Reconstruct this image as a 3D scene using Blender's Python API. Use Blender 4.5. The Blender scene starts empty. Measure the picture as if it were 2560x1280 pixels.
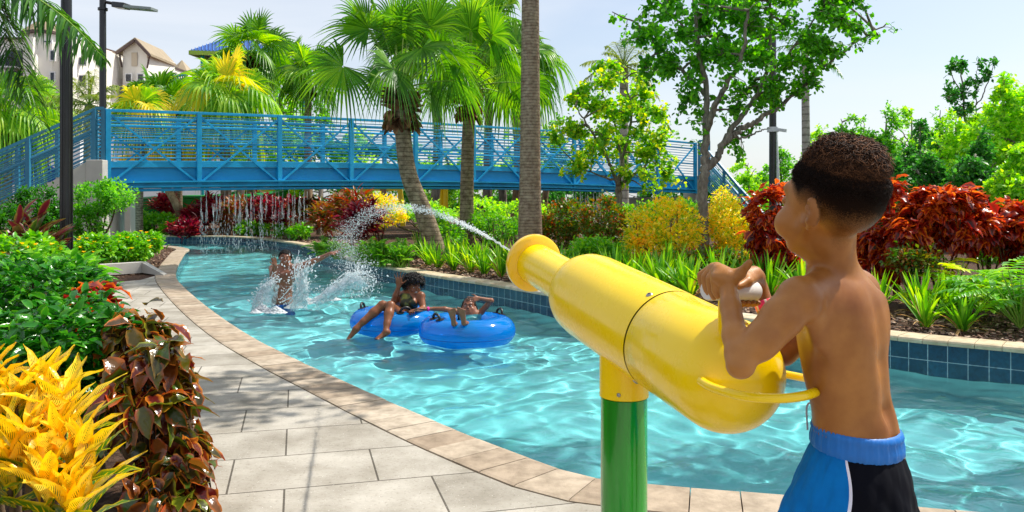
import bpy, bmesh, math, random
import numpy as np
from mathutils import Vector, Matrix
from mathutils.geometry import delaunay_2d_cdt
sc = bpy.context.scene
COL = sc.collection
R = math.radians
# ---------------------------------------------------------------- camera
FPX, HZ, CAMZ = 2009.0, 505.0, 1.2
cam_d = bpy.data.cameras.new('camera'); cam = bpy.data.objects.new('camera', cam_d); COL.objects.link(cam)
cam_d.sensor_width = 36; cam_d.lens = 36 * FPX / 2560; cam_d.shift_y = -(640 - HZ) / 2560
cam.location = (0, 0, CAMZ); cam.rotation_euler = (R(90), 0, 0)
cam_d.clip_start = 0.05; cam_d.clip_end = 3000
sc.camera = cam
# ---------------------------------------------------------------- sun + sky
SUN_AZ, SUN_EL = 26.0, 54.0          # azimuth from +X towards +Y
sd = bpy.data.lights.new('sun', 'SUN'); sun = bpy.data.objects.new('sun', sd); COL.objects.link(sun)
sd.energy = 4.6; sd.angle = R(0.5); sd.color = (1.0, 0.945, 0.86)
sv = Vector((math.cos(R(SUN_EL)) * math.cos(R(SUN_AZ)), math.cos(R(SUN_EL)) * math.sin(R(SUN_AZ)), math.sin(R(SUN_EL))))
sun.rotation_euler = sv.to_track_quat('Z', 'Y').to_euler()
sun.location = (20, 20, 40)
sd.cycles.is_caustics_light = True
w = bpy.data.worlds.new('World'); sc.world = w; w.use_nodes = True
nt = w.node_tree; nt.nodes.clear()
def nn(t, k, **kw):
    n = t.nodes.new(k)
    for a, b in kw.items(): setattr(n, a, b)
    return n
wo = nn(nt, 'ShaderNodeOutputWorld'); bg = nn(nt, 'ShaderNodeBackground'); bg.inputs['Strength'].default_value = 0.13
sky = nn(nt, 'ShaderNodeTexSky', sky_type='NISHITA', sun_disc=False)
sky.sun_elevation = R(SUN_EL); sky.sun_rotation = R(90 - SUN_AZ)
sky.air_density = 1.0; sky.dust_density = 1.6; sky.ozone_density = 1.0
tc = nn(nt, 'ShaderNodeTexCoord'); mp = nn(nt, 'ShaderNodeMapping'); mp.inputs['Scale'].default_value = (1.0, 1.0, 4.5)
mp.inputs['Location'].default_value = (0.9, 0.1, 0.2)
ns = nn(nt, 'ShaderNodeTexNoise'); ns.inputs['Scale'].default_value = 1.5; ns.inputs['Detail'].default_value = 7; ns.inputs['Distortion'].default_value = 0.5
cr = nn(nt, 'ShaderNodeValToRGB'); cr.color_ramp.elements[0].position = 0.30; cr.color_ramp.elements[1].position = 0.72
cr.color_ramp.elements[0].color = (0.30, 0.30, 0.30, 1); cr.color_ramp.elements[1].color = (0.95, 0.95, 0.95, 1)
mx = nn(nt, 'ShaderNodeMix', data_type='RGBA'); mx.inputs[7].default_value = (5.9, 6.15, 6.55, 1)
L = nt.links.new
L(tc.outputs['Generated'], mp.inputs['Vector']); L(mp.outputs[0], ns.inputs['Vector']); L(ns.outputs['Fac'], cr.inputs[0])
L(cr.outputs[0], mx.inputs[0]); L(sky.outputs[0], mx.inputs[6]); L(mx.outputs[2], bg.inputs['Color']); L(bg.outputs[0], wo.inputs['Surface'])
sc.view_settings.view_transform = 'Standard'; sc.view_settings.look = 'None'
sc.view_settings.exposure = 0.3; sc.view_settings.gamma = 1
sc.cycles.max_bounces = 8; sc.cycles.diffuse_bounces = 3; sc.cycles.glossy_bounces = 3
sc.cycles.transmission_bounces = 6; sc.cycles.transparent_max_bounces = 12
sc.cycles.caustics_reflective = False; sc.cycles.caustics_refractive = True
sc.cycles.sample_clamp_indirect = 6.0; sc.cycles.use_denoising = True; sc.cycles.use_adaptive_sampling = True
sc.cycles.adaptive_threshold = 0.02

# ---------------------------------------------------------------- placing helpers (read off the photograph, give world metres)
def P(px, py, d): return np.array(((px - 1280) / FPX * d, d, CAMZ - (py - HZ) / FPX * d))
def G(px, py, z=0.0): return P(px, py, (CAMZ - z) * FPX / (py - HZ))
def RP(rpx, d): return rpx / FPX * d
# ---------------------------------------------------------------- object helpers
def link(o, parent=None):
    COL.objects.link(o)
    if parent is not None: o.parent = parent
    return o
def tag(o, label=None, cat=None, group=None, kind=None):
    if label: o['label'] = label
    if cat: o['category'] = cat
    if group: o['group'] = group
    if kind: o['kind'] = kind
    return o
def empty(name, loc, label, cat, group=None, rz=0.0, kind=None):
    o = bpy.data.objects.new(name, None); o.location = tuple(loc); o.rotation_euler = (0, 0, rz)
    o.empty_display_size = 0.1
    link(o); return tag(o, label, cat, group, kind)
def mesh_obj(name, V, F, mats, parent=None, smooth=True, mi=None, uv=None):
    """V (n,3) ndarray in world (or parent-local) space, F list/array of faces"""
    me = bpy.data.meshes.new(name)
    V = np.asarray(V, dtype=np.float64)
    if parent is not None and not getattr(mesh_obj, 'local', False):
        V = to_local(V, parent)
    if isinstance(F, np.ndarray):
        k = F.shape[1]; nf = len(F)
        me.vertices.add(len(V)); me.vertices.foreach_set('co', V.astype(np.float32).ravel())
        me.loops.add(nf * k); me.loops.foreach_set('vertex_index', F.astype(np.int32).ravel())
        me.polygons.add(nf); me.polygons.foreach_set('loop_start', np.arange(0, nf * k, k, dtype=np.int32))
        me.polygons.foreach_set('loop_total', np.full(nf, k, dtype=np.int32))
        me.update(calc_edges=True)
    else:
        me.from_pydata(V.tolist(), [], [list(f) for f in F])
    if smooth: me.polygons.foreach_set('use_smooth', np.ones(len(me.polygons), dtype=bool))
    for m in (mats if isinstance(mats, (list, tuple)) else [mats]): me.materials.append(m)
    if mi is not None: me.polygons.foreach_set('material_index', np.asarray(mi, dtype=np.int32))
    if uv is not None:
        l = me.uv_layers.new(name='UVMap'); l.data.foreach_set('uv', np.asarray(uv, dtype=np.float32).ravel())
    me.validate(clean_customdata=False)
    o = bpy.data.objects.new(name, me); link(o, parent); return o
def to_local(V, parent):
    M = Matrix.LocRotScale(parent.location, parent.rotation_euler, parent.scale)
    if parent.parent is not None:
        pp = parent.parent; M = Matrix.LocRotScale(pp.location, pp.rotation_euler, pp.scale) @ M
    Mi = np.array(M.inverted())
    return V @ Mi[:3, :3].T + Mi[:3, 3]
class MB:
    """collects shapes of ONE object"""
    def __init__(s): s.v = []; s.f = []; s.n = 0; s.m = []
    def add(s, V, F, m=0):
        V = np.asarray(V, dtype=float); s.v.append(V)
        for f in (F.tolist() if isinstance(F, np.ndarray) else F): s.f.append([i + s.n for i in f]); s.m.append(m)
        s.n += len(V); return s
    def box(s, c, size, rot=None, m=0):
        h = np.array(size) / 2.0
        V = np.array([[x, y, z] for x in (-1, 1) for y in (-1, 1) for z in (-1, 1)]) * h
        if rot is not None: V = V @ np.array(rot).T
        return s.add(V + np.array(c), [(0, 1, 3, 2), (4, 6, 7, 5), (0, 4, 5, 1), (2, 3, 7, 6), (0, 2, 6, 4), (1, 5, 7, 3)], m)
    def bar(s, a, b, wx, wz, m=0, up=(0, 0, 1)):
        """rectangular bar from a to b, wx across, wz along 'up'"""
        a = np.array(a, float); b = np.array(b, float); d = b - a; L_ = np.linalg.norm(d); d = d / L_
        u = np.array(up, float); u = u - d * u.dot(d)
        if np.linalg.norm(u) < 1e-3: u = np.array((1., 0, 0)) - d * d[0]
        u /= np.linalg.norm(u); x = np.cross(d, u)
        return s.box((a + b) / 2, (wx, L_, wz), rot=np.stack([x, d, u], 1), m=m)
    def tube(s, pts, r, n=10, m=0, cap=True, closed=False):
        V, F = tube(pts, r, n, cap, closed); return s.add(V, F, m)
    def lathe(s, prof, a, axis, n=32, m=0):
        V, F = lathe(prof, a, axis, n); return s.add(V, F, m)
    def build(s, name, mats, parent=None, smooth=True, bevel=None):
        o = mesh_obj(name, np.concatenate(s.v), s.f, mats, parent, smooth, s.m)
        if not smooth: pass
        if bevel:
            md = o.modifiers.new('bevel', 'BEVEL'); md.width = bevel; md.segments = 2; md.limit_method = 'ANGLE'
        if smooth: o.data.set_sharp_from_angle(angle=R(38))
        return o
def frames(pts, closed=False):
    p = np.asarray(pts, float); n = len(p)
    t = np.zeros_like(p)
    if closed: t = np.roll(p, -1, 0) - np.roll(p, 1, 0)
    else:
        t[1:-1] = p[2:] - p[:-2]; t[0] = p[1] - p[0]; t[-1] = p[-1] - p[-2]
    t /= np.linalg.norm(t, axis=1)[:, None] + 1e-12
    ref = np.array((0, 0, 1.)) if abs(t[0][2]) < 0.9 else np.array((1., 0, 0))
    u = np.zeros_like(p); u0 = ref - t[0] * ref.dot(t[0]); u[0] = u0 / np.linalg.norm(u0)
    for i in range(1, n):
        q = u[i - 1] - t[i] * u[i - 1].dot(t[i]); u[i] = q / (np.linalg.norm(q) + 1e-12)
    return t, u, np.cross(t, u)
def tube(pts, r, n=10, cap=True, closed=False):
    p = np.asarray(pts, float); k = len(p); r = np.broadcast_to(np.asarray(r, float), (k,))
    t, u, v = frames(p, closed)
    a = np.linspace(0, 2 * np.pi, n, endpoint=False)
    V = p[:, None, :] + r[:, None, None] * (np.cos(a)[None, :, None] * u[:, None, :] + np.sin(a)[None, :, None] * v[:, None, :])
    V = V.reshape(-1, 3); F = []
    for i in range(k if closed else k - 1):
        j = (i + 1) % k
        for q in range(n):
            q2 = (q + 1) % n; F.append((i * n + q, i * n + q2, j * n + q2, j * n + q))
    if cap and not closed:
        F.append(tuple(range(n))[::-1]); F.append(tuple((k - 1) * n + q for q in range(n)))
    return V, F
def lathe(prof, a, axis, n=32):
    """prof: list of (distance along axis, radius)"""
    ax = np.array(axis, float); ax /= np.linalg.norm(ax); a = np.array(a, float)
    ref = np.array((0, 0, 1.)) if abs(ax[2]) < 0.9 else np.array((1., 0, 0))
    u = ref - ax * ref.dot(ax); u /= np.linalg.norm(u); v = np.cross(ax, u)
    an = np.linspace(0, 2 * np.pi, n, endpoint=False); V = []; F = []
    for (s, r) in prof:
        for q in an: V.append(a + ax * s + r * (math.cos(q) * u + math.sin(q) * v))
    for i in range(len(prof) - 1):
        for q in range(n):
            q2 = (q + 1) % n; F.append((i * n + q, i * n + q2, (i + 1) * n + q2, (i + 1) * n + q))
    return np.array(V), F
def cr_spline(pts, n=8):
    """Catmull-Rom resample of control points (any dim)"""
    p = np.asarray(pts, float); p = np.vstack([2 * p[0] - p[1], p, 2 * p[-1] - p[-2]]); out = []
    for i in range(1, len(p) - 2):
        for t in np.linspace(0, 1, n, endpoint=False):
            a, b, c, d = p[i - 1], p[i], p[i + 1], p[i + 2]
            out.append(0.5 * ((2 * b) + (-a + c) * t + (2 * a - 5 * b + 4 * c - d) * t * t + (-a + 3 * b - 3 * c + d) * t ** 3))
    out.append(p[-2]); return np.array(out)
def even(pts, step):
    p = np.asarray(pts, float); s = np.r_[0, np.cumsum(np.linalg.norm(np.diff(p, axis=0), axis=1))]
    n = max(2, int(round(s[-1] / step)) + 1); q = np.linspace(0, s[-1], n)
    return np.stack([np.interp(q, s, p[:, i]) for i in range(p.shape[1])], 1), q
# ---------------------------------------------------------------- materials
def srgb(h):
    if isinstance(h, str):
        c = [int(h[i:i + 2], 16) / 255 for i in (0, 2, 4)]
        return tuple((x / 12.92 if x <= 0.04045 else ((x + 0.055) / 1.055) ** 2.4) for x in c)
    return h
def base_mat(name):
    m = bpy.data.materials.new(name); m.use_nodes = True; t = m.node_tree
    p = t.nodes['Principled BSDF']; return m, t, p
def setp(p, **kw):
    mp_ = dict(rough='Roughness', metal='Metallic', spec='Specular IOR Level', coat='Coat Weight', coatr='Coat Roughness', sss='Subsurface Weight',
              trans='Transmission Weight', ior='IOR', sheen='Sheen Weight', alpha='Alpha')
    for k, v in kw.items(): p.inputs[mp_[k]].default_value = v
def ramp(t, cols, pos=None, interp='LINEAR'):
    r = nn(t, 'ShaderNodeValToRGB'); e = r.color_ramp; e.interpolation = interp
    n = len(cols); pos = pos or [i / max(1, n - 1) for i in range(n)]
    while len(e.elements) < n: e.elements.new(0.5)
    for i in range(n): e.elements[i].position = pos[i]; e.elements[i].color = (*srgb(cols[i]), 1)
    return r
def noise(t, scale, detail=4, rough=0.55, coord='Object', vec=None, dist=0.0, mapscale=None):
    c = nn(t, 'ShaderNodeTexCoord'); n = nn(t, 'ShaderNodeTexNoise'); n.inputs['Scale'].default_value = scale
    n.inputs['Detail'].default_value = detail; n.inputs['Roughness'].default_value = rough; n.inputs['Distortion'].default_value = dist
    src = c.outputs[coord]
    if mapscale:
        mm = nn(t, 'ShaderNodeMapping'); mm.inputs['Scale'].default_value = mapscale; t.links.new(src, mm.inputs[0]); src = mm.outputs[0]
    t.links.new(src, n.inputs['Vector']); return n
def bump(t, p, h, strength=0.3, dist=0.01):
    b = nn(t, 'ShaderNodeBump'); b.inputs['Strength'].default_value = strength; b.inputs['Distance'].default_value = dist
    t.links.new(h, b.inputs['Height']); t.links.new(b.outputs[0], p.inputs['Normal']); return b
_mats = {}
def plain(name, col, rough=0.5, var=0.12, scale=6.0, bmp=0.0, bscale=60, **kw):
    """solid paint/stone with soft large-scale variation"""
    if name in _mats: return _mats[name]
    m, t, p = base_mat(name); c = np.array(srgb(col))
    n = noise(t, scale); r = ramp(t, [tuple(c * (1 - var)), tuple(np.minimum(1, c * (1 + var)))], [0.35, 0.65])
    t.links.new(n.outputs['Fac'], r.inputs[0]); t.links.new(r.outputs[0], p.inputs['Base Color'])
    setp(p, rough=rough, **kw)
    nr_ = noise(t, scale * 5 + 4, 5, 0.7); mr_ = nn(t, 'ShaderNodeMapRange'); mr_.inputs['From Min'].default_value = 0.35; mr_.inputs['From Max'].default_value = 0.7
    mr_.inputs['To Min'].default_value = rough * 0.8; mr_.inputs['To Max'].default_value = min(1, rough + 0.16); t.links.new(nr_.outputs['Fac'], mr_.inputs['Value']); t.links.new(mr_.outputs[0], p.inputs['Roughness'])
    if bmp: bump(t, p, noise(t, bscale).outputs['Fac'], bmp, 0.01)
    _mats[name] = m; return m
def leafmat(name, cols, rough=0.42, transl=0.40, gain=1.35, tcol=None, spec=0.45, spots=None, big=0.5, bigcols=None):
    """foliage: colour by random leaf plus larger clumps of age; thin, lets light through"""
    if name in _mats: return _mats[name]
    m, t, p = base_mat(name)
    g = nn(t, 'ShaderNodeNewGeometry'); n = noise(t, big * 3, 2)
    r = ramp(t, cols); a = nn(t, 'ShaderNodeMath', operation='MULTIPLY_ADD'); a.inputs[1].default_value = 0.9; a.inputs[2].default_value = -0.45
    b = nn(t, 'ShaderNodeMath', operation='MULTIPLY_ADD'); b.inputs[1].default_value = 1.3; b.use_clamp = True
    s = nn(t, 'ShaderNodeMath', operation='ADD'); s.inputs[1].default_value = -0.15
    t.links.new(g.outputs['Random Per Island'], a.inputs[0]); t.links.new(n.outputs['Fac'], b.inputs[0])
    t.links.new(a.outputs[0], s.inputs[0]); t.links.new(s.outputs[0], b.inputs[2]); t.links.new(b.outputs[0], r.inputs[0])
    col = r.outputs[0]
    if spots:   # irregular markings of the leaf itself
        sn = noise(t, spots[1], 3, 0.6); sr = ramp(t, ['000000', 'FFFFFF'], [spots[2], spots[2] + 0.06])
        t.links.new(sn.outputs['Fac'], sr.inputs[0]); q = nn(t, 'ShaderNodeMix', data_type='RGBA')
        t.links.new(sr.outputs[0], q.inputs[0]); t.links.new(col, q.inputs[6]); q.inputs[7].default_value = (*srgb(spots[0]), 1); col = q.outputs[2]
    gn = nn(t, 'ShaderNodeHueSaturation'); gn.inputs['Value'].default_value = gain; gn.inputs['Hue'].default_value = 0.492; gn.inputs['Saturation'].default_value = 0.97; t.links.new(col, gn.inputs['Color']); col = gn.outputs[0]
    t.links.new(col, p.inputs['Base Color']); setp(p, rough=rough, spec=spec)
    tr = nn(t, 'ShaderNodeBsdfTranslucent'); hs = nn(t, 'ShaderNodeHueSaturation'); hs.inputs['Saturation'].default_value = 1.15
    hs.inputs['Value'].default_value = 1.5; hs.inputs['Hue'].default_value = 0.492
    t.links.new(col, hs.inputs['Color']); t.links.new(hs.outputs[0], tr.inputs['Color'])
    ms = nn(t, 'ShaderNodeMixShader'); ms.inputs[0].default_value = transl
    t.links.new(p.outputs[0], ms.inputs[1]); t.links.new(tr.outputs[0], ms.inputs[2])
    t.links.new(ms.outputs[0], t.nodes['Material Output'].inputs['Surface'])
    _mats[name] = m; return m
def barkmat(name, c1, c2, scale=14, ring=0.0, bmp=0.6):
    if name in _mats: return _mats[name]
    m, t, p = base_mat(name)
    n = noise(t, scale, 5, 0.65, mapscale=(1, 1, 0.35 if not ring else 1.0)); r = ramp(t, [c1, c2], [0.35, 0.68])
    t.links.new(n.outputs['Fac'], r.inputs[0]); col = r.outputs[0]; h = n.outputs['Fac']
    if ring:
        c = nn(t, 'ShaderNodeTexCoord'); wv = nn(t, 'ShaderNodeTexWave', wave_type='BANDS', bands_direction='Z', wave_profile='SAW')
        wv.inputs['Scale'].default_value = ring; wv.inputs['Distortion'].default_value = 1.6; wv.inputs['Detail'].default_value = 3; wv.inputs['Detail Scale'].default_value = 2.0
        t.links.new(c.outputs['Object'], wv.inputs['Vector'])
        wr = ramp(t, ['5C5048', 'FFFFFF'], [0.0, 0.3]); t.links.new(wv.outputs['Fac'], wr.inputs[0])
        q = nn(t, 'ShaderNodeMix', data_type='RGBA', blend_type='MULTIPLY'); q.inputs[0].default_value = 0.75
        t.links.new(col, q.inputs[6]); t.links.new(wr.outputs[0], q.inputs[7]); col = q.outputs[2]
        ad = nn(t, 'ShaderNodeMath', operation='MULTIPLY_ADD'); ad.inputs[1].default_value = 1.2
        t.links.new(wv.outputs['Fac'], ad.inputs[0]); t.links.new(n.outputs['Fac'], ad.inputs[2]); h = ad.outputs[0]
    t.links.new(col, p.inputs['Base Color']); setp(p, rough=0.85, spec=0.2); bump(t, p, h, bmp, 0.02)
    _mats[name] = m; return m
# ================================================================ bodies: one continuous surface from a blended distance field
class Body:
    def __init__(s, lo, hi, h):
        s.h = h; s.lo = np.array(lo, float); s.n = np.ceil((np.array(hi) - s.lo) / h).astype(int) + 1
        s.F = np.full(tuple(s.n), 0.5, np.float32)
    def _box(s, lo, hi, pad):
        a = np.clip(np.floor((lo - pad - s.lo) / s.h).astype(int), 0, s.n); b = np.clip(np.ceil((hi + pad - s.lo) / s.h).astype(int) + 1, 0, s.n)
        if (b <= a).any(): return None, None
        g = [s.lo[i] + s.h * np.arange(a[i], b[i]) for i in range(3)]
        Pp = np.stack(np.meshgrid(*g, indexing='ij'), -1).astype(np.float32)
        return (slice(a[0], b[0]), slice(a[1], b[1]), slice(a[2], b[2])), Pp
    def _mix(s, sl, d, k, sub=False):
        A = s.F[sl]
        if sub: d = -d; B = -A
        else: B = A
        if k > 0:
            hh = np.maximum(k - np.abs(B - d), 0) / k if not sub else np.maximum(k - np.abs(B - (-d) * -1), 0) / k
            res = np.minimum(B, d) - hh * hh * k * 0.25 if not sub else None
        else: res = np.minimum(B, d)
        if sub:
            # smooth subtraction: max(A, -shape)
            e = d; hh = np.maximum(k - np.abs(A - e), 0) / max(k, 1e-6); res = np.maximum(A, e) + hh * hh * k * 0.25
        s.F[sl] = res
    def cap(s, a, b, ra, rb=None, k=0.01, sub=False, flat=None):
        """tapered capsule"""
        rb = ra if rb is None else rb; a = np.array(a, float); b = np.array(b, float); m_ = max(ra, rb)
        sl, Pp = s._box(np.minimum(a, b) - m_, np.maximum(a, b) + m_, k + 2 * s.h)
        if sl is None: return s
        ab = b - a; t_ = np.clip(((Pp - a) @ ab) / max(ab @ ab, 1e-9), 0, 1)
        d = np.linalg.norm(Pp - (a + t_[..., None] * ab), axis=-1) - (ra + (rb - ra) * t_)
        s._mix(sl, d.astype(np.float32), k, sub); return s
    def ell(s, c, r, rot=None, k=0.01, sub=False):
        """ellipsoid; rot = 3x3 with the axes as columns"""
        c = np.array(c, float); r = np.array(r, float); m_ = r.max()
        sl, Pp = s._box(c - m_, c + m_, k + 2 * s.h)
        if sl is None: return s
        q = Pp - c
        if rot is not None: q = q @ np.array(rot)
        k0 = np.linalg.norm(q / r, axis=-1); k1 = np.linalg.norm(q / (r * r), axis=-1) + 1e-9
        s._mix(sl, (k0 * (k0 - 1) / k1).astype(np.float32), k, sub); return s
    def chain(s, pts, rs_, k=0.01, sub=False):
        for i in range(len(pts) - 1): s.cap(pts[i], pts[i + 1], rs_[i], rs_[i + 1], k, sub)
        return s
    def mesh(s, smooth=2):
        V, F = surface_nets(s.F, s.lo, s.h); return relax(V, F, smooth)
def surface_nets(Fd, lo, h):
    S = Fd < 0; nx, ny, nz = Fd.shape
    c = [S[i:nx - 1 + i, j:ny - 1 + j, k:nz - 1 + k] for i in (0, 1) for j in (0, 1) for k in (0, 1)]
    sm = sum(x.astype(np.int8) for x in c); act = (sm > 0) & (sm < 8)
    I = np.argwhere(act); vid = np.full(act.shape, -1, np.int64); vid[act] = np.arange(len(I))
    acc = np.zeros((len(I), 3)); cnt = np.zeros(len(I))
    corners = [(i, j, k) for i in (0, 1) for j in (0, 1) for k in (0, 1)]
    for a in corners:
        for ax_ in range(3):
            if a[ax_] == 1: continue
            b = list(a); b[ax_] = 1
            fa = Fd[I[:, 0] + a[0], I[:, 1] + a[1], I[:, 2] + a[2]]; fb = Fd[I[:, 0] + b[0], I[:, 1] + b[1], I[:, 2] + b[2]]
            mk = (fa < 0) != (fb < 0); t_ = np.where(mk, fa / np.where(mk, fa - fb, 1), 0)
            for q in range(3): acc[:, q] += np.where(mk, a[q] + (t_ if q == ax_ else 0), 0)
            cnt += mk
    V = lo + h * (I + acc / cnt[:, None]); Fs = []
    for ax_ in range(3):
        sl0 = [slice(None)] * 3; sl1 = [slice(None)] * 3; sl0[ax_] = slice(0, -1); sl1[ax_] = slice(1, None)
        e = S[tuple(sl0)] != S[tuple(sl1)]; E_ = np.argwhere(e); neg = S[tuple(sl0)][e]
        o1, o2 = [(1, 2), (2, 0), (0, 1)][ax_]
        ok = (E_[:, o1] > 0) & (E_[:, o2] > 0) & (E_[:, o1] < Fd.shape[o1] - 1) & (E_[:, o2] < Fd.shape[o2] - 1)
        E_ = E_[ok]; neg = neg[ok]
        def g(d1, d2):
            q = E_.copy(); q[:, o1] -= d1; q[:, o2] -= d2; return vid[q[:, 0], q[:, 1], q[:, 2]]
        f = np.stack([g(1, 1), g(0, 1), g(0, 0), g(1, 0)], 1); f[~neg] = f[~neg][:, ::-1]; Fs.append(f)
    return V, np.vstack(Fs)
def relax(V, F, it):
    if not it: return V, F
    e = np.vstack([F[:, [0, 1]], F[:, [1, 2]], F[:, [2, 3]], F[:, [3, 0]]]); n = len(V)
    for _ in range(it):
        acc = np.zeros_like(V); cnt = np.zeros(n)
        for a, b in ((0, 1), (1, 0)):
            for q in range(3): acc[:, q] += np.bincount(e[:, a], V[e[:, b], q], n)
            cnt += np.bincount(e[:, a], minlength=n)
        V = V * 0.45 + 0.55 * acc / cnt[:, None]
    return V, F
def axes(fwd, up=(0, 0, 1)):
    """3x3 columns: right, forward, up"""
    f = np.array(fwd, float); f /= np.linalg.norm(f); u = np.array(up, float); r = np.cross(f, u); r /= np.linalg.norm(r); u = np.cross(r, f)
    return np.stack([r, f, u], 1)
def skinmat(name, c1, c2, rough=0.5, sss=0.12, hair=None, scale=5, spec=0.35, fade=None):
    m, t, p = base_mat(name); n = noise(t, scale, 4, 0.6); r = ramp(t, [c1, c2], [0.35, 0.65]); t.links.new(n.outputs['Fac'], r.inputs[0]); col = r.outputs[0]
    if fade:  # cropped hair on the scalp: mask stored on the mesh
        at = nn(t, 'ShaderNodeAttribute', attribute_name='hair'); n2 = noise(t, 420, 3, 0.8); 
        a1 = nn(t, 'ShaderNodeMath', operation='MULTIPLY_ADD'); a1.inputs[1].default_value = 0.9; a1.inputs[2].default_value = -0.45
        t.links.new(n2.outputs['Fac'], a1.inputs[0]); a2 = nn(t, 'ShaderNodeMath', operation='ADD'); t.links.new(at.outputs['Fac'], a2.inputs[0]); t.links.new(a1.outputs[0], a2.inputs[1])
        rr_ = ramp(t, ['000000', 'FFFFFF'], [0.06, 0.80]); t.links.new(a2.outputs[0], rr_.inputs[0])
        q = nn(t, 'ShaderNodeMix', data_type='RGBA'); t.links.new(rr_.outputs[0], q.inputs[0]); t.links.new(col, q.inputs[6]); sp2 = nn(t, 'ShaderNodeMath', operation='MULTIPLY_ADD'); sp2.inputs[1].default_value = -0.33; sp2.inputs[2].default_value = 0.35; t.links.new(rr_.outputs[0], sp2.inputs[0]); t.links.new(sp2.outputs[0], p.inputs['Specular IOR Level']); q.inputs[7].default_value = (*srgb(fade), 1); col = q.outputs[2]
        bump(t, p, n2.outputs['Fac'], 0.25, 0.002)
    else:
        bump(t, p, noise(t, 260, 3, 0.7).outputs['Fac'], 0.10, 0.002)
    t.links.new(col, p.inputs['Base Color']); setp(p, rough=rough, sss=sss, **({} if fade else dict(spec=spec)))
    p.inputs['Subsurface Radius'].default_value = (1.0, 0.4, 0.2); p.inputs['Subsurface Scale'].default_value = 0.008
    return m
def curls(name, base, nrm, mat, parent, length=(0.02, 0.035), rad=0.0032, turns=1.3, thick=0.0011, seed=0, lean=None):
    """tight curls: one little coiled strand per root point, one mesh"""
    rs = np.random.RandomState(seed); n = len(base); K = 13; tt = np.linspace(0, 1, K)
    d = nrm + rs.randn(n, 3) * 0.35; 
    if lean is not None: d = d + lean
    d /= np.linalg.norm(d, axis=1)[:, None]; ref = rs.randn(n, 3); u = np.cross(d, ref); u /= np.linalg.norm(u, axis=1)[:, None]; v = np.cross(d, u)
    Ls = length[0] + (length[1] - length[0]) * rs.rand(n); ph = rs.rand(n) * 6.28; tn = turns * (0.7 + 0.6 * rs.rand(n)) * 6.28; rr = rad * (0.7 + 0.7 * rs.rand(n))
    a = ph[:, None] + tn[:, None] * tt[None]; env = np.sin(np.minimum(tt * 2.2, np.pi / 2))[None]
    C = base[:, None] + d[:, None] * (Ls[:, None] * tt[None])[..., None] + (rr[:, None] * env)[..., None] * (np.cos(a)[..., None] * u[:, None] + np.sin(a)[..., None] * v[:, None])
    C[:, :, 2] -= 0.25 * Ls[:, None] * tt[None] ** 2
    T = np.gradient(C, axis=1); T /= np.linalg.norm(T, axis=2)[..., None] + 1e-9
    U = np.cross(T, d[:, None] + 0.01); U /= np.linalg.norm(U, axis=2)[..., None] + 1e-9; W = np.cross(T, U)
    th = (thick * (1 - 0.55 * tt))[None, :, None]
    ring = [C + th * (math.cos(q) * U + math.sin(q) * W) for q in (0, 2.094, 4.189)]
    V = np.stack(ring, 2).reshape(-1, 3); base_i = (np.arange(n) * K * 3)[:, None, None, None]
    F = np.array([[[k * 3 + q, k * 3 + (q + 1) % 3, k * 3 + 3 + (q + 1) % 3, k * 3 + 3 + q] for q in range(3)] for k in range(K - 1)])[None] + base_i
    return mesh_obj(name, V, F.reshape(-1, 4), mat, parent)
def hand(B, wrist, fdir, palm, size=1.0, thumb=1, curl=(0.3, 0.3, 0.3, 0.3), spread=0.25, k=0.006, tcurl=0.3, tout=0.8):
    """open or curled hand: wrist point, finger direction, palm normal; thumb=+1/-1 picks the thumb's side"""
    f = np.array(fdir, float); f /= np.linalg.norm(f); n = np.array(palm, float); n -= f * n.dot(f); n /= np.linalg.norm(n); s = np.cross(f, n) * thumb
    w = np.array(wrist, float); S = size
    for o in (-0.026, -0.009, 0.009, 0.026): B.cap(w + s * o * 0.6 * S, w + f * 0.078 * S + s * o * S, 0.013 * S, 0.0105 * S, k)
    B.cap(w + f * 0.01 * S, w + f * 0.05 * S + s * 0.024 * S, 0.015 * S, 0.012 * S, k)
    Ls = (0.060, 0.074, 0.080, 0.072)
    for i, o in enumerate((-0.029, -0.010, 0.010, 0.029)):
        a = w + f * (0.082 - 0.004 * (i == 0)) * S + s * o * S; ang = o / 0.03 * spread; c = curl[i]; L_ = Ls[i] * S; r = (0.0078 if i else 0.0068) * S
        d0 = f * math.cos(ang) + s * math.sin(ang)
        for j, (fr_, cc) in enumerate(((0.45, c * 0.6), (0.30, c * 1.7), (0.25, c * 2.5))):
            d = d0 * math.cos(cc) + n * math.sin(cc); b_ = a + d * L_ * fr_; B.cap(a, b_, r * (1 - 0.08 * j), r * (0.93 - 0.08 * j), 0.0025 * S if j else 0.005 * S); a = b_
    a = w + f * 0.022 * S + s * 0.022 * S; d = f * 0.65 + s * tout + n * 0.15; d /= np.linalg.norm(d); b_ = a + d * 0.045 * S; B.cap(a, b_, 0.0125 * S, 0.0095 * S, k)
    d = d + n * tcurl + f * 0.35; d /= np.linalg.norm(d); B.cap(b_, b_ + d * 0.03 * S, 0.0093 * S, 0.0075 * S, 0.003)
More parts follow.
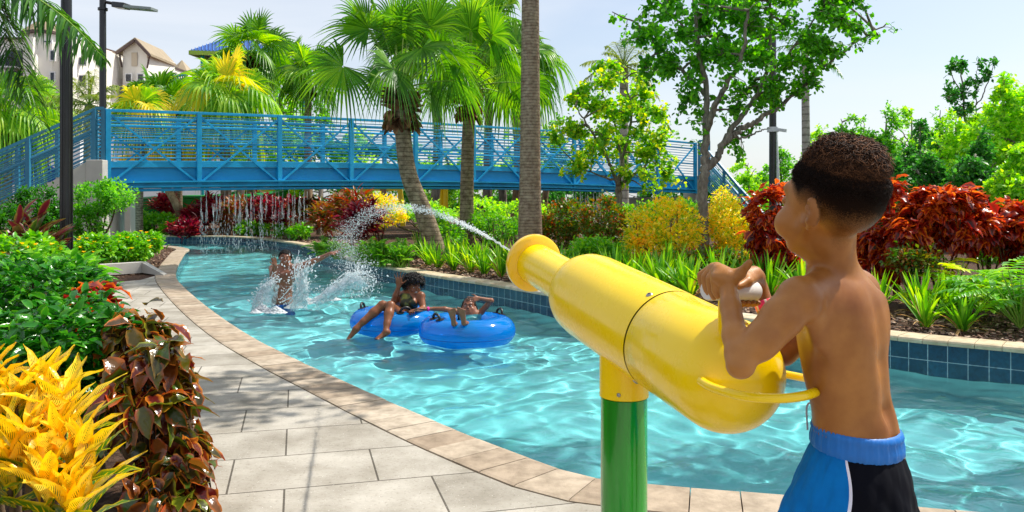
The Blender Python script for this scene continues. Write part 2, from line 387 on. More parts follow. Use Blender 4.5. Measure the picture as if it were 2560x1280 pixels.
# ================================================================ SETTING: river channel, deck, beds, ground
WZ = -0.30
N_px = [(470, 622), (462, 630), (452, 645), (441, 665), (437, 690), (455, 715), (500, 755), (560, 800), (640, 850), (760, 910), (860, 955), (1000, 1018), (1150, 1082),
        (1300, 1140), (1400, 1176), (1480, 1196), (1560, 1206), (1700, 1219), (1963, 1240), (2330, 1272)]
near = [(-26, 24.5), (-15, 23.6), (-10.6, 22.6), (-9.2, 21.8)] + [tuple(G(*q)[:2]) for q in N_px] + [(2.6, 2.85), (4.5, 2.1), (8, 0.3), (14, -3.5)]
F_px = [(395, 589), (480, 589.5), (567, 590.5), (640, 595), (700, 602), (755, 611), (790, 626), (837, 639), (907, 654), (980, 669), (1100, 690), (1250, 712), (1400, 737),
        (1560, 757), (1760, 781), (1900, 799), (2205, 836), (2400, 856), (2560, 871)]
far = [(-26, 31.5), (-18, 30.5)] + [tuple(G(*q)[:2]) for q in F_px] + [(6, 5.1), (9, 3.2), (14, -0.4)]
near_s, near_q = even(cr_spline(near, 10), 0.2)
far_s, far_q = even(cr_spline(far, 10), 0.2)
def offset2(p, o):
    t = np.gradient(p, axis=0); t /= np.linalg.norm(t, axis=1)[:, None]
    nrm = np.stack([t[:, 1], -t[:, 0]], 1)     # right-hand side of travel
    return p + nrm * o
# travel direction left->right (+X): right side of travel = -Y (deck side for near), left = +Y (bed side for far)
near_out = offset2(near_s, 0.30); far_out = offset2(far_s, -0.30)
pool_poly = np.vstack([near_s, far_s[::-1]])
def in_poly(x, y, poly):
    inside = np.zeros(x.shape, bool); n = len(poly); j = n - 1
    for i in range(n):
        xi, yi = poly[i]; xj, yj = poly[j]
        c = ((yi > y) != (yj > y)) & (x < (xj - xi) * (y - yi) / (yj - yi + 1e-12) + xi)
        inside ^= c; j = i
    return inside
def sheet(name, outer, hole, z, mat):
    """flat sheet with an optional hole, as one mesh"""
    pts = [Vector(p) for p in outer]; edges = [(i, (i + 1) % len(outer)) for i in range(len(outer))]
    faces = [list(range(len(outer)))]
    k = len(pts)
    if hole is not None:
        pts += [Vector(p) for p in hole]; edges += [(k + i, k + (i + 1) % len(hole)) for i in range(len(hole))]
    r = delaunay_2d_cdt(pts, edges, [], 0, 1e-5)
    V = np.array([(v.x, v.y, z) for v in r[0]]); F = []
    cen = np.array([[sum(V[i][0] for i in f) / len(f), sum(V[i][1] for i in f) / len(f)] for f in r[2]])
    ok = in_poly(cen[:, 0], cen[:, 1], np.array(outer))
    if hole is not None: ok &= ~in_poly(cen[:, 0], cen[:, 1], np.array(hole))
    for f, o in zip(r[2], ok):
        if o:
            a, b, c = (V[f[0]], V[f[1]], V[f[2]])
            F.append(list(f) if np.cross(b - a, c - a)[2] > 0 else list(f)[::-1])
    return mesh_obj(name, V, F, mat, None, False)
# --- ground: soil and bark mulch everywhere, one sheet to the horizon
m, t, p = base_mat('soil_mulch')
n1 = noise(t, 22, 6, 0.75); n2 = nn(t, 'ShaderNodeTexVoronoi'); n2.inputs['Scale'].default_value = 38; n2.inputs['Randomness'].default_value = 1
c_ = nn(t, 'ShaderNodeTexCoord'); t.links.new(c_.outputs['Object'], n2.inputs['Vector'])
r1 = ramp(t, ['1d1410', '4a3426', '7a5c46', 'a08a76'], [0.25, 0.5, 0.7, 0.9]); r2 = ramp(t, ['30221a', '5d4434', '8d7361'], [0.1, 0.6, 1.0])
q = nn(t, 'ShaderNodeMix', data_type='RGBA'); q.inputs[0].default_value = 0.5
t.links.new(n1.outputs['Fac'], r1.inputs[0]); t.links.new(n2.outputs['Color'], r2.inputs[0]); t.links.new(r1.outputs[0], q.inputs[6]); t.links.new(r2.outputs[0], q.inputs[7])
t.links.new(q.outputs[2], p.inputs['Base Color']); setp(p, rough=0.9, spec=0.2); bump(t, p, n1.outputs['Fac'], 1.0, 0.04)
M_soil = m
hole = np.vstack([near_out, far_out[::-1]])
g = sheet('ground', [(-900, -60), (900, -60), (900, 1500), (-900, 1500)], hole, -0.02, M_soil); tag(g, kind='structure')
# --- deck of large rectangular pavers
m, t, p = base_mat('pavers')
c_ = nn(t, 'ShaderNodeTexCoord'); mm = nn(t, 'ShaderNodeMapping'); mm.inputs['Rotation'].default_value = (0, 0, R(-15)); mm.inputs['Location'].default_value = (0.05, 0.19, 0)
br = nn(t, 'ShaderNodeTexBrick'); br.inputs['Scale'].default_value = 1.0; br.inputs['Brick Width'].default_value = 0.62; br.inputs['Row Height'].default_value = 0.46
br.inputs['Mortar Size'].default_value = 0.0045; br.inputs['Mortar Smooth'].default_value = 0.15; br.offset = 0.37; br.offset_frequency = 2; br.squash = 1.35; br.squash_frequency = 3
br.inputs['Color1'].default_value = (*srgb('BDB7AB'), 1); br.inputs['Color2'].default_value = (*srgb('A8A296'), 1); br.inputs['Mortar'].default_value = (*srgb('625c52'), 1)
t.links.new(c_.outputs['Object'], mm.inputs[0]); t.links.new(mm.outputs[0], br.inputs['Vector'])
n1 = noise(t, 3.0, 5, 0.6); n2 = noise(t, 60, 3, 0.7); n3 = noise(t, 130, 2, 0.5)
r1 = ramp(t, ['B4AFA6', 'FFFFFF'], [0.3, 0.65]); r2 = ramp(t, ['8d8578', 'FFFFFF'], [0.27, 0.45]); r3 = ramp(t, ['000000', 'FFFFFF'], [0.68, 0.74])
t.links.new(n1.outputs['Fac'], r1.inputs[0]); t.links.new(n2.outputs['Fac'], r2.inputs[0]); t.links.new(n3.outputs['Fac'], r3.inputs[0])
q = nn(t, 'ShaderNodeMix', data_type='RGBA', blend_type='MULTIPLY'); q.inputs[0].default_value = 0.85; t.links.new(br.outputs['Color'], q.inputs[6]); t.links.new(r1.outputs[0], q.inputs[7])
q2 = nn(t, 'ShaderNodeMix', data_type='RGBA', blend_type='MULTIPLY'); q2.inputs[0].default_value = 0.5; t.links.new(q.outputs[2], q2.inputs[6]); t.links.new(r2.outputs[0], q2.inputs[7])
q3 = nn(t, 'ShaderNodeMix', data_type='RGBA'); t.links.new(r3.outputs[0], q3.inputs[0]); t.links.new(q2.outputs[2], q3.inputs[6]); q3.inputs[7].default_value = (*srgb('E2DED6'), 1)
t.links.new(q3.outputs[2], p.inputs['Base Color']); setp(p, rough=0.75, spec=0.3)
ad = nn(t, 'ShaderNodeMath', operation='MULTIPLY_ADD'); ad.inputs[1].default_value = -1.0
hh = nn(t, 'ShaderNodeMath', operation='MULTIPLY'); hh.inputs[1].default_value = 0.25; t.links.new(n2.outputs['Fac'], hh.inputs[0])
t.links.new(br.outputs['Fac'], ad.inputs[0]); t.links.new(hh.outputs[0], ad.inputs[2]); bump(t, p, ad.outputs[0], 0.6, 0.006)
M_pave = m
# the deck follows the coping; its left edge is the planting bed
left_px = [(410, 684), (350, 700), (215, 712), (180, 760), (300, 860), (380, 950), (430, 1100), (450, 1290)]
i0 = int(np.argmin(np.abs(near_out[:, 1] - G(410, 684)[1]) + (near_out[:, 0] > 0) * 50))
deck = [tuple(q) for q in near_out[i0:]] + [(14, -9), (-1.2, -9), (-1.25, 2.0)] + [tuple(G(*q)[:2]) for q in left_px[::-1]]
dk = sheet('deck_paving', deck, None, 0.0, M_pave); tag(dk, kind='structure')
dk.modifiers.new('slab', 'SOLIDIFY').thickness = 0.05
# --- coping stones
def coping(name, line, side, mat, step_i=1, seed=1):
    rng = random.Random(seed); b = MB()
    prof = [(0.29, -0.035), (0.29, 0.002), (0.27, 0.006), (0.01, 0.006), (-0.012, 0.0), (-0.022, -0.014), (-0.02, -0.04), (0.02, -0.042)]
    t_ = np.gradient(line, axis=0); t_ /= np.linalg.norm(t_, axis=1)[:, None]; nr = np.stack([t_[:, 1], -t_[:, 0]], 1) * side
    for i in range(0, len(line) - step_i, step_i):
        j = i + step_i; dz = rng.uniform(-0.0015, 0.0015); V = []
        for (k, e) in ((i, 0.0025), (j, -0.0025)):
            c = line[k] + t_[k] * e
            for (u, z) in prof: V.append((*(c + nr[k] * u), z + dz))
        n = len(prof); F = [[a, a + 1, n + a + 1, n + a] for a in range(n - 1)] + [list(range(n))[::-1], [n + a for a in range(n)]]
        if side < 0: F = [f[::-1] for f in F]
        b.add(V, F)
    o = b.build(name, mat, None, False); tag(o, kind='structure'); return o
def stone(name, cols, spotted='7c7468'):
    m, t, p = base_mat(name); g_ = nn(t, 'ShaderNodeNewGeometry'); r = ramp(t, cols); t.links.new(g_.outputs['Random Per Island'], r.inputs[0])
    n1 = noise(t, 9, 6, 0.65); r1 = ramp(t, [spotted, 'FFFFFF'], [0.3, 0.6]); t.links.new(n1.outputs['Fac'], r1.inputs[0])
    q = nn(t, 'ShaderNodeMix', data_type='RGBA', blend_type='MULTIPLY'); q.inputs[0].default_value = 0.55
    t.links.new(r.outputs[0], q.inputs[6]); t.links.new(r1.outputs[0], q.inputs[7]); t.links.new(q.outputs[2], p.inputs['Base Color'])
    setp(p, rough=0.8, spec=0.25); bump(t, p, noise(t, 70, 4, 0.7).outputs['Fac'], 0.5, 0.004); return m
coping('near_coping', near_s, 1, stone('coping_tan', ['AE9C86', 'BBAB96', 'A3917C', 'C4B6A2']))
coping('far_coping', far_s, -1, stone('coping_pale', ['C9B795', 'D6C8AC', 'BFAE8E', 'D9CDB6'], 'a59a84'))
b = MB()
for ln, sd_ in ((near_out, -1), (far_out, 1)):   # soil edge under the stones
    V = np.vstack([np.c_[offset2(ln, 0.02 * sd_), np.full(len(ln), -0.012)], np.c_[offset2(ln, 0.02 * sd_), np.full(len(ln), -0.3)]]); k = len(ln)
    b.add(V, [[i, i + 1, k + i + 1, k + i] for i in range(k - 1)])
tag(b.build('bed_edge', M_soil, None, False), kind='structure')
# --- channel walls (tile band, plaster below) and floor
m, t, p = base_mat('pool_tile')
u_ = nn(t, 'ShaderNodeUVMap'); br = nn(t, 'ShaderNodeTexBrick'); br.offset = 0; br.inputs['Scale'].default_value = 1; br.inputs['Brick Width'].default_value = 1; br.inputs['Row Height'].default_value = 1
br.inputs['Mortar Size'].default_value = 0.022; br.inputs['Mortar Smooth'].default_value = 0.1; br.inputs['Bias'].default_value = -0.1
br.inputs['Color1'].default_value = (*srgb('083A56'), 1); br.inputs['Color2'].default_value = (*srgb('12506E'), 1); br.inputs['Mortar'].default_value = (*srgb('A9C0C6'), 1)
t.links.new(u_.outputs[0], br.inputs['Vector'])
n1 = noise(t, 30, 5, 0.7); r1 = ramp(t, ['6a7a88', 'FFFFFF'], [0.3, 0.65]); t.links.new(n1.outputs['Fac'], r1.inputs[0])
q = nn(t, 'ShaderNodeMix', data_type='RGBA', blend_type='MULTIPLY'); q.inputs[0].default_value = 0.7; t.links.new(br.outputs['Color'], q.inputs[6]); t.links.new(r1.outputs[0], q.inputs[7])
t.links.new(q.outputs[2], p.inputs['Base Color']); setp(p, rough=0.18, spec=0.6); bump(t, p, br.outputs['Fac'], -0.6, 0.004)
M_tile = m
M_plaster = plain('pool_plaster', 'E4F0EE', 0.7, 0.05, 3, 0.2, 40)
def wall(name, line, side, z0, z1, mat, scale=0.155):
    s = np.r_[0, np.cumsum(np.linalg.norm(np.diff(line, axis=0), axis=1))]; k = len(line)
    V = np.vstack([np.c_[line, np.full(k, z0)], np.c_[line, np.full(k, z1)]]); F = []; UV = []
    for i in range(k - 1):
        f = [i, i + 1, k + i + 1, k + i]; uv = [(s[i] / scale, 5.0), (s[i + 1] / scale, 5.0), (s[i + 1] / scale, 5 - (z0 - z1) / scale), (s[i] / scale, 5 - (z0 - z1) / scale)]
        if side > 0: f = f[::-1]; uv = uv[::-1]
        F.append(f); UV += uv
    o = mesh_obj(name, V, F, mat, None, False, uv=np.array(UV)); return tag(o, kind='structure')
FLZ = -1.05
for nm, ln, sdd in (('near', near_s, -1), ('far', far_s, 1)):
    wall(nm + '_tile_band', ln, sdd, -0.03, -0.34, M_tile)
    o = wall(nm + '_channel_wall', offset2(ln, 0.004 * (1 if nm == 'near' else -1)), sdd, -0.33, FLZ, M_plaster); o.cycles.is_caustics_receiver = True
fl = sheet('channel_floor', [tuple(q) for q in np.vstack([offset2(near_s, 0.02), offset2(far_s, -0.02)[::-1]])], None, FLZ, M_plaster); tag(fl, kind='structure')
fl.cycles.is_caustics_receiver = True
# --- water
ys = [2.3]
while ys[-1] < 32: ys.append(ys[-1] + max(0.02, 0.0030 * ys[-1] ** 1.25))
ys = np.array(ys); xs = np.r_[np.arange(-26, -9, 0.14), np.arange(-9, -2.2, 0.05), np.arange(-2.2, 5.2, 0.025), np.arange(5.2, 12, 0.12)]
X, Y = np.meshgrid(xs, ys)
rs = np.random.RandomState(4); H = np.zeros_like(X)
flow = R(125)
wx = X + 0.10 * np.sin(Y * 2.1 + 0.7 * X); wy = Y + 0.10 * np.sin(X * 1.9 - 0.5 * Y)
for i in range(60):
    lam = 0.17 * (9.5 ** rs.rand()); an = rs.rand() * 2 * np.pi if i % 3 else flow + rs.randn() * 0.5
    amp = 0.00175 * (lam / 0.4) ** 0.85 * (0.6 + rs.rand() * 0.8)
    if lam > 1.1: amp *= 0.6
    ph = rs.rand() * 6.28; k = 2 * np.pi / lam
    H += amp * np.sin(k * (wx * math.cos(an) + wy * math.sin(an)) + ph)
patch = 0.75 + 0.35 * np.sin(X * 0.9 + 1.3 + 0.6 * np.sin(Y * 0.7)) * np.sin(Y * 0.8 + 0.4 * X)
H *= patch
for (cx, cy, a, lam, w_) in ((-0.5, 8.75, 0.010, 0.30, 1.0), (-1.35, 9.5, 0.008, 0.30, 0.9), (-3.2, 11.4, 0.030, 0.5, 1.7), (-2.2, 11.6, 0.02, 0.4, 0.9)):
    rr = np.hypot(X - cx, Y - cy); H += a * np.exp(-(rr / w_) ** 2) * np.sin(2 * np.pi * rr / lam + 0.8 * np.sin(3 * np.arctan2(Y - cy, X - cx)))
V = np.stack([X, Y, WZ + H], -1).reshape(-1, 3); ny, nx = X.shape
idx = np.arange(ny * nx).reshape(ny, nx)
F = np.stack([idx[:-1, :-1], idx[:-1, 1:], idx[1:, 1:], idx[1:, :-1]], -1).reshape(-1, 4)
keep = np.zeros(X.shape, bool); big = np.vstack([offset2(near_s, 0.12), offset2(far_s, -0.12)[::-1]]); keep = in_poly(X, Y, big[::2]).ravel()
F = F[keep[F].all(1)]; used = np.unique(F); rm = np.full(ny * nx, -1); rm[used] = np.arange(len(used)); V = V[used]; F = rm[F]
m = bpy.data.materials.new('river_water'); m.use_nodes = True; t = m.node_tree; t.nodes.clear()
o_ = nn(t, 'ShaderNodeOutputMaterial'); rf = nn(t, 'ShaderNodeBsdfRefraction'); rf.inputs['IOR'].default_value = 1.33; rf.inputs['Roughness'].default_value = 0.0
rf.inputs['Color'].default_value = (0.48, 0.895, 0.93, 1)
gl = nn(t, 'ShaderNodeBsdfGlossy'); gl.inputs['Roughness'].default_value = 0.02; fr = nn(t, 'ShaderNodeFresnel'); fr.inputs['IOR'].default_value = 1.33
ms = nn(t, 'ShaderNodeMixShader'); t.links.new(fr.outputs[0], ms.inputs[0]); t.links.new(rf.outputs[0], ms.inputs[1]); t.links.new(gl.outputs[0], ms.inputs[2]); t.links.new(ms.outputs[0], o_.inputs['Surface'])
nb = noise(t, 5, 4, 0.6, dist=0.8); bb = nn(t, 'ShaderNodeBump'); bb.inputs['Strength'].default_value = 0.6; bb.inputs['Distance'].default_value = 0.035
t.links.new(nb.outputs['Fac'], bb.inputs['Height']); t.links.new(bb.outputs[0], gl.inputs['Normal'])
wt = mesh_obj('river_water', V, F, m); tag(wt, kind='structure'); wt.cycles.is_caustics_caster = True
# ================================================================ WATER CANNON
M_yel = plain('cannon_yellow', 'FFD600', 0.24, 0.04, 2, 0.0, coat=0.3, coatr=0.08, spec=0.4)
M_yel2 = plain('cannon_rim_yellow', 'FFC800', 0.25, 0.03, 2, coat=0.5, coatr=0.08)
m, t, p = base_mat('post_green'); n1 = noise(t, 7, 4, 0.6, mapscale=(1, 1, 0.12)); r1 = ramp(t, ['04800F', '10A81E'], [0.4, 0.62]); t.links.new(n1.outputs['Fac'], r1.inputs[0])
t.links.new(r1.outputs[0], p.inputs['Base Color']); setp(p, rough=0.2, coat=0.6, coatr=0.05); M_grn = m
M_steel = plain('bolt_steel', '9A9A98', 0.3, 0.1, 50, metal=0.9)
M_seam = plain('seam_dark', '4A4008', 0.6)
M_grip = plain('grip_white', 'D8D4CC', 0.45, 0.06, 30)
cA = P(1812, 934, 1.86); cN = P(1330, 655, 2.88); axis = cN - cA; LEN = np.linalg.norm(axis); ax = axis / LEN
post_xy = P(1560, 900, 2.22)
ce = empty('water_cannon', (post_xy[0], post_xy[1], 0), 'big yellow swivel water cannon on a green post that the boy is aiming', 'water cannon')
def on(s, r=0.0, ang=0.0):
    ref = np.array((0, 0, 1.)); u = ref - ax * ref.dot(ax); u /= np.linalg.norm(u); v = np.cross(ax, u)
    return cA + ax * s + r * (math.cos(ang) * u + math.sin(ang) * v), math.cos(ang) * u + math.sin(ang) * v
RB = 0.134; seam = 0.235
# body: seam forward to the shoulder and neck
sh = 0.72
prof = [(seam, RB), (seam + 0.01, RB + 0.001), (sh - 0.08, RB * 0.985), (sh - 0.03, RB * 0.95), (sh, RB * 0.88), (sh + 0.025, RB * 0.76), (sh + 0.045, 0.082), (sh + 0.055, 0.0745), (sh + 0.07, 0.0725), (LEN - 0.03, 0.072)]
MB().lathe(prof, cA, ax, 72).build('barrel', M_yel, ce)
rear = [(-RB * 1.02, 0.0005)] + [(-RB * 1.02 * math.cos(a), RB * math.sin(a)) for a in np.linspace(0.08, math.pi / 2, 14)] + [(seam - 0.006, RB), (seam - 0.003, RB - 0.002), (seam - 0.0025, RB - 0.006)]
MB().lathe(rear, cA, ax, 72).build('rear_cap', M_yel, ce)
MB().lathe([(seam - 0.004, RB - 0.004), (seam + 0.002, RB - 0.004)], cA, ax, 72).build('seam', M_seam, ce)
MB().lathe([(LEN - 0.035, 0.0725), (LEN - 0.033, 0.078), (LEN - 0.03, 0.097), (LEN - 0.024, 0.103), (LEN - 0.008, 0.104), (LEN, 0.100), (LEN + 0.001, 0.082), (LEN - 0.006, 0.07), (LEN - 0.05, 0.06), (LEN - 0.05, 0.001)], cA, ax, 72).build('nozzle_rim', M_yel2, ce)
for s, a in ((seam + 0.018, R(-26)), (seam + 0.018, R(120)), (seam + 0.018, R(215))):
    c, nrm = on(s, RB - 0.002, a)
    MB().lathe([(0, 0.009), (0.003, 0.009), (0.0055, 0.0065), (0.006, 0.003), (0.0035, 0.0028), (0.0035, 0.0002)], c, nrm, 16).build('bolt', M_steel, ce)
# yellow sleeve below the body and the post
px_, py_ = post_xy[0], post_xy[1]; zs = P(1560, 992, 2.22)[2]; rp = RP(58, 2.22)
MB().lathe([(zs + 0.002, rp + 0.001), (zs + 0.004, rp + 0.004), (zs + 0.012, rp + 0.0035), (zs + 0.26, rp + 0.0035)], (px_, py_, 0), (0, 0, 1), 56).build('sleeve', M_yel, ce)
o = MB().lathe([(0.0, rp), (zs, rp), (zs + 0.001, rp - 0.002)], (px_, py_, 0), (0, 0, 1), 56).build('post', M_grn, ce)
MB().lathe([(0.0, rp + 0.05), (0.012, rp + 0.05), (0.014, rp + 0.045), (0.014, rp)], (px_, py_, 0), (0, 0, 1), 40).build('base_plate', M_grn, ce)
for a in (R(250), R(150)):
    MB().lathe([(0, 0.006), (0.003, 0.005), (0.004, 0.0005)], (px_ + (rp + 0.003) * math.cos(a), py_ + (rp + 0.003) * math.sin(a), zs + 0.02), (math.cos(a), math.sin(a), 0), 12).build('bolt', M_steel, ce)
# hoop round the back
hp = [P(1752, 952, 1.74), P(1775, 966, 1.70), P(1810, 978, 1.66), P(1860, 990, 1.62), P(1930, 996, 1.60), P(1990, 993, 1.61), P(2035, 982, 1.66), P(2060, 966, 1.76), P(2045, 951, 1.90), P(2010, 945, 1.98), P(1960, 935, 2.03), P(1910, 925, 2.03), P(1850, 915, 2.0)]
MB().tube(cr_spline(hp, 6), 0.0098, 12).build('hoop_handle', M_yel, ce)
# T handle on top
ga, gb = P(1768, 725, 1.745), P(1888, 728, 1.84)
gc = (ga + gb) / 2
MB().tube([ga + (gb - ga) * s for s in (0, 0.004, 0.03, 0.5, 0.97, 0.996, 1)], [0.012, 0.0205, 0.0230, 0.0220, 0.0230, 0.0205, 0.012], 20).build('grip', M_grip, ce)
st = ga + (gb - ga) * 0.40
MB().tube([st + (0, 0, -0.003), st + (0.0, 0.005, -0.08), st + (0.01, 0.03, -0.19)], [0.019, 0.019, 0.019], 16).build('handle_stem', M_yel, ce)
# ================================================================ FOOTBRIDGE
M_blue = plain('bridge_blue', '1A9ACA', 0.42, 0.13, 2.5, spec=0.4)
M_blue2 = plain('girder_blue', '0A8CC0', 0.5, 0.06, 1.0)
M_conc = plain('painted_concrete', 'B9B5AC', 0.85, 0.07, 2.5, 0.15, 50)
M_deckc = plain('bridge_deck', '8A8680', 0.9, 0.1, 5)
bA = np.array(P(270, 505, 22.0)); bB = np.array(P(1738, 505, 36.3)); bA[2] = bB[2] = 0
bd = bB - bA; BL = np.linalg.norm(bd); bd /= BL; bn = np.array((-bd[1], bd[0], 0))     # bn points away from the camera
BW = 2.3
def camber(s): u = s / BL; return 0.26 * 4 * u * (1 - u)
ZB0 = CAMZ + (505 - 471) / FPX * 22.0            # bottom of chord at left end
ZT0 = CAMZ + (505 - 273) / FPX * 22.0            # top rail
ZB1 = CAMZ + (505 - 484) / FPX * 36.3; ZT1 = CAMZ + (505 - 357) / FPX * 36.3
def bp(s, off, zf):
    """point at s along, off across; zf 0 = underside, 1 = top rail"""
    u = s / BL; z = (ZB0 + (ZB1 - ZB0) * u) * (1 - zf) + (ZT0 + (ZT1 - ZT0) * u) * zf + camber(s) * 0.7
    q = bA + bd * s + bn * off; return np.array((q[0], q[1], z))
be = empty('footbridge', (bA + bB) / 2, 'long blue steel truss footbridge with horizontal rail bars crossing over the river', 'bridge')
NP = 10
seg = BL / NP
sI = [i * seg for i in range(NP + 1)]
ss = np.linspace(0, BL, NP * 2 + 1)
def run(b, off, zf, wx, wz, o2=0.0):
    for a, c in zip(ss[:-1], ss[1:]): b.bar(bp(a, off + o2, zf), bp(c, off + o2, zf), wx, wz)
bottom = 0.0
for off, sgn in ((0.0, -1), (BW, 1)):
    b = MB(); run(b, off, 0.985, 0.11, 0.075); b.build('top_rail', M_blue, be, False, 0.006)
    b = MB()   # bottom chord: I-section flanges with the deep recessed web
    run(b, off, 0.012, 0.20, 0.04); run(b, off, 0.075, 0.22, 0.045, sgn * 0.03); run(b, off, 0.045, 0.06, 0.11)
    b.build('bottom_chord', M_blue, be, False)
    b = MB(); run(b, off - sgn * 0.09, 0.17, 0.03, 0.44 if sgn < 0 else 0.40); b.build('girder_web', M_blue2, be, False)
    b = MB(); run(b, off - sgn * 0.03, 0.302, 0.05, 0.17); b.build('kick_plate', M_blue, be, False)
    for i in range(NP + 1):
        MB().bar(bp(sI[i], off, 0.0), bp(sI[i], off, 1.0), 0.13, 0.13, up=tuple(bn)).build('post', M_blue, be, False, 0.006)
    for i in range(NP):
        a0, a1 = sI[i] + 0.07, sI[i + 1] - 0.07
        MB().bar(bp(a0, off, 0.93), bp(a1, off, 0.07), 0.055, 0.055).build('brace', M_blue, be, False)
        MB().bar(bp(a0, off + 0.02 * sgn, 0.07), bp(a1, off + 0.02 * sgn, 0.93), 0.055, 0.055).build('brace', M_blue, be, False)
    nb_ = 12
    for k in range(nb_):
        zf = 0.385 + (0.93 - 0.385) * k / (nb_ - 1)
        V_, F_ = tube([bp(s, off - sgn * 0.055, zf) for s in ss], 0.0145 if k % 6 != 4 else 0.034, 6)
        MB().add(V_, F_).build('rail_bar', M_blue, be)
b = MB()
for a, c in zip(ss[:-1], ss[1:]): b.bar(bp(a, BW / 2, 0.28), bp(c, BW / 2, 0.28), BW - 0.1, 0.10)
b.build('walkway', M_deckc, be, False)
b = MB()
for s in np.linspace(seg * 0.5, BL - seg * 0.5, NP * 2): b.bar(bp(s, 0.1, 0.1), bp(s, BW - 0.1, 0.1), 0.08, 0.16)
b.build('floor_beams', M_blue2, be, False)
# water pipe under the near edge feeds the curtain
pipe = MB().tube([bp(s, -0.02, -0.03) for s in ss if s < BL * 0.95], 0.04, 8).build('curtain_pipe', M_blue2, be)
# --- abutment blocks and stairs
def stair_rail(name, top, n_posts, ztop, zbase, mat, parent, nb=12, w=0.1):
    top = [np.array(q, float) for q in top]; hh = ztop
    b = MB(); b.bar(top[0], top[-1], w, 0.08); b.build('top_rail', mat, parent, False)
    for k in range(nb):
        f = (k + 1) / (nb + 0.6); MB().tube([top[0] - (0, 0, hh * f), top[-1] - (0, 0, hh * f)], 0.017 if k != 4 else 0.04, 6).build('rail_bar', mat, parent)
    for k in range(n_posts):
        u = k / max(1, n_posts - 1); q = top[0] * (1 - u) + top[-1] * u
        MB().bar(q - (0, 0, hh + 0.05), q, w * 1.15, w * 1.15, up=(0, 1, 0)).build('post', mat, parent, False)
M_blue3 = plain('stair_blue', '2F7C9B', 0.45, 0.06, 2)
sw = empty('stair_walls', P(240, 600, 21.6) * (1, 1, 0), 'pale rendered stair wall and end block under the left end of the bridge', 'wall')
q0 = P(221, 400, 21.8); q1 = P(263, 400, 21.8)
MB().box(((q0[0] + q1[0]) / 2, 22.6, q0[2] / 2 - 0.02), (q1[0] - q0[0], 1.9, q0[2] + 0.04)).build('end_block', M_conc, sw, False, 0.02)
a = P(221, 402, 21.9); c = P(-60, 560, 20.6)
V = []; dvec = (c - a) / np.linalg.norm((c - a)[:2]); nr = np.array((-dvec[1], dvec[0], 0)); nr /= np.linalg.norm(nr)
for q in (a, c):
    for o2 in (0, 0.22):
        for z in (-0.1, q[2]): V.append(q * (1, 1, 0) + nr * o2 + (0, 0, z))
MB().add(V, [(0, 1, 3, 2), (4, 6, 7, 5), (0, 4, 5, 1), (2, 3, 7, 6), (1, 5, 7, 3), (0, 2, 6, 4)]).build('sloping_wall', M_conc, sw, False)
for px_c in (307, 325):
    q = P(px_c, 480, 22.5 if px_c == 325 else 24.4); MB().box((q[0], q[1], 0.85), (0.16, 0.3, 1.7)).build('support_column', M_conc, sw, False)
sr = empty('stair_railing', P(150, 500, 21.5), 'teal blue sloping railing of the stair at the left end of the bridge', 'railing')
stair_rail('r', [P(236, 273, 21.9), P(71, 346, 21.1)], 2, 1.42, 0, M_blue3, sr)
stair_rail('r', [P(-90, 418, 20.4), P(70, 347, 21.1)], 1, 1.42, 0, M_blue3, sr)
stair_rail('r', [P(260, 271, 22.0), P(237, 271, 21.9)], 1, 1.42, 0, M_blue3, sr)
sr2 = empty('stair_railing', P(120, 500, 24.0), 'teal blue sloping railing seen behind the first one at the left end of the bridge', 'railing')
stair_rail('r', [P(240, 285, 24.2), P(-60, 414, 22.6)], 4, 1.35, 0, M_blue3, sr2)
# treads between the railings
b = MB()
for k in range(13):
    u = k / 12; l = P(215, 402, 21.9) * (1 - u) + P(-60, 545, 20.6) * u; b.box((l[0], l[1] + 1.2, l[2] - 0.12), (0.34, 2.2, 0.09))
b.build('treads', M_conc, sw, False)
sr3 = empty('stair_railing', P(1800, 480, 36.0), 'blue sloping railing of the stair going down from the right end of the bridge', 'railing')
stair_rail('r', [P(1748, 352, 36.4), P(1772, 352, 36.5)], 2, 1.7, 0, M_blue3, sr3)
stair_rail('r', [P(1772, 378, 36.4), P(1850, 470, 34.5)], 3, 1.55, 0, M_blue3, sr3)
stair_rail('r', [P(1926, 553, 33.0), P(1851, 471, 34.5)], 1, 1.45, 0, M_blue3, sr3)
stair_rail('r', [P(1760, 392, 38.4), P(1900, 545, 34.6)], 4, 1.45, 0, M_blue3, sr3)
eb = MB(); q = P(1752, 440, 36.5); eb.box((q[0], q[1] + 1.2, q[2] / 2), (0.55, 2.6, q[2])); o = eb.build('end_block', M_conc, None, False, 0.02)
tag(o, 'pale concrete end block carrying the right end of the footbridge', 'wall')
q = P(1620, 500, 37.5); o = MB().box((q[0], q[1] + 1.0, 0.7), (4.6, 0.3, 1.45)).build('retaining_wall', plain('shaded_wall', 'B4B0A4', 0.9), None, False)
tag(o, 'low pale retaining wall under the right end of the footbridge', 'wall')
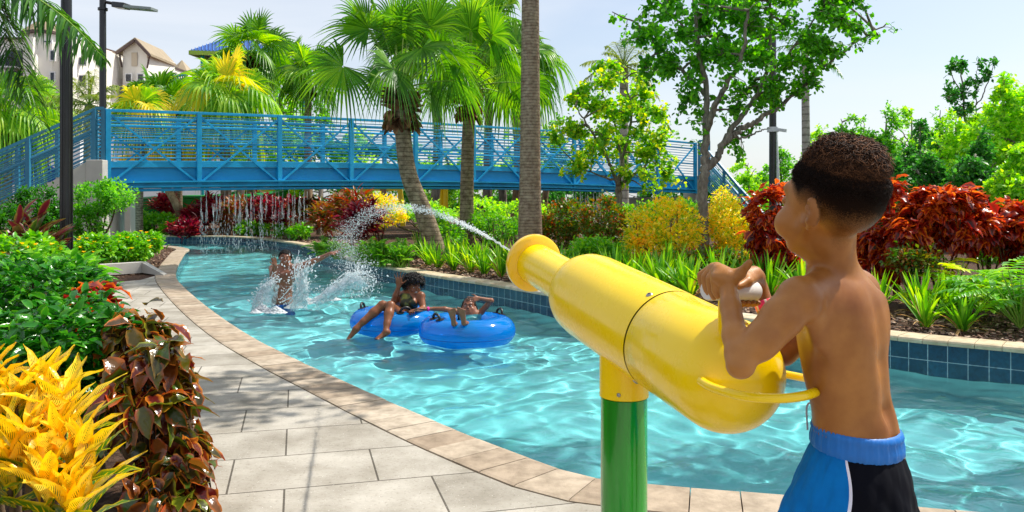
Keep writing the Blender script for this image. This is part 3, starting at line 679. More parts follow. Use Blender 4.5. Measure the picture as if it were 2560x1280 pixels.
# --- falling water curtain under the bridge
m, t, p = base_mat('falling_water'); p.inputs['Base Color'].default_value = (0.86, 0.92, 0.95, 1); setp(p, rough=0.12, spec=0.6, trans=0.35, ior=1.2)
tpn = nn(t, 'ShaderNodeBsdfTransparent'); ms = nn(t, 'ShaderNodeMixShader'); ms.inputs[0].default_value = 0.4; t.links.new(p.outputs[0], ms.inputs[1]); t.links.new(tpn.outputs[0], ms.inputs[2]); t.links.new(ms.outputs[0], t.nodes['Material Output'].inputs['Surface'])
M_drop = m
def drop_tpl():
    V, F = lathe([(-1, 0.02), (-0.7, 0.75), (0, 1), (0.7, 0.75), (1, 0.02)], (0, 0, 0), (0, 0, 1), 5); return V, np.array(F)
DV, DF = drop_tpl()
def drops(name, C, S, parent=None, dirs=None, mat=None, label=None, cat=None, kind=None):
    """many droplets as one mesh: C (n,3) centres, S (n,2) = half width, half length; dirs = stretch direction"""
    n = len(C); S = np.asarray(S)
    if dirs is None: dirs = np.tile((0, 0, 1.), (n, 1))
    d = dirs / (np.linalg.norm(dirs, axis=1)[:, None] + 1e-9); ref = np.where(np.abs(d[:, 2:3]) < 0.9, np.array([[0, 0, 1.]]), np.array([[1., 0, 0]]))
    u = np.cross(d, ref); u /= np.linalg.norm(u, axis=1)[:, None]; v = np.cross(d, u)
    V = C[:, None] + S[:, 0, None, None] * (DV[None, :, 0:1] * u[:, None] + DV[None, :, 1:2] * v[:, None]) + S[:, 1, None, None] * DV[None, :, 2:3] * d[:, None]
    F = DF[None] + (np.arange(n) * len(DV))[:, None, None]
    o = mesh_obj(name, V.reshape(-1, 3), F.reshape(-1, 4), mat or M_drop, parent); 
    return tag(o, label, cat, None, kind)
rs = np.random.RandomState(7)
Cs, Ss = [], []
def curtain(s0, s1, n_str, bottom, dens):
    for i in range(n_str):
        s = s0 + (s1 - s0) * (i + rs.rand() * 0.7) / n_str; off = -0.02 + rs.randn() * 0.05
        top = bp(s, off, -0.06); k = int(dens * (0.5 + rs.rand()))
        u = rs.rand(k) ** 0.75
        z = top[2] - u * (top[2] - bottom); C = np.stack([top[0] + rs.randn(k) * (0.003 + 0.05 * u), top[1] + rs.randn(k) * 0.04 * u, z], 1)
        Cs.append(C); L_ = np.where(u < 0.45, 0.06 + 0.10 * rs.rand(k), 0.02 + 0.04 * rs.rand(k)); Ss.append(np.stack([0.0030 + 0.0035 * rs.rand(k) * (0.4 + u), L_], 1))
curtain(seg * 1.02, seg * 2.4, 26, WZ, 60)
o = drops('water_curtain', np.vstack(Cs), np.vstack(Ss), None, None, None, 'thin curtain of falling drops under the left half of the bridge', 'waterfall')
Cs, Ss = [], []
curtain(seg * 6.9, seg * 7.7, 14, 0.3, 50)
o = drops('water_curtain', np.vstack(Cs), np.vstack(Ss), None, None, None, 'thin curtain of falling drops under the right half of the bridge', 'waterfall')
# ================================================================ LAMP POSTS
M_blk = plain('post_black', '0B0A0C', 0.35, 0.2, 4, coat=0.3)
M_lampgrey = plain('lamp_grey', '8A9491', 0.4, 0.05, 9)
def lamp_post(name, px, d, r, ztop, label, flute=True, base=0.0, group='black lamp posts'):
    q = P(px, 505, d); e = empty(name, (q[0], q[1], 0), label, 'lamp post', group)
    b = MB(); b.tube([(q[0], q[1], -0.02), (q[0], q[1], ztop)], [r, r * 0.86], 20)
    if flute:
        for k in range(10):
            a = k * 2 * math.pi / 10; b.tube([(q[0] + r * math.cos(a), q[1] + r * math.sin(a), 0), (q[0] + r * 0.9 * math.cos(a), q[1] + r * 0.9 * math.sin(a), ztop * 0.55)], r * 0.13, 6)
    b.build('pole', M_blk, e)
    MB().lathe([(0, r * 1.9), (0.10, r * 1.9), (0.13, r * 1.5), (0.30, r * 1.35), (0.34, r * 1.02)], (q[0], q[1], -0.02), (0, 0, 1), 24).build('base', M_blk, e)
    return e, q
e1, q = lamp_post('lamp_post', 166, 13.0, RP(14, 13), 6.6, 'thick fluted black lamp post standing nearest on the left')
e2, q = lamp_post('lamp_post', 257, 25.0, RP(9, 25), P(0, -60, 25)[2], 'slim black lamp post behind the stair railing with a flat grey lamp arm', False)
rr = RP(9, 25)
MB().tube([(q[0], q[1], P(0, 26, 25)[2]), (q[0], q[1], P(0, 20, 25)[2])], rr * 1.3, 16).build('collar', M_blk, e2)
a, c = P(263, 5, 25), P(300, 12, 25); MB().tube([a, c], 0.05, 8).build('arm', M_blk, e2)
a, c = P(288, 13, 25), P(318, 16, 24.9); MB().bar(a, c, 0.34, 0.17).build('housing', M_blk, e2, False, 0.02)
a, c = P(317, 18, 24.9), P(386, 24, 24.7); MB().bar(a, c, 0.36, 0.085).build('lamp_head', M_lampgrey, e2, False, 0.01)
e3, q = lamp_post('lamp_post', 1932, 24.0, RP(9.5, 24), P(0, 92, 24)[2], 'black lamp post behind the tree near the red bushes with a pale collar', False)
M_palecollar = plain('pale_collar', 'C9CED2', 0.4)
MB().tube([(q[0], q[1], P(0, 330, 24)[2]), (q[0], q[1], P(0, 318, 24)[2])], RP(14, 24), 16).build('collar', M_palecollar, e3)
MB().bar(P(1930, 322, 24), P(1966, 327, 23.8), 0.10, 0.09).build('camera_arm', M_palecollar, e3, False)
MB().bar(P(1932, 97, 24), P(1880, 92, 24), 0.32, 0.08).build('lamp_head', M_lampgrey, e3, False, 0.01)
# pale post right behind it
q = P(1947, 470, 25.5); V, F = tube([(q[0], q[1], 0), (q[0] - 0.12, q[1], P(0, 330, 25.5)[2])], [0.11, 0.08], 12)
o = MB().add(V, F).build('post', M_palecollar, None); tag(o, 'slim pale grey post close behind the black lamp post by the red bushes', 'post')
# ================================================================ VEGETATION BUILDERS
def rot_frames(d, up_hint, rs, n):
    """from direction d (n,3) build side and normal vectors"""
    d = d / (np.linalg.norm(d, axis=1)[:, None] + 1e-9); s_ = np.cross(d, up_hint); nr = np.linalg.norm(s_, axis=1)[:, None]
    s_ = np.where(nr < 1e-3, np.array([[1., 0, 0]]), s_ / np.maximum(nr, 1e-9)); n_ = np.cross(s_, d); return d, s_, n_
def leaves(pos, d, size, tpl, roll=None, rs=None, up=None):
    """instance a leaf template (V: side, along, normal) at pos, pointing d. -> V, F"""
    n = len(pos); TV, TF = tpl; up_ = np.tile((0, 0, 1.), (n, 1)) if up is None else up
    d, s_, n_ = rot_frames(d, up_, rs, n)
    if roll is not None:
        c, q = np.cos(roll)[:, None], np.sin(roll)[:, None]; s_, n_ = s_ * c + n_ * q, -s_ * q + n_ * c
    size = np.broadcast_to(size, (n,))
    V = pos[:, None] + size[:, None, None] * (TV[None, :, 0:1] * s_[:, None] + TV[None, :, 1:2] * d[:, None] + TV[None, :, 2:3] * n_[:, None])
    F = TF[None] + (np.arange(n) * len(TV))[:, None, None]
    return V.reshape(-1, 3), F.reshape(-1, TF.shape[1])
def leaf_tpl(w=0.45, k=3, fold=0.12, droop=0.25, tip=0.05, base=0.25, wide=0.45):
    """leaf of k+1 rows x 3 verts, unit length"""
    V = []
    for i in range(k + 1):
        t_ = i / k; ww = w * 0.5 * ((base * max(0, 1 - t_ / wide) + (1 - base * max(0, 1 - t_ / wide)) * math.sin(math.pi * (0.5 * t_ / wide if t_ < wide else 0.5 + 0.5 * (t_ - wide) / (1 - wide))) ** 0.8 + tip) if k > 2 else [0.15, 1, 0.08][min(2, int(t_ * 2 + .01))])
        z = -droop * t_ * t_
        V += [(-ww, t_, z + fold * ww * 2), (0, t_, z), (ww, t_, z + fold * ww * 2)]
    F = []
    for i in range(k):
        a = i * 3; F += [(a, a + 1, a + 4, a + 3), (a + 1, a + 2, a + 5, a + 4)]
    return np.array(V, float), np.array(F)
T_small = (np.array([(0, 0, 0), (-0.3, 0.5, 0.05), (0, 1, -0.12), (0.3, 0.5, 0.05)], float), np.array([(0, 3, 2, 1)]))
T_round = (np.array([(0, 0, 0), (-0.36, 0.3, 0.05), (-0.38, 0.7, 0.03), (0, 1, -0.12), (0.38, 0.7, 0.03), (0.36, 0.3, 0.05)], float), np.array([(0, 5, 4, 3), (0, 3, 2, 1)]))
T_leaf = leaf_tpl(0.5, 3, 0.15, 0.25)
T_big = leaf_tpl(0.62, 5, 0.14, 0.55, 0.02, 0.35, 0.4)
T_lance = leaf_tpl(0.26, 5, 0.25, 0.35, 0.02, 0.3, 0.5)
class Acc:
    def __init__(s): s.V = []; s.F = []; s.n = 0
    def add(s, V, F):
        if len(V) == 0: return
        F = np.asarray(F); s.V.append(V); s.F.append(F + s.n); s.n += len(V)
    def build(s, name, mat, parent=None, smooth=True):
        Fq = [f if f.shape[1] == 4 else np.c_[f, f[:, -1:]] for f in s.F]
        if any(f.shape[1] != s.F[0].shape[1] for f in s.F):
            F = [list(r) for f in s.F for r in f]; return mesh_obj(name, np.concatenate(s.V), F, mat, parent, smooth)
        return mesh_obj(name, np.concatenate(s.V), np.concatenate(s.F), mat, parent, smooth)
def tubeq(pts, r, n=6):
    V, F = tube(pts, r, n, cap=False); return V, np.array(F)
def unit(v): return v / (np.linalg.norm(v, axis=-1, keepdims=True) + 1e-9)
def in_blobs(rs, blobs, n, shell=0.55):
    """random points in ellipsoids (centre, radii), fuller near the surface, clumped"""
    vol = np.array([b[1][0] * b[1][1] * b[1][2] for b in blobs]); w_ = vol / vol.sum(); ks = rs.choice(len(blobs), n, p=w_)
    d = unit(rs.randn(n, 3)); r = rs.rand(n) ** (1 / 3.0); r = shell * (0.72 + 0.28 * rs.rand(n) ** 0.5) + (1 - shell) * r
    C = np.array([b[0] for b in blobs]); Rr = np.array([b[1] for b in blobs]); return C[ks] + d * r[:, None] * Rr[ks], d, ks
def bush(name, label, cat, base, blobs, n_tips, per, leaf, tpl, mat, stem=None, group=None, seed=0, spread=0.10, updir=0.3, stems=8, clump=0.0, shell=0.6, leafname='foliage', cut=0.0, out=0.8):
    """shrub: a few stems from the base, twig tips spread in blobs, rosettes of leaves at each"""
    rs = np.random.RandomState(seed); e = empty(name, base, label, cat, group)
    tips, d, ks = in_blobs(rs, blobs, n_tips, shell)
    tips[:, 2] = np.maximum(tips[:, 2], base[2] + 0.03)
    if clump:  # pull tips toward clump centres, leaving gaps
        cc = tips[rs.choice(len(tips), max(4, int(len(tips) / 14)))]; nn_ = np.argmin(((tips[:, None] - cc[None]) ** 2).sum(2), 1); tips = tips + (cc[nn_] - tips) * clump
    n = len(tips) * per; pos = np.repeat(tips, per, 0); dd = np.repeat(unit(d * out + np.array((0, 0, updir))), per, 0)
    dir_ = unit(dd * 0.7 + rs.randn(n, 3) * 0.75); pos = pos + rs.randn(n, 3) * spread * 0.5 + dir_ * leaf * 0.1
    sz = leaf * (0.65 + 0.6 * rs.rand(n)); V, F = leaves(pos, dir_, sz, tpl, rs.randn(n) * 0.5)
    A = Acc(); A.add(V, F); A.build(leafname, mat, e)
    A = Acc(); b0 = np.array(base, float)
    for i in rs.choice(len(tips), min(stems, len(tips)), replace=False):
        q = tips[i]; mid = b0 * 0.4 + q * 0.6 + rs.randn(3) * 0.04 * np.linalg.norm(q - b0); mid[2] = b0[2] + (q[2] - b0[2]) * 0.45
        st_ = b0 + np.array((*rs.randn(2) * 0.05, 0)); V, F = tubeq(cr_spline([st_, mid, q], 4), np.linspace(0.012, 0.004, 9) * (1 + np.linalg.norm(q - b0)), 5); A.add(V, F)
    A.build('stems', stem or M_stem, e); return e
M_stem = barkmat('stem_bark', '4A3A2A', '7A6650', 30)
# ---------------- blades (lily, bromeliad like tufts)
def blade_strip(base, d0, L_, w, droop, rs, K=6, fold=0.25):
    """n blades at once: arching straps. base (n,3), d0 (n,3)"""
    n = len(base); t_ = np.linspace(0, 1, K + 1); h = np.cross(d0, (0, 0, 1.)); s_ = unit(h)
    P_ = base[:, None] + d0[:, None] * (L_[:, None] * t_[None])[..., None]; P_[:, :, 2] -= droop[:, None] * L_[:, None] * t_[None] ** 2.2
    T = unit(np.gradient(P_, axis=1)); N = np.cross(s_[:, None], T); wd = np.interp(t_, [0, 0.15, 0.6, 0.9, 1], [0.55, 0.8, 1, 0.45, 0.02])
    W = w[:, None, None] * wd[None, :, None] * 0.5
    V = np.stack([P_ - s_[:, None] * W + N * W * fold * 2, P_, P_ + s_[:, None] * W + N * W * fold * 2], 2).reshape(-1, 3)
    F = []
    for i in range(K):
        a = i * 3; F += [(a, a + 1, a + 4, a + 3), (a + 1, a + 2, a + 5, a + 4)]
    F = np.array(F)[None] + (np.arange(n) * 3 * (K + 1))[:, None, None]; return V, F.reshape(-1, 4)
def tuft_mesh(name, n, L_, w, mat, seed, lean=(0.1, 0.7), droop=(0.05, 0.5), parent=None, r0=0.03, c=(0, 0, 0), fan=None, K=6):
    rs = np.random.RandomState(seed); a = rs.rand(n) * 6.283; el = lean[0] + (lean[1] - lean[0]) * rs.rand(n)
    d = np.stack([np.cos(a) * np.sin(el), np.sin(a) * np.sin(el), np.cos(el)], 1)
    if fan is not None: d[:, :2] *= np.array(fan)
    base = np.array(c) + np.stack([np.cos(a) * r0 * rs.rand(n), np.sin(a) * r0 * rs.rand(n), np.zeros(n)], 1)
    V, F = blade_strip(base, unit(d), L_ * (0.6 + 0.45 * rs.rand(n)), w * (0.7 + 0.5 * rs.rand(n)), droop[0] + (droop[1] - droop[0]) * rs.rand(n) * np.clip(el / lean[1], 0.2, 1), rs, K)
    return mesh_obj(name, V, F, mat, parent)
# ---------------- fan palm
def fan_leaf(hub, d, L_, rs, nseg=34, span=300, droop=0.5, up=(0, 0, 1), split=0.5):
    """one pleated fan: segments radiate from the hub in the plane of d, tips split and hang"""
    d = unit(np.array(d, float)); s_ = np.cross(d, up); s_ = unit(s_) if np.linalg.norm(s_) > 1e-3 else np.array((1., 0, 0)); nrm = np.cross(s_, d)
    K = 6; t_ = np.array([0.02, 0.25, 0.45, 0.62, 0.8, 1.0, 1.15]); V = []; F = []
    for i in range(nseg):
        a = math.radians((i / (nseg - 1) - 0.5) * span); da = math.radians(span / nseg) * 0.5
        ray = d * math.cos(a) + s_ * math.sin(a); Ls = L_ * (0.72 + 0.28 * math.cos(a * 0.55)) * (0.9 + 0.15 * rs.rand()); tan = -d * math.sin(a) + s_ * math.cos(a)
        cup = 0.16 * L_ * (abs(a) / 2.6) ** 1.5; b0 = i * 3 * (K + 1); dr = droop * (0.7 + 0.6 * rs.rand()); tw = rs.randn() * 0.04
        for j, u in enumerate(t_):
            c = hub + ray * Ls * u + nrm * (cup * u * u * 0.6); c = c.copy(); dd = max(0, u - split); c[2] -= dr * Ls * (0.12 * u * u + 1.9 * dd ** 1.7); c += tan * tw * Ls * dd
            if u > split: c = c - ray * Ls * dd * 0.42 * min(1, dr * 1.5)
            hw = Ls * (math.tan(da) * u * 1.02 if u <= split else math.tan(da) * split * max(0.03, 1 - (u - split) / (1.17 - split))) 
            V += [c - tan * hw + nrm * hw * 0.35, c - nrm * hw * 0.35, c + tan * hw + nrm * hw * 0.35]
        for j in range(K):
            q = b0 + j * 3; F += [(q, q + 1, q + 4, q + 3), (q + 1, q + 2, q + 5, q + 4)]
    return np.array(V), np.array(F)
def fan_palm(label, base, crown, r_base, r_top, n_fr, L_, mats, seed, trunk_pts=None, boot=True, group='fan palms', el_rng=(-35, 80), pet=0.6, droop=0.6, bark='BA', nseg=34, name='fan_palm', yel=0.15, flip=None):
    rs = np.random.RandomState(seed); e = empty(name, base, label, 'palm tree', group); base = np.array(base, float); crown = np.array(crown, float)
    tp = [base] + [np.array(q, float) for q in (trunk_pts or [])] + [crown]; sp_ = cr_spline(tp, 10); k = len(sp_); u = np.linspace(0, 1, k)
    r = r_base + (r_top - r_base) * np.clip(u * 1.25, 0, 1) + 0.25 * r_base * np.exp(-u * 14)
    V, F = tube(sp_, r, 20); MB().add(V, F).build('trunk', M_palmbark if bark == 'BA' else bark, e)
    if boot:   # dead leaf bases and fibre below the crown
        b = Acc(); n = 150; zz = rs.rand(n) ** 0.8; a = rs.rand(n) * 6.283; out = np.stack([np.cos(a), np.sin(a), np.zeros(n)], 1)
        ax_ = unit(sp_[-1] - sp_[-6]); bl = 2.6 * r_top * 1.6; pos = crown - ax_ * (bl * (1 - zz))[:, None] + out * (r_top * (0.9 + 0.25 * rs.rand(n)))[:, None]
        V, F = leaves(pos, unit(out * (0.45 + 0.7 * rs.rand(n))[:, None] + (0, 0, 1) * (0.5 - 0.9 * (zz[:, None] < 0.45)) + rs.randn(n, 3) * 0.15), r_top * (1.0 + 0.9 * rs.rand(n)), leaf_tpl(0.5, 3, 0.4, 0.2, 0.4, 0.8, 0.3)); b.add(V, F); b.build('leaf_bases', M_boot, e)
    fr, py, pt = Acc(), Acc(), Acc(); ga_ = 2.39996
    for i in range(n_fr):
        t_ = (i + 0.5) / n_fr; el = math.radians(el_rng[0] + (el_rng[1] - el_rng[0]) * t_ ** 0.9 + rs.randn() * 6); az = i * ga_ + rs.randn() * 0.2
        d = np.array((math.cos(az) * math.cos(el), math.sin(az) * math.cos(el), math.sin(el))); pl = pet * L_ * (0.8 + 0.4 * rs.rand()) * (1.1 if el > 0 else 0.9)
        start = crown + (0, 0, 0.1 * pl) + d * r_top * 0.6; hub = start + d * pl; hub[2] -= 0.12 * pl * math.cos(el) ** 2
        mid = (start + hub) / 2 + (0, 0, 0.04 * pl); V, F = tubeq(cr_spline([start, mid, hub], 4), np.linspace(0.022, 0.010, 9) * L_, 5); pt.add(V, F)
        dl = unit(hub - mid); dl = unit(dl + np.array((0, 0, -0.30 - 0.55 * math.cos(el)))) if el < 0.95 else dl
        up_ = unit(np.array((-math.cos(az) * math.sin(el) * 0.8, -math.sin(az) * math.sin(el) * 0.8, 1.0)) + rs.randn(3) * 0.25)
        up_ = unit(np.array(Matrix.Rotation(rs.randn() * 0.6, 3, Vector(dl)) @ Vector(up_)))
        V, F = fan_leaf(hub, dl, L_ * (0.85 + 0.25 * rs.rand()), rs, nseg, 250, droop * (1.15 - 0.75 * max(0, math.sin(el))), up_); (py if rs.rand() < yel else fr).add(V, F)
    fr.build('fronds', mats[0], e); 
    if py.V: py.build('yellow_fronds', mats[1], e)
    pt.build('leaf_stalks', M_petiole, e); return e
# ---------------- feather palm
def feather(A, B_, start, d, L_, rs, droop=0.9, nl=60, ll=0.28, lw=0.022, hang=0.5):
    t_ = np.linspace(0, 1, 14); P_ = start + np.outer(t_ * L_, d); P_[:, 2] -= droop * L_ * 0.5 * t_ ** 2; P_[:, :2] -= np.outer(0.15 * droop * L_ * t_ ** 3, d[:2])
    V, F = tubeq(P_, np.linspace(0.02, 0.004, 14) * max(1, L_ / 2), 5); B_.add(V, F)
    q = np.linspace(0.12, 1, nl); C = np.stack([np.interp(q, t_, P_[:, i]) for i in range(3)], 1); T = unit(np.gradient(C, axis=0)); S = unit(np.cross(T, (0, 0, 1.)))
    for sg in (-1, 1):
        Lq = ll * np.sin(np.clip(q * 1.05, 0, 1) * math.pi * 0.86 + 0.25) * (0.85 + 0.3 * rs.rand(nl)); dd = unit(S * sg + T * 0.55 + rs.randn(nl, 3) * 0.12 + np.array((0, 0, 0.15)))
        V, F = blade_strip(C, dd, np.maximum(Lq, 0.05), np.full(nl, lw), np.full(nl, hang) * (0.6 + 0.8 * rs.rand(nl)), rs, 3, 0.1); A.add(V, F)
def feather_palm(label, base, crown, r_base, r_top, n_fr, L_, mat, seed, group='feather palms', el_rng=(-30, 80), bark=None, ll=0.45, nl=56, name='feather_palm', trunk=True, azr=None, hang=0.6, droop=0.9, lw=0.03):
    rs = np.random.RandomState(seed); e = empty(name, base, label, 'palm tree', group); base = np.array(base, float); crown = np.array(crown, float)
    if trunk:
        sp_ = cr_spline([base, (base + crown) / 2, crown], 8); r = r_base + (r_top - r_base) * np.linspace(0, 1, len(sp_)) + 0.3 * r_base * np.exp(-np.linspace(0, 1, len(sp_)) * 12)
        V, F = tube(sp_, r, 18); MB().add(V, F).build('trunk', bark or M_royal, e)
    A, B_ = Acc(), Acc()
    for i in range(n_fr):
        t_ = (i + 0.5) / n_fr; el = math.radians(el_rng[0] + (el_rng[1] - el_rng[0]) * t_ + rs.randn() * 6); az = i * 2.39996 + rs.randn() * 0.2 if azr is None else azr[0] + (azr[1] - azr[0]) * rs.rand()
        d = np.array((math.cos(az) * math.cos(el), math.sin(az) * math.cos(el), math.sin(el))); feather(A, B_, crown.copy(), d, L_ * (0.85 + 0.25 * rs.rand()), rs, droop * (0.7 + 0.5 * rs.rand()), nl, ll, lw, hang)
    A.build('fronds', mat, e); B_.build('frond_ribs', M_petiole, e); return e
# ---------------- broadleaf tree
def tree(label, base, branches, blobs, n_tips, per, leaf, tpl, mat, bark, seed, group=None, r0=0.1, name='tree', clump=0.5, cat='tree', hang=0.0, twig=0.005, shell=0.35, tw_keep=1.0):
    """branches: polylines of world points with (r_start, r_end); twigs join every tip to the nearest branch point"""
    rs = np.random.RandomState(seed); e = empty(name, base, label, cat, group); T_, C_ = Acc(), Acc(); nodes = []
    for pts, ra, rb in branches:
        sp_ = cr_spline(pts, 8); wob = rs.randn(len(sp_), 3) * 0.012; wob[0] = 0; sp_ = sp_ + wob * (1 if len(sp_) > 3 else 0)
        V, F = tubeq(sp_, np.linspace(ra, rb, len(sp_)), 12 if ra > 0.05 else 8); T_.add(V, F); nodes.append(sp_[3:])
    T_.build('trunk', bark, e); nodes = np.vstack(nodes)
    tips, d, _ = in_blobs(rs, blobs, n_tips, shell)
    if clump:
        cc = tips[rs.choice(len(tips), max(6, int(len(tips) / 16)))]; k_ = np.argmin(((tips[:, None] - cc[None]) ** 2).sum(2), 1); tips = tips + (cc[k_] - tips) * clump * rs.rand(len(tips))[:, None]
        # secondary limbs reach the clump centres
        jn = np.argmin(((cc[:, None] - nodes[None]) ** 2).sum(2), 1); sec = []
        for a, c in zip(nodes[jn], cc):
            mid = (a + c) / 2 + (0, 0, 0.08 * np.linalg.norm(c - a)) + rs.randn(3) * 0.05 * np.linalg.norm(c - a); s2 = cr_spline([a, mid, c], 4); V, F = tubeq(s2, np.linspace(twig * 4.5, twig * 1.6, len(s2)), 5); C_.add(V, F); sec.append(s2[1:])
        nodes = np.vstack([nodes] + sec)
    jn = np.argmin(((tips[:, None] - nodes[None]) ** 2).sum(2), 1); P0 = nodes[jn]
    for a, c in zip(P0, tips):
        if rs.rand() > tw_keep: continue
        mid = (a + c) / 2 + rs.randn(3) * 0.08 * np.linalg.norm(c - a); V, F = tubeq(np.array([a, mid, c]), np.array([twig * 1.3, twig, twig * 0.5]), 3); C_.add(V, F)
    C_.build('twigs', bark, e)
    u = 0.35 + 0.72 * rs.rand(len(tips), per); pos = (P0[:, None] * (1 - u[..., None]) + tips[:, None] * u[..., None]).reshape(-1, 3)
    far_ = np.linalg.norm(tips - P0, axis=1); lim = np.repeat(far_, per); pos = pos + rs.randn(len(pos), 3) * (0.03 + 0.05 * lim[:, None])
    dd = unit(np.repeat(unit(tips - P0), per, 0) * 0.5 + rs.randn(len(pos), 3) * 0.8 - np.array((0, 0, hang)))
    V, F = leaves(pos, dd, leaf * (0.6 + 0.6 * rs.rand(len(pos))), tpl, rs.randn(len(pos)) * 0.7); A = Acc(); A.add(V, F); A.build('crown', mat, e); return e
# ---------------- foliage colours
M_palmbark = barkmat('palm_bark', '6E5E4C', 'B4A288', 9, 3.6, 0.8)
M_tallbark = barkmat('tall_palm_bark', '86705F', 'BCA892', 12, 5.5, 0.7)
M_royal = barkmat('royal_bark', '8F8A80', 'B8B2A8', 6, 1.2, 0.4)
M_boot = leafmat('palm_boot', ['3A2616', '6B4A2E', '8C6A46'], 0.8, 0.1)
M_petiole = plain('petiole', '7FA23A', 0.5, 0.2, 5)
M_fan = leafmat('fan_green', ['2A5C14', '44801E', '68982A'], 0.36, 0.45, big=0.6)
M_fany = leafmat('fan_yellow', ['8FA81A', 'C7C01E', 'E6CB22'], 0.4, 0.5, big=0.6)
M_fanlime = leafmat('fan_lime', ['3E7F14', '6BA31C', '9CBF22'], 0.4, 0.5, big=0.8)
M_feather = leafmat('feather_green', ['1F4F16', '376E22', '5F9238'], 0.32, 0.35, big=0.5)
M_feather2 = leafmat('feather_olive', ['4F6A24', '748A34', '94A248'], 0.4, 0.35)
M_treeleaf = leafmat('tree_leaf', ['25640F', '3C8A18', '66AE24'], 0.4, 0.55, 1.6, big=0.5)
M_lime = leafmat('lime_leaf', ['2F7414', '55981A', '8CBC1C', 'CCCC28'], 0.42, 0.5, 1.5, big=0.8)
M_wood = leafmat('woodland_leaf', ['2A6A1C', '4A8C2A', '7AB23C'], 0.45, 0.5, 1.75, big=0.25)
M_wood2 = leafmat('woodland_yellow', ['4A8A1E', '7AAE2A', 'A8C834'], 0.45, 0.5, 1.7, big=0.25)
M_wood3 = leafmat('woodland_dark', ['1A5220', '2C6C2A', '4A8A38'], 0.45, 0.45, 1.7, big=0.3)
M_hedge = leafmat('hedge_leaf', ['14480C', '1F6A10', '3C8F18'], 0.26, 0.32, spec=0.55, big=1.2)
M_hedge2 = leafmat('bright_hedge', ['2E7A10', '4E9E16', '82B81C'], 0.34, 0.4, big=1.2)
M_lily = leafmat('lily_leaf', ['2C6A10', '4C9216', '86B81E', 'B4C828'], 0.35, 0.42, big=1.4)
M_fern = leafmat('fern_leaf', ['2E7A14', '5AA31A', '96C222'], 0.4, 0.45, big=1)
M_red = leafmat('copper_red', ['2A060C', '5E0A12', '9E1610', 'C8380E', 'D85E14'], 0.28, 0.38, spec=0.6, big=1.2)
M_ti = leafmat('ti_red', ['3A0A14', '7A1420', 'A62A22', 'B85A38'], 0.35, 0.35, 0.9, big=1.0)
M_crot = leafmat('croton_orange', ['3C5A12', '8A6A1A', 'A8501A', '7A2412'], 0.35, 0.35, 1.0, big=1.0)
M_gold = leafmat('gold_leaf', ['6A9A18', 'A8BC18', 'E4D420', 'ECBC20'], 0.4, 0.45, big=1.4)
M_yflower = leafmat('yellow_petals', ['F2C400', 'FFDC14'], 0.5, 0.3)

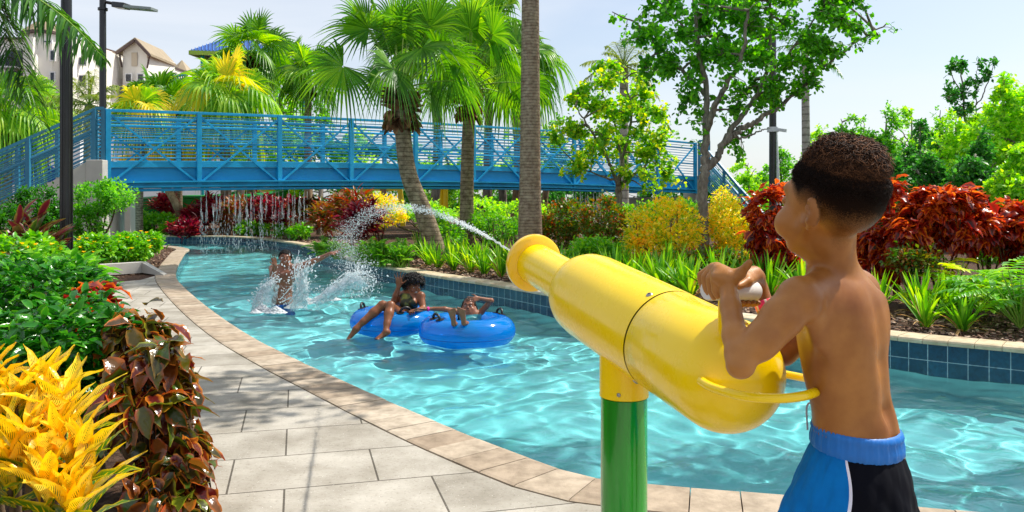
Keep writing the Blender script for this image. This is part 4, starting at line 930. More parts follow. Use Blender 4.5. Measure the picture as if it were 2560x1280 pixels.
def uvleaf(name, mid, edge, mid2=None, edge2=None, rough=0.3, transl=0.3, spots=None, vein=None, spec=0.6, w0=0.55, w1=0.95, rnd=1.0):
    """leaf whose margin has another colour than its middle (UV x across 0..1, y along)"""
    m, t, p = base_mat(name); u = nn(t, 'ShaderNodeUVMap'); sx = nn(t, 'ShaderNodeSeparateXYZ'); t.links.new(u.outputs[0], sx.inputs[0])
    ab = nn(t, 'ShaderNodeMath', operation='MULTIPLY_ADD'); ab.inputs[1].default_value = 2; ab.inputs[2].default_value = -1; t.links.new(sx.outputs[0], ab.inputs[0])
    a2 = nn(t, 'ShaderNodeMath', operation='ABSOLUTE'); t.links.new(ab.outputs[0], a2.inputs[0])
    nz = noise(t, 14, 3, 0.6); a3 = nn(t, 'ShaderNodeMath', operation='MULTIPLY_ADD'); a3.inputs[1].default_value = 0.9; t.links.new(nz.outputs['Fac'], a3.inputs[0]); 
    a4 = nn(t, 'ShaderNodeMath', operation='ADD'); a4.inputs[1].default_value = -0.45; t.links.new(a2.outputs[0], a3.inputs[2]); t.links.new(a3.outputs[0], a4.inputs[0])
    g = nn(t, 'ShaderNodeNewGeometry'); rm = ramp(t, mid if isinstance(mid, list) else [mid, mid2 or mid]); re_ = ramp(t, edge if isinstance(edge, list) else [edge, edge2 or edge])
    t.links.new(g.outputs['Random Per Island'], rm.inputs[0]); t.links.new(g.outputs['Random Per Island'], re_.inputs[0])
    mr = ramp(t, ['000000', 'FFFFFF'], [w0, w1]); t.links.new(a4.outputs[0], mr.inputs[0]); q = nn(t, 'ShaderNodeMix', data_type='RGBA')
    t.links.new(mr.outputs[0], q.inputs[0]); t.links.new(rm.outputs[0], q.inputs[6]); t.links.new(re_.outputs[0], q.inputs[7]); col = q.outputs[2]
    if vein:   # side veins as fine angled stripes that fade towards the margin
        ad = nn(t, 'ShaderNodeMath', operation='MULTIPLY_ADD'); ad.inputs[1].default_value = -0.25; t.links.new(a2.outputs[0], ad.inputs[0]); t.links.new(sx.outputs[1], ad.inputs[2])
        ml = nn(t, 'ShaderNodeMath', operation='MULTIPLY'); ml.inputs[1].default_value = vein[1]; t.links.new(ad.outputs[0], ml.inputs[0]); si = nn(t, 'ShaderNodeMath', operation='SINE'); t.links.new(ml.outputs[0], si.inputs[0])
        n2 = noise(t, vein[3], 3, 0.7); s1 = nn(t, 'ShaderNodeMath', operation='MULTIPLY_ADD'); s1.inputs[1].default_value = 0.35; t.links.new(si.outputs[0], s1.inputs[0]); t.links.new(n2.outputs['Fac'], s1.inputs[2])
        s2 = nn(t, 'ShaderNodeMath', operation='MULTIPLY_ADD'); s2.inputs[1].default_value = -0.38; t.links.new(a2.outputs[0], s2.inputs[0]); t.links.new(s1.outputs[0], s2.inputs[2])
        vr = ramp(t, ['000000', 'FFFFFF'], [vein[2], vein[2] + 0.08]); t.links.new(s2.outputs[0], vr.inputs[0]); q2 = nn(t, 'ShaderNodeMix', data_type='RGBA'); t.links.new(vr.outputs[0], q2.inputs[0])
        t.links.new(col, q2.inputs[6]); q2.inputs[7].default_value = (*srgb(vein[0]), 1); col = q2.outputs[2]
    t.links.new(col, p.inputs['Base Color']); setp(p, rough=rough, spec=spec); bump(t, p, noise(t, 45, 3).outputs['Fac'], 0.35, 0.01)
    tr = nn(t, 'ShaderNodeBsdfTranslucent'); hs = nn(t, 'ShaderNodeHueSaturation'); hs.inputs['Saturation'].default_value = 1.0; hs.inputs['Value'].default_value = 1.5
    t.links.new(col, hs.inputs['Color']); t.links.new(hs.outputs[0], tr.inputs['Color']); ms = nn(t, 'ShaderNodeMixShader'); ms.inputs[0].default_value = transl
    t.links.new(p.outputs[0], ms.inputs[1]); t.links.new(tr.outputs[0], ms.inputs[2]); t.links.new(ms.outputs[0], t.nodes['Material Output'].inputs['Surface']); return m
def tpl_uv(tpl):
    TV, TF = tpl; k = len(TV) // 3; uv = np.array([((i % 3) / 2.0, (i // 3) / (k - 1)) for i in range(len(TV))]); return uv[TF].reshape(-1, 2)
def leafobj(name, pos, d, size, tpl, mat, parent, roll=None, wave=0.0, rs=None, bend=None):
    V, F = leaves(pos, d, size, tpl, roll); n = len(pos); k = len(tpl[0])
    if wave: V = V + rs.randn(len(V), 3) * np.repeat(np.broadcast_to(size, (n,)), k)[:, None] * wave * (np.tile(np.arange(k) % 3 != 1, n)[:, None])
    return mesh_obj(name, V, F, mat, parent, True, uv=np.tile(tpl_uv(tpl), (n, 1)))
M_crotleaf = uvleaf('croton_leaf', ['FFD416', 'FFE028', 'FFC80A', 'FFE650'], ['FFD000', 'FFDC14', 'FFBE00'], vein=('3A6614', 120, 0.60, 42), rough=0.3, transl=0.3, spec=0.5)
M_crotold = uvleaf('croton_leaf_old', ['3E7A14', '5C8C16', '2E6A12'], ['B8B018', 'D8BC10'], vein=('E0C818', 50, 0.62, 9), rough=0.32, transl=0.3)
M_copper = uvleaf('copper_leaf', ['2E4A12', '5E1418', '7A2E14', '44661A', '3A0A12', '4E6A16', '9A5218'], ['C8601A', 'D88A24', '8C1818', '8A9A22', 'C84A18'], rough=0.2, transl=0.28, spec=0.7, w0=0.5, w1=1.0)
M_copper2 = uvleaf('copper_leaf_red', ['2A060C', '6A0E14', 'A41C14', '3A0A10', 'C03A14'], ['8A1014', 'E0480E', 'F08A1C', 'B01A12', '5A0A12'], rough=0.28, transl=0.5, spec=0.6, w0=0.2, w1=0.8)
M_fgreen = uvleaf('hedge_leaf_near', ['14500E', '1E6A12', '2F8418', '4FA01C'], ['1E6412', '3C8C18', '74B41E'], rough=0.2, transl=0.3, spec=0.65)
T_cop = leaf_tpl(0.62, 7, 0.16, 0.6, 0.02, 0.30, 0.38)
T_cro = leaf_tpl(0.205, 7, 0.30, 0.30, 0.02, 0.35, 0.5)
T_hed = leaf_tpl(0.46, 4, 0.22, 0.40, 0.02, 0.3, 0.42)
# ================================================================ THE BOY
M_skin = skinmat('boy_skin', '824A1C', 'B0763A', 0.38, 0.07, fade='1A100B')
HB = 0.0036
def Q(px, py, d): return P(px, py, d)
rr = lambda px, d: px / FPX * d
B = Body((0.30, 1.30, 0.50), (0.98, 2.24, 1.36), HB)
# torso: chest axis (right, forward, up); he faces left and a little away
LS, RS = Q(1992, 746, 1.60), Q(2146, 728, 1.83)
tr = (RS - LS); tr /= np.linalg.norm(tr); tf = np.cross((0, 0, 1.), tr); tf /= np.linalg.norm(tf); TA = np.stack([tr, tf, np.array((0, 0, 1.))], 1)
hipc = Q(2142, 1090, 1.72); waist = Q(2128, 1010, 1.72); ribs = Q(2108, 890, 1.72); chest = Q(2096, 790, 1.72); neckb = Q(2080, 690, 1.72)
B.ell(Q(2150, 1170, 1.74), (0.108, 0.088, 0.10), TA, 0.04)
B.ell(hipc, (0.098, 0.080, 0.09), TA, 0.04)
B.ell(waist, (0.090, 0.072, 0.11), TA, 0.04)
B.ell(ribs, (0.108, 0.080, 0.115), TA, 0.045)
B.ell(chest, (0.118, 0.078, 0.095), TA, 0.045)
B.ell(Q(2088, 742, 1.72), (0.105, 0.062, 0.055), TA, 0.04)
# shoulders + traps
B.ell(LS + (0.006, 0.0, -0.006), (0.037, 0.039, 0.038), TA, 0.03); B.ell(RS, (0.040, 0.042, 0.040), TA, 0.03)
B.cap(LS + (0.01, 0, 0.014), neckb + (0.01, 0, 0.0), 0.024, 0.034, 0.028); B.cap(RS + (-0.01, 0, 0.02), neckb + (0.01, 0, 0.012), 0.026, 0.034, 0.03); B.cap(RS + (-0.02, 0, 0.0), neckb + (0.012, 0, 0.05), 0.020, 0.026, 0.03)
# shoulder blades, spine furrow
bk = -tf
B.ell(Q(2050, 806, 1.628), (0.036, 0.016, 0.050), TA, 0.045); B.ell(RS * 0.55 + chest * 0.45 + bk * 0.062 - (0, 0, 0.035), (0.034, 0.014, 0.050), TA, 0.04)
for (a, b) in (((2150, 745), (2162, 900)), ((2162, 900), (2172, 1050))):
    pa = Q(a[0], a[1], 1.70) ; pb = Q(b[0], b[1], 1.70)
B.chain([chest + bk * 0.092 + (0, 0, 0.06), ribs + bk * 0.094, waist + bk * 0.086, hipc + bk * 0.096], [0.010, 0.010, 0.012, 0.010], 0.028, sub=True)
# neck and head
HS = 1.10; hc = Q(2074, 485, 1.66); A_ = R(66); hf = np.array((-math.cos(A_), math.sin(A_), 0.0)); HA = axes(hf)
B.cap(neckb - (0.004, 0, 0.01), Q(2072, 600, 1.68), 0.044, 0.040, 0.020)
B.cap(neckb, Q(2088, 560, 1.67), 0.037, 0.043, 0.025)
def hp_(r_, f_, u_): return hc + HA @ (HS * np.array((r_, f_, u_)))
B.ell(hp_(0, -0.012, 0.006), (0.0755, 0.0968, 0.0860), HA, 0.02)           # cranium
B.ell(hp_(0, -0.052, -0.004), (0.0700, 0.0580, 0.0700), HA, 0.03)            # back of the skull
B.ell(hp_(0, 0.030, -0.030), (0.0645, 0.0602, 0.0752), HA, 0.025)           # mid face
B.ell(hp_(0, 0.044, -0.075), (0.0473, 0.0452, 0.0494), HA, 0.025)           # jaw
B.ell(hp_(0, 0.060, -0.108), (0.0226, 0.0193, 0.0161), HA, 0.018)           # chin
B.ell(hp_(-0.048, 0.056, -0.056), (0.0279, 0.0301, 0.0323), HA, 0.02); B.ell(hp_(0.043, 0.050, -0.055), (0.0279, 0.0301, 0.0323), HA, 0.02)   # cheeks
for sx in (-1, 1):
    B.cap(hp_(0.058 * sx, -0.002, -0.055), hp_(0.03 * sx, 0.062, -0.098), 0.012, 0.012, 0.02)    # jaw line
    B.cap(hp_(0.048 * sx, 0.058, 0.012), hp_(0.012 * sx, 0.074, 0.012), 0.008, 0.007, 0.016)     # brow
    B.ell(hp_(0.030 * sx, 0.090, -0.012), (0.0172, 0.0107, 0.0107), HA, 0.008, sub=True)            # eye socket
    B.ell(hp_(0.030 * sx, 0.078, -0.013), (0.0124, 0.0124, 0.0113), HA, 0.002)                   # eyeball under lid
B.cap(hp_(0, 0.080, -0.002), hp_(0, 0.092, -0.042), 0.006, 0.0095, 0.012); B.cap(hp_(-0.012, 0.094, -0.043), hp_(0.012, 0.094, -0.043), 0.007, 0.007, 0.008)
B.cap(hp_(-0.016, 0.088, -0.068), hp_(0.016, 0.088, -0.068), 0.005, 0.005, 0.006); B.cap(hp_(-0.013, 0.088, -0.077), hp_(0.013, 0.088, -0.077), 0.0055, 0.0055, 0.005)
# ears
for sx in (-1, 1):
    e0 = hp_((0.069 if sx < 0 else 0.058) * sx, -0.026, -0.034); EA = HA @ np.stack([np.array((math.cos(0.42), -sx * math.sin(0.42) * 1, 0)), np.array((sx * math.sin(0.42), math.cos(0.42), 0)), np.array((0, 0, 1.))], 1)
    B.ell(e0 + HA @ np.array((0.008 * sx, -0.008, 0)), (0.0085, 0.0185, 0.031), EA, 0.003)
    B.ell(e0 + HA @ np.array((0.0175 * sx, 0.002, 0.004)), (0.0085, 0.0115, 0.021), EA, 0.003, sub=True)
    B.cap(e0 + HA @ np.array((0.012 * sx, 0.004, 0.010)), e0 + HA @ np.array((0.013 * sx, -0.007, -0.012)), 0.0035, 0.0035, 0.003)
    B.cap(hp_(0.073 * sx, -0.024, -0.060), hp_(0.070 * sx, -0.016, -0.063), 0.0065, 0.005, 0.004)
# left arm (near)
LE, LW = Q(1848, 912, 1.545), Q(1819, 716, 1.70)
ua = lambda t_: LS + (LE - LS) * t_
B.chain([LS, ua(0.3), ua(0.62), LE], [0.038, 0.0345, 0.0295, 0.0230], 0.020)
B.cap(ua(0.25) + (0.004, 0, -0.010), ua(0.66) + (0.002, 0, -0.006), 0.031, 0.028, 0.02)
fa = lambda t_: LE + (LW - LE) * t_
B.chain([LE, fa(0.12), fa(0.35), fa(0.72), LW], [0.0225, 0.0240, 0.0242, 0.0208, 0.0185], 0.010)
B.ell(LE + (0.004, -0.002, -0.006), (0.023, 0.022, 0.018), None, 0.012)
# left fist over the grip: knuckles away to the left
gdir = (gb - ga) / np.linalg.norm(gb - ga); gtop = lambda s, dz: ga + (gb - ga) * s + np.array((0, 0, dz))
def fist(B, wr, g0, s_idx, s_lit, th_a, th_b, mirror=1):
    up = np.array((0, 0, 1.)); fw = np.cross(up, gdir); fw /= np.linalg.norm(fw)      # fw = away from the boy's body across the grip
    if fw.dot(ax) < 0: fw = -fw
    for i in range(4):
        s_ = s_idx + (s_lit - s_idx) * i / 3.0; c = ga + (gb - ga) * s_; S = (1.0, 1.06, 1.0, 0.86)[i]; R_ = 0.0195
        kn = c + fw * 0.014 * S + up * (0.034 + 0.004 * (i in (1, 2)))
        B.cap(wr * 0.8 + c * 0.2 + up * 0.012, kn, 0.0175, 0.0105, 0.010)
        pts = [kn, c + fw * (R_ + 0.015) + up * 0.012, c + fw * (R_ + 0.010) - up * 0.014, c + fw * 0.006 - up * (R_ + 0.011), c - fw * 0.010 - up * (R_ + 0.006)]
        B.chain(pts, [0.0094, 0.0086, 0.0080, 0.0076, 0.0066], 0.0012)
    B.chain([wr + (0, 0, 0.006), th_a, th_b], [0.0150, 0.0115, 0.0082], 0.008)
B.ell(Q(1808, 692, 1.71), (0.030, 0.026, 0.018), TA, 0.014)
LWp = Q(1818, 702, 1.70)
for n_, (k_, m1_, m2_, t_) in enumerate((((1776, 673, 1.775), (1752, 688, 1.782), (1756, 714, 1.778), (1768, 734, 1.765)), ((1784, 668, 1.757), (1762, 692, 1.757), (1766, 722, 1.753), (1776, 741, 1.745)),
        ((1792, 668, 1.738), (1774, 696, 1.733), (1777, 726, 1.730), (1785, 744, 1.726)), ((1798, 674, 1.718), (1786, 702, 1.712), (1788, 727, 1.709), (1794, 741, 1.707)))):
    k_, m1_, m2_, t_ = Q(*k_), Q(*m1_), Q(*m2_), Q(*t_); B.cap(LWp + (0, 0, 0.004), k_, 0.0185, 0.0112, 0.010); B.chain([k_, m1_, m2_, t_], [0.0102, 0.0092, 0.0083, 0.0070], 0.0012)
B.chain([LWp + (0, 0, 0.004), Q(1850, 684, 1.69), Q(1868, 664, 1.67)], [0.0150, 0.0115, 0.0082], 0.008)
B.cap(Q(1868, 664, 1.67), Q(1874, 655, 1.665), 0.0083, 0.0070, 0.004)
# right arm (far side)
RE, RW = Q(1958, 882, 1.86), Q(1894, 708, 1.90)
B.chain([RS, RS * 0.5 + RE * 0.5, RE], [0.040, 0.036, 0.028], 0.022)
B.chain([RE, RE * 0.7 + RW * 0.3, RW + (0, 0, -0.01)], [0.027, 0.027, 0.020], 0.014)
B.cap(RW + (0, 0, -0.01), Q(1886, 694, 1.88), 0.021, 0.019, 0.014)
B.cap(Q(1890, 694, 1.88), Q(1862, 698, 1.82), 0.021, 0.018, 0.012)
fist(B, Q(1886, 694, 1.87), ga, 0.66, 0.99, Q(1868, 704, 1.80), Q(1846, 716, 1.775))
V, F = B.mesh(2)
# legs and pelvis live in the same skin below the shorts
B2 = Body((0.50, 1.40, -0.02), (1.12, 2.10, 0.62), 0.006)
hip_z = 0.62
fw2 = tf
knL = Q(2060, 1280, 1.66) * (1, 1, 0) + (-0.01, 0, 0.36); knR = Q(2200, 1280, 1.82) * (1, 1, 0) + (0.01, 0, 0.36)
ankL = knL * (1, 1, 0) - fw2 * 0.04 + (0, 0, 0.065); ankR = knR * (1, 1, 0) - fw2 * 0.04 + (0, 0, 0.065)
for hipx, kn_, an in ((Q(2100, 1200, 1.68), knL, ankL), (Q(2195, 1200, 1.80), knR, ankR)):
    B2.chain([hipx, (hipx + kn_) / 2, kn_], [0.060, 0.056, 0.046], 0.03)
    B2.chain([kn_, kn_ * 0.7 + an * 0.3 - fw2 * 0.008, an], [0.043, 0.042, 0.026], 0.02)
    B2.cap(an - (0, 0, 0.03), an + fw2 * 0.11 - (0, 0, 0.045), 0.028, 0.018, 0.02); B2.ell(an - fw2 * 0.022 - (0, 0, 0.04), (0.022, 0.024, 0.024), None, 0.012)
    sd_ = np.cross(fw2, (0, 0, 1.))
    for i in range(5): B2.cap(an + fw2 * 0.10 + sd_ * (i - 2) * 0.013 - (0, 0, 0.052), an + fw2 * (0.135 - 0.004 * abs(i - 1)) + sd_ * (i - 2) * 0.014 - (0, 0, 0.055), 0.010, 0.0085, 0.005)
V2, F2 = B2.mesh(2)
bo = mesh_obj('person', V, F, M_skin); 
tag(bo, 'bare-chested boy in blue swim shorts holding the handle of the yellow water cannon', 'person')
# hair mask on the scalp
q = (V - hc) @ HA / HS                      # right, forward, up in head space
az = np.arctan2(np.abs(q[:, 0]), q[:, 1])          # 0 = front, pi = back
lim = np.interp(az, [0, 0.55, 0.80, 1.1, 1.4, 1.6, 1.8, 2.1, 2.6, 3.15], [0.050, 0.042, 0.030, 0.006, -0.024, -0.03, -0.04, -0.072, -0.104, -0.108])
front = np.clip((q[:, 1] - 0.060) / 0.02, 0, 1)
hm = np.clip((q[:, 2] - lim) / np.interp(az, [0, 0.9, 1.5, 2.0, 3.15], [0.010, 0.018, 0.045, 0.085, 0.095]), 0, 1) ** 0.9
hm = hm * (q[:, 2] > -0.118) * (np.linalg.norm(q, axis=1) < 0.16)
ear = (np.abs(q[:, 0]) > 0.0755) & (np.abs(q[:, 2] + 0.032) < 0.034) & (np.abs(q[:, 1] + 0.022) < 0.03); hm[ear] = 0
a_ = bo.data.attributes.new('hair', 'FLOAT', 'POINT'); a_.data.foreach_set('value', hm.astype(np.float32))
lg = mesh_obj('legs', V2, F2, M_skin, bo); 
# curls on top
M_curl = bpy.data.materials.new('hair_curls'); M_curl.use_nodes = True; t = M_curl.node_tree; p = t.nodes['Principled BSDF']
g_ = nn(t, 'ShaderNodeNewGeometry'); r = ramp(t, ['150C08', '3C2415', '8E6040'], [0, 0.5, 1]); t.links.new(g_.outputs['Random Per Island'], r.inputs[0]); t.links.new(r.outputs[0], p.inputs['Base Color']); setp(p, rough=0.65, spec=0.2)
M_curl2 = plain('hair_short', '1E120B', 0.7, 0.3, 60, spec=0.2)
fc = V[F].mean(1); nF = np.cross(V[F[:, 1]] - V[F[:, 0]], V[F[:, 3]] - V[F[:, 0]]); nF /= np.linalg.norm(nF, axis=1)[:, None]
qc = (fc - hc) @ HA / HS; azc = np.arctan2(np.abs(qc[:, 0]), qc[:, 1])
low = np.interp(azc, [0, 0.7, 1.3, 2.0, 2.6, 3.15], [0.048, 0.048, 0.044, 0.034, 0.014, 0.006])
sel = np.where((qc[:, 2] > low) & (np.linalg.norm(qc, axis=1) < 0.14))[0]
rs = np.random.RandomState(3)
pick = sel[rs.randint(0, len(sel), 11000)]
hgt = np.clip((qc[pick, 2] - np.interp(azc[pick], [0, 0.7, 1.3, 2.0, 2.6, 3.15], [0.048, 0.048, 0.044, 0.034, 0.014, 0.006])) / 0.055, 0.22, 1)
base = fc[pick] - nF[pick] * 0.003
o = curls('hair', base, nF[pick], M_curl, bo, (0.026, 0.054), 0.0085, 2.2, 0.0013, 5)
# shorten the curls at the rim of the fade
me = o.data; co = np.empty(len(me.vertices) * 3, np.float32); me.vertices.foreach_get('co', co); co = co.reshape(-1, 39, 3)
bl = to_local(base, bo)[:, None]; co = bl + (co - bl) * hgt[:, None, None]; me.vertices.foreach_set('co', co.astype(np.float32).ravel())
# short tight hair in the step between curls and fade
az_all = azc; lowb = np.interp(azc, [0, 0.7, 1.3, 2.0, 2.6, 3.15], [0.048, 0.048, 0.044, 0.034, 0.014, 0.006]); fmask = hm[F].mean(1)
sel2 = np.where((qc[:, 2] < lowb + 0.012) & (fmask > 0.25) & (np.linalg.norm(qc, axis=1) < 0.14))[0]; pick = sel2[rs.randint(0, len(sel2), 15000)]; pick = pick[rs.rand(len(pick)) < fmask[pick] ** 1.5]
up_ = np.clip(1 - (lowb[pick] - qc[pick, 2]) / 0.035, 0.12, 1)
o = curls('short_hair', fc[pick] - nF[pick] * 0.001, nF[pick], M_curl2, bo, (0.008, 0.013), 0.0022, 0.9, 0.0007, 15)
me = o.data; co = np.empty(len(me.vertices) * 3, np.float32); me.vertices.foreach_get('co', co); co = co.reshape(-1, 39, 3); bl = to_local(fc[pick], bo)[:, None]; co = bl + (co - bl) * up_[:, None, None]; me.vertices.foreach_set('co', co.astype(np.float32).ravel())
# wristband on the right forearm
m, t, p = base_mat('wristband'); c_ = nn(t, 'ShaderNodeUVMap'); br = nn(t, 'ShaderNodeTexBrick'); br.inputs['Scale'].default_value = 1; br.inputs['Brick Width'].default_value = 0.16; br.inputs['Row Height'].default_value = 2.0
br.inputs['Color1'].default_value = (*srgb('FF4A60'), 1); br.inputs['Color2'].default_value = (*srgb('F2308C'), 1); br.inputs['Mortar'].default_value = (*srgb('F0D8C8'), 1); br.inputs['Mortar Size'].default_value = 0.02
t.links.new(c_.outputs[0], br.inputs['Vector']); t.links.new(br.outputs['Color'], p.inputs['Base Color']); setp(p, rough=0.35)
wa = RE * 0.31 + RW * 0.69; wd = (RW - RE) / np.linalg.norm(RW - RE)
Vb, Fb = lathe([(-0.011, 0.0235), (-0.010, 0.0258), (0.010, 0.0245), (0.011, 0.0222)], wa, wd, 32)
uvb = [];
for f in Fb: uvb += [((i % 32) / 32 * 1.0, 0.5) for i in f]
mesh_obj('wristband', Vb, Fb, m, bo, True, uv=np.array(uvb))
# swim shorts: lofted rings, waistband gathered, legs flaring
m, t, p = base_mat('shorts_cloth'); at = nn(t, 'ShaderNodeAttribute', attribute_name='panel')
rc = ramp(t, ['0672BE', '0672BE', 'E8E4F0', '040510', '040510'], [0.0, 0.470, 0.484, 0.50, 1.0], 'CONSTANT')
t.links.new(at.outputs['Fac'], rc.inputs[0]); n1 = noise(t, 18, 4); rn = ramp(t, ['C8D4DC', 'FFFFFF'], [0.3, 0.6]); t.links.new(n1.outputs['Fac'], rn.inputs[0])
q = nn(t, 'ShaderNodeMix', data_type='RGBA', blend_type='MULTIPLY'); q.inputs[0].default_value = 0.6; t.links.new(rc.outputs[0], q.inputs[6]); t.links.new(rn.outputs[0], q.inputs[7]); t.links.new(q.outputs[2], p.inputs['Base Color'])
setp(p, rough=0.7, spec=0.1); bump(t, p, noise(t, 9, 3, 0.5, mapscale=(1, 1, 0.35), dist=0.5).outputs['Fac'], 0.8, 0.03); M_short = m
M_band = plain('waistband_blue', '086CC0', 0.45, 0.05, 20)
def ring_pts(c, rx, ry, n, wob=0.0, wk=0, ph=0.0):
    a = np.linspace(0, 2 * np.pi, n, endpoint=False); r_ = 1 + wob * np.sin(a * wk + ph)
    return c + np.outer(np.cos(a) * rx * r_, tr) + np.outer(np.sin(a) * ry * r_, tf)
def loft(rings):
    n = len(rings[0]); V = np.vstack(rings); F = [(i * n + q, (i + 1) * n + q, (i + 1) * n + (q + 1) % n, i * n + (q + 1) % n) for i in range(len(rings) - 1) for q in range(n)]
    return V, F
NR = 128; wc = Q(2142, 1076, 1.72); tilt = lambda V_: V_ + np.outer((V_ - wc) @ tf, (0, 0, 0.32 * 0.3))
rings = []
for i, (dz, rx, ry) in enumerate(((0.012, 0.098, 0.080), (0.010, 0.104, 0.086), (0.0, 0.1075, 0.0895), (-0.004, 0.1055, 0.0875), (-0.02, 0.109, 0.091), (-0.034, 0.109, 0.091), (-0.040, 0.106, 0.088))):
    rings.append(tilt(ring_pts(wc + (0, 0, dz), rx, ry, NR, 0.020 if 0 < i < 6 else 0.004, 52, 0.3 * i)))
V, F = loft(rings); mesh_obj('waistband', V, F, M_band, bo)
# seat + two legs as one cloth
rs = np.random.RandomState(9); rings = []
def folds(a, z): return 0.030 * np.sin(6 * a + 7 * z + 1.5 * np.sin(3 * z)) * z + 0.020 * np.sin(13 * a - 10 * z + 1) * z + 0.008 * np.sin(23 * a + 5 * z)
zs_ = np.linspace(0, 1, 26); n = NR; a = np.linspace(0, 2 * np.pi, n, endpoint=False)
for z in zs_:
    c = wc + (-0.022 * z, 0, -0.038 - 0.20 * z); rx = 0.106 + 0.058 * z ** 0.85; ry = 0.088 + 0.068 * z ** 0.85
    r_ = 1 + folds(a, min(1, z * 1.4)) + 0.008 * np.sin(60 * a) * max(0, 1 - z * 5)
    rg = c + np.outer(np.cos(a) * rx * r_, tr) + np.outer(np.sin(a) * ry * r_, tf)
    if z < 0.2: rg = rg + np.outer((rg - c) @ tf, (0, 0, 0.096 * (1 - z / 0.2)))
    rings.append(rg)
V, F = loft(rings); nv = len(V)
ang = np.tile(a, len(zs_)); zz = np.repeat(zs_, n)
# panels: near side seam; a = pi is his left side (towards the camera), 3pi/2 his back
seam_a = 3.38 + 0.10 * np.sin(zz * 5.0) + 0.16 * zz
panel = np.where(ang > np.pi, 0.5 + (ang - seam_a) * 0.30, 0.0); panel = np.where(ang > 6.05, 0.0, panel); panel = np.where((ang > 4.9) & (zz > 1.1 - (ang - 4.9) * 0.9), 0.2, panel)
allV = [V]; allF = list(F); pan = [panel]; off = nv
for sx, kn_ in ((-1, knL), (1, knR)):
    rings = []
    for z in np.linspace(0, 1, 12):
        c0 = wc + tr * 0.07 * sx + (-0.02, 0, -0.22); c1 = np.array(kn_) + (0, 0, 0.03); c = c0 * (1 - z) + c1 * z
        rx = 0.092 + 0.004 * z; ry = 0.104 - 0.006 * z; r_ = 1 + folds(a, 1) * 0.7
        rings.append(c + np.outer(np.cos(a) * rx * r_, tr) + np.outer(np.sin(a) * ry * r_, tf))
    Vl, Fl = loft(rings); allV.append(Vl); allF += [tuple(i + off for i in f) for f in Fl]; off += len(Vl)
    pan.append(np.where((np.tile(a, 12) > 3.75) & (np.tile(a, 12) < 5.6), 0.9, 0.0))
V = np.vstack(allV); o = mesh_obj('swim_shorts', V, allF, M_short, bo); at_ = o.data.attributes.new('panel', 'FLOAT', 'POINT'); at_.data.foreach_set('value', np.concatenate(pan).astype(np.float32))
# drawstring peeking out at the front
dp = wc + tf * 0.088 + (0, 0, 0.03); MB().tube(cr_spline([dp, dp + tf * 0.01 + (0, 0, 0.012), dp + tf * 0.022 + (0, 0, 0.0), dp + tf * 0.02 + (0, 0, -0.05)], 6), 0.0022, 8).build('drawstring', plain('cord_grey', 'B8B8C8', 0.7), bo)
# ================================================================ TUBES, WOMAN, GIRL, MAN, SPLASH, JET
m = bpy.data.materials.new('tube_vinyl'); m.use_nodes = True; t = m.node_tree; p = t.nodes['Principled BSDF']
p.inputs['Base Color'].default_value = (*srgb('009CEC'), 1); setp(p, rough=0.10, spec=0.7, coat=0.6, coatr=0.04)
tr_n = nn(t, 'ShaderNodeBsdfTranslucent'); tr_n.inputs['Color'].default_value = (*srgb('08A8F8'), 1); tp_n = nn(t, 'ShaderNodeBsdfTransparent'); tp_n.inputs['Color'].default_value = (*srgb('30B4FF'), 1)
m1 = nn(t, 'ShaderNodeMixShader'); m1.inputs[0].default_value = 0.42; m2 = nn(t, 'ShaderNodeMixShader'); m2.inputs[0].default_value = 0.22
t.links.new(p.outputs[0], m1.inputs[1]); t.links.new(tr_n.outputs[0], m1.inputs[2]); t.links.new(m1.outputs[0], m2.inputs[1]); t.links.new(tp_n.outputs[0], m2.inputs[2]); t.links.new(m2.outputs[0], t.nodes['Material Output'].inputs['Surface']); M_tube = m
M_hblk = plain('handle_black', '101014', 0.4); M_seamb = plain('tube_seam', '0458A8', 0.3)
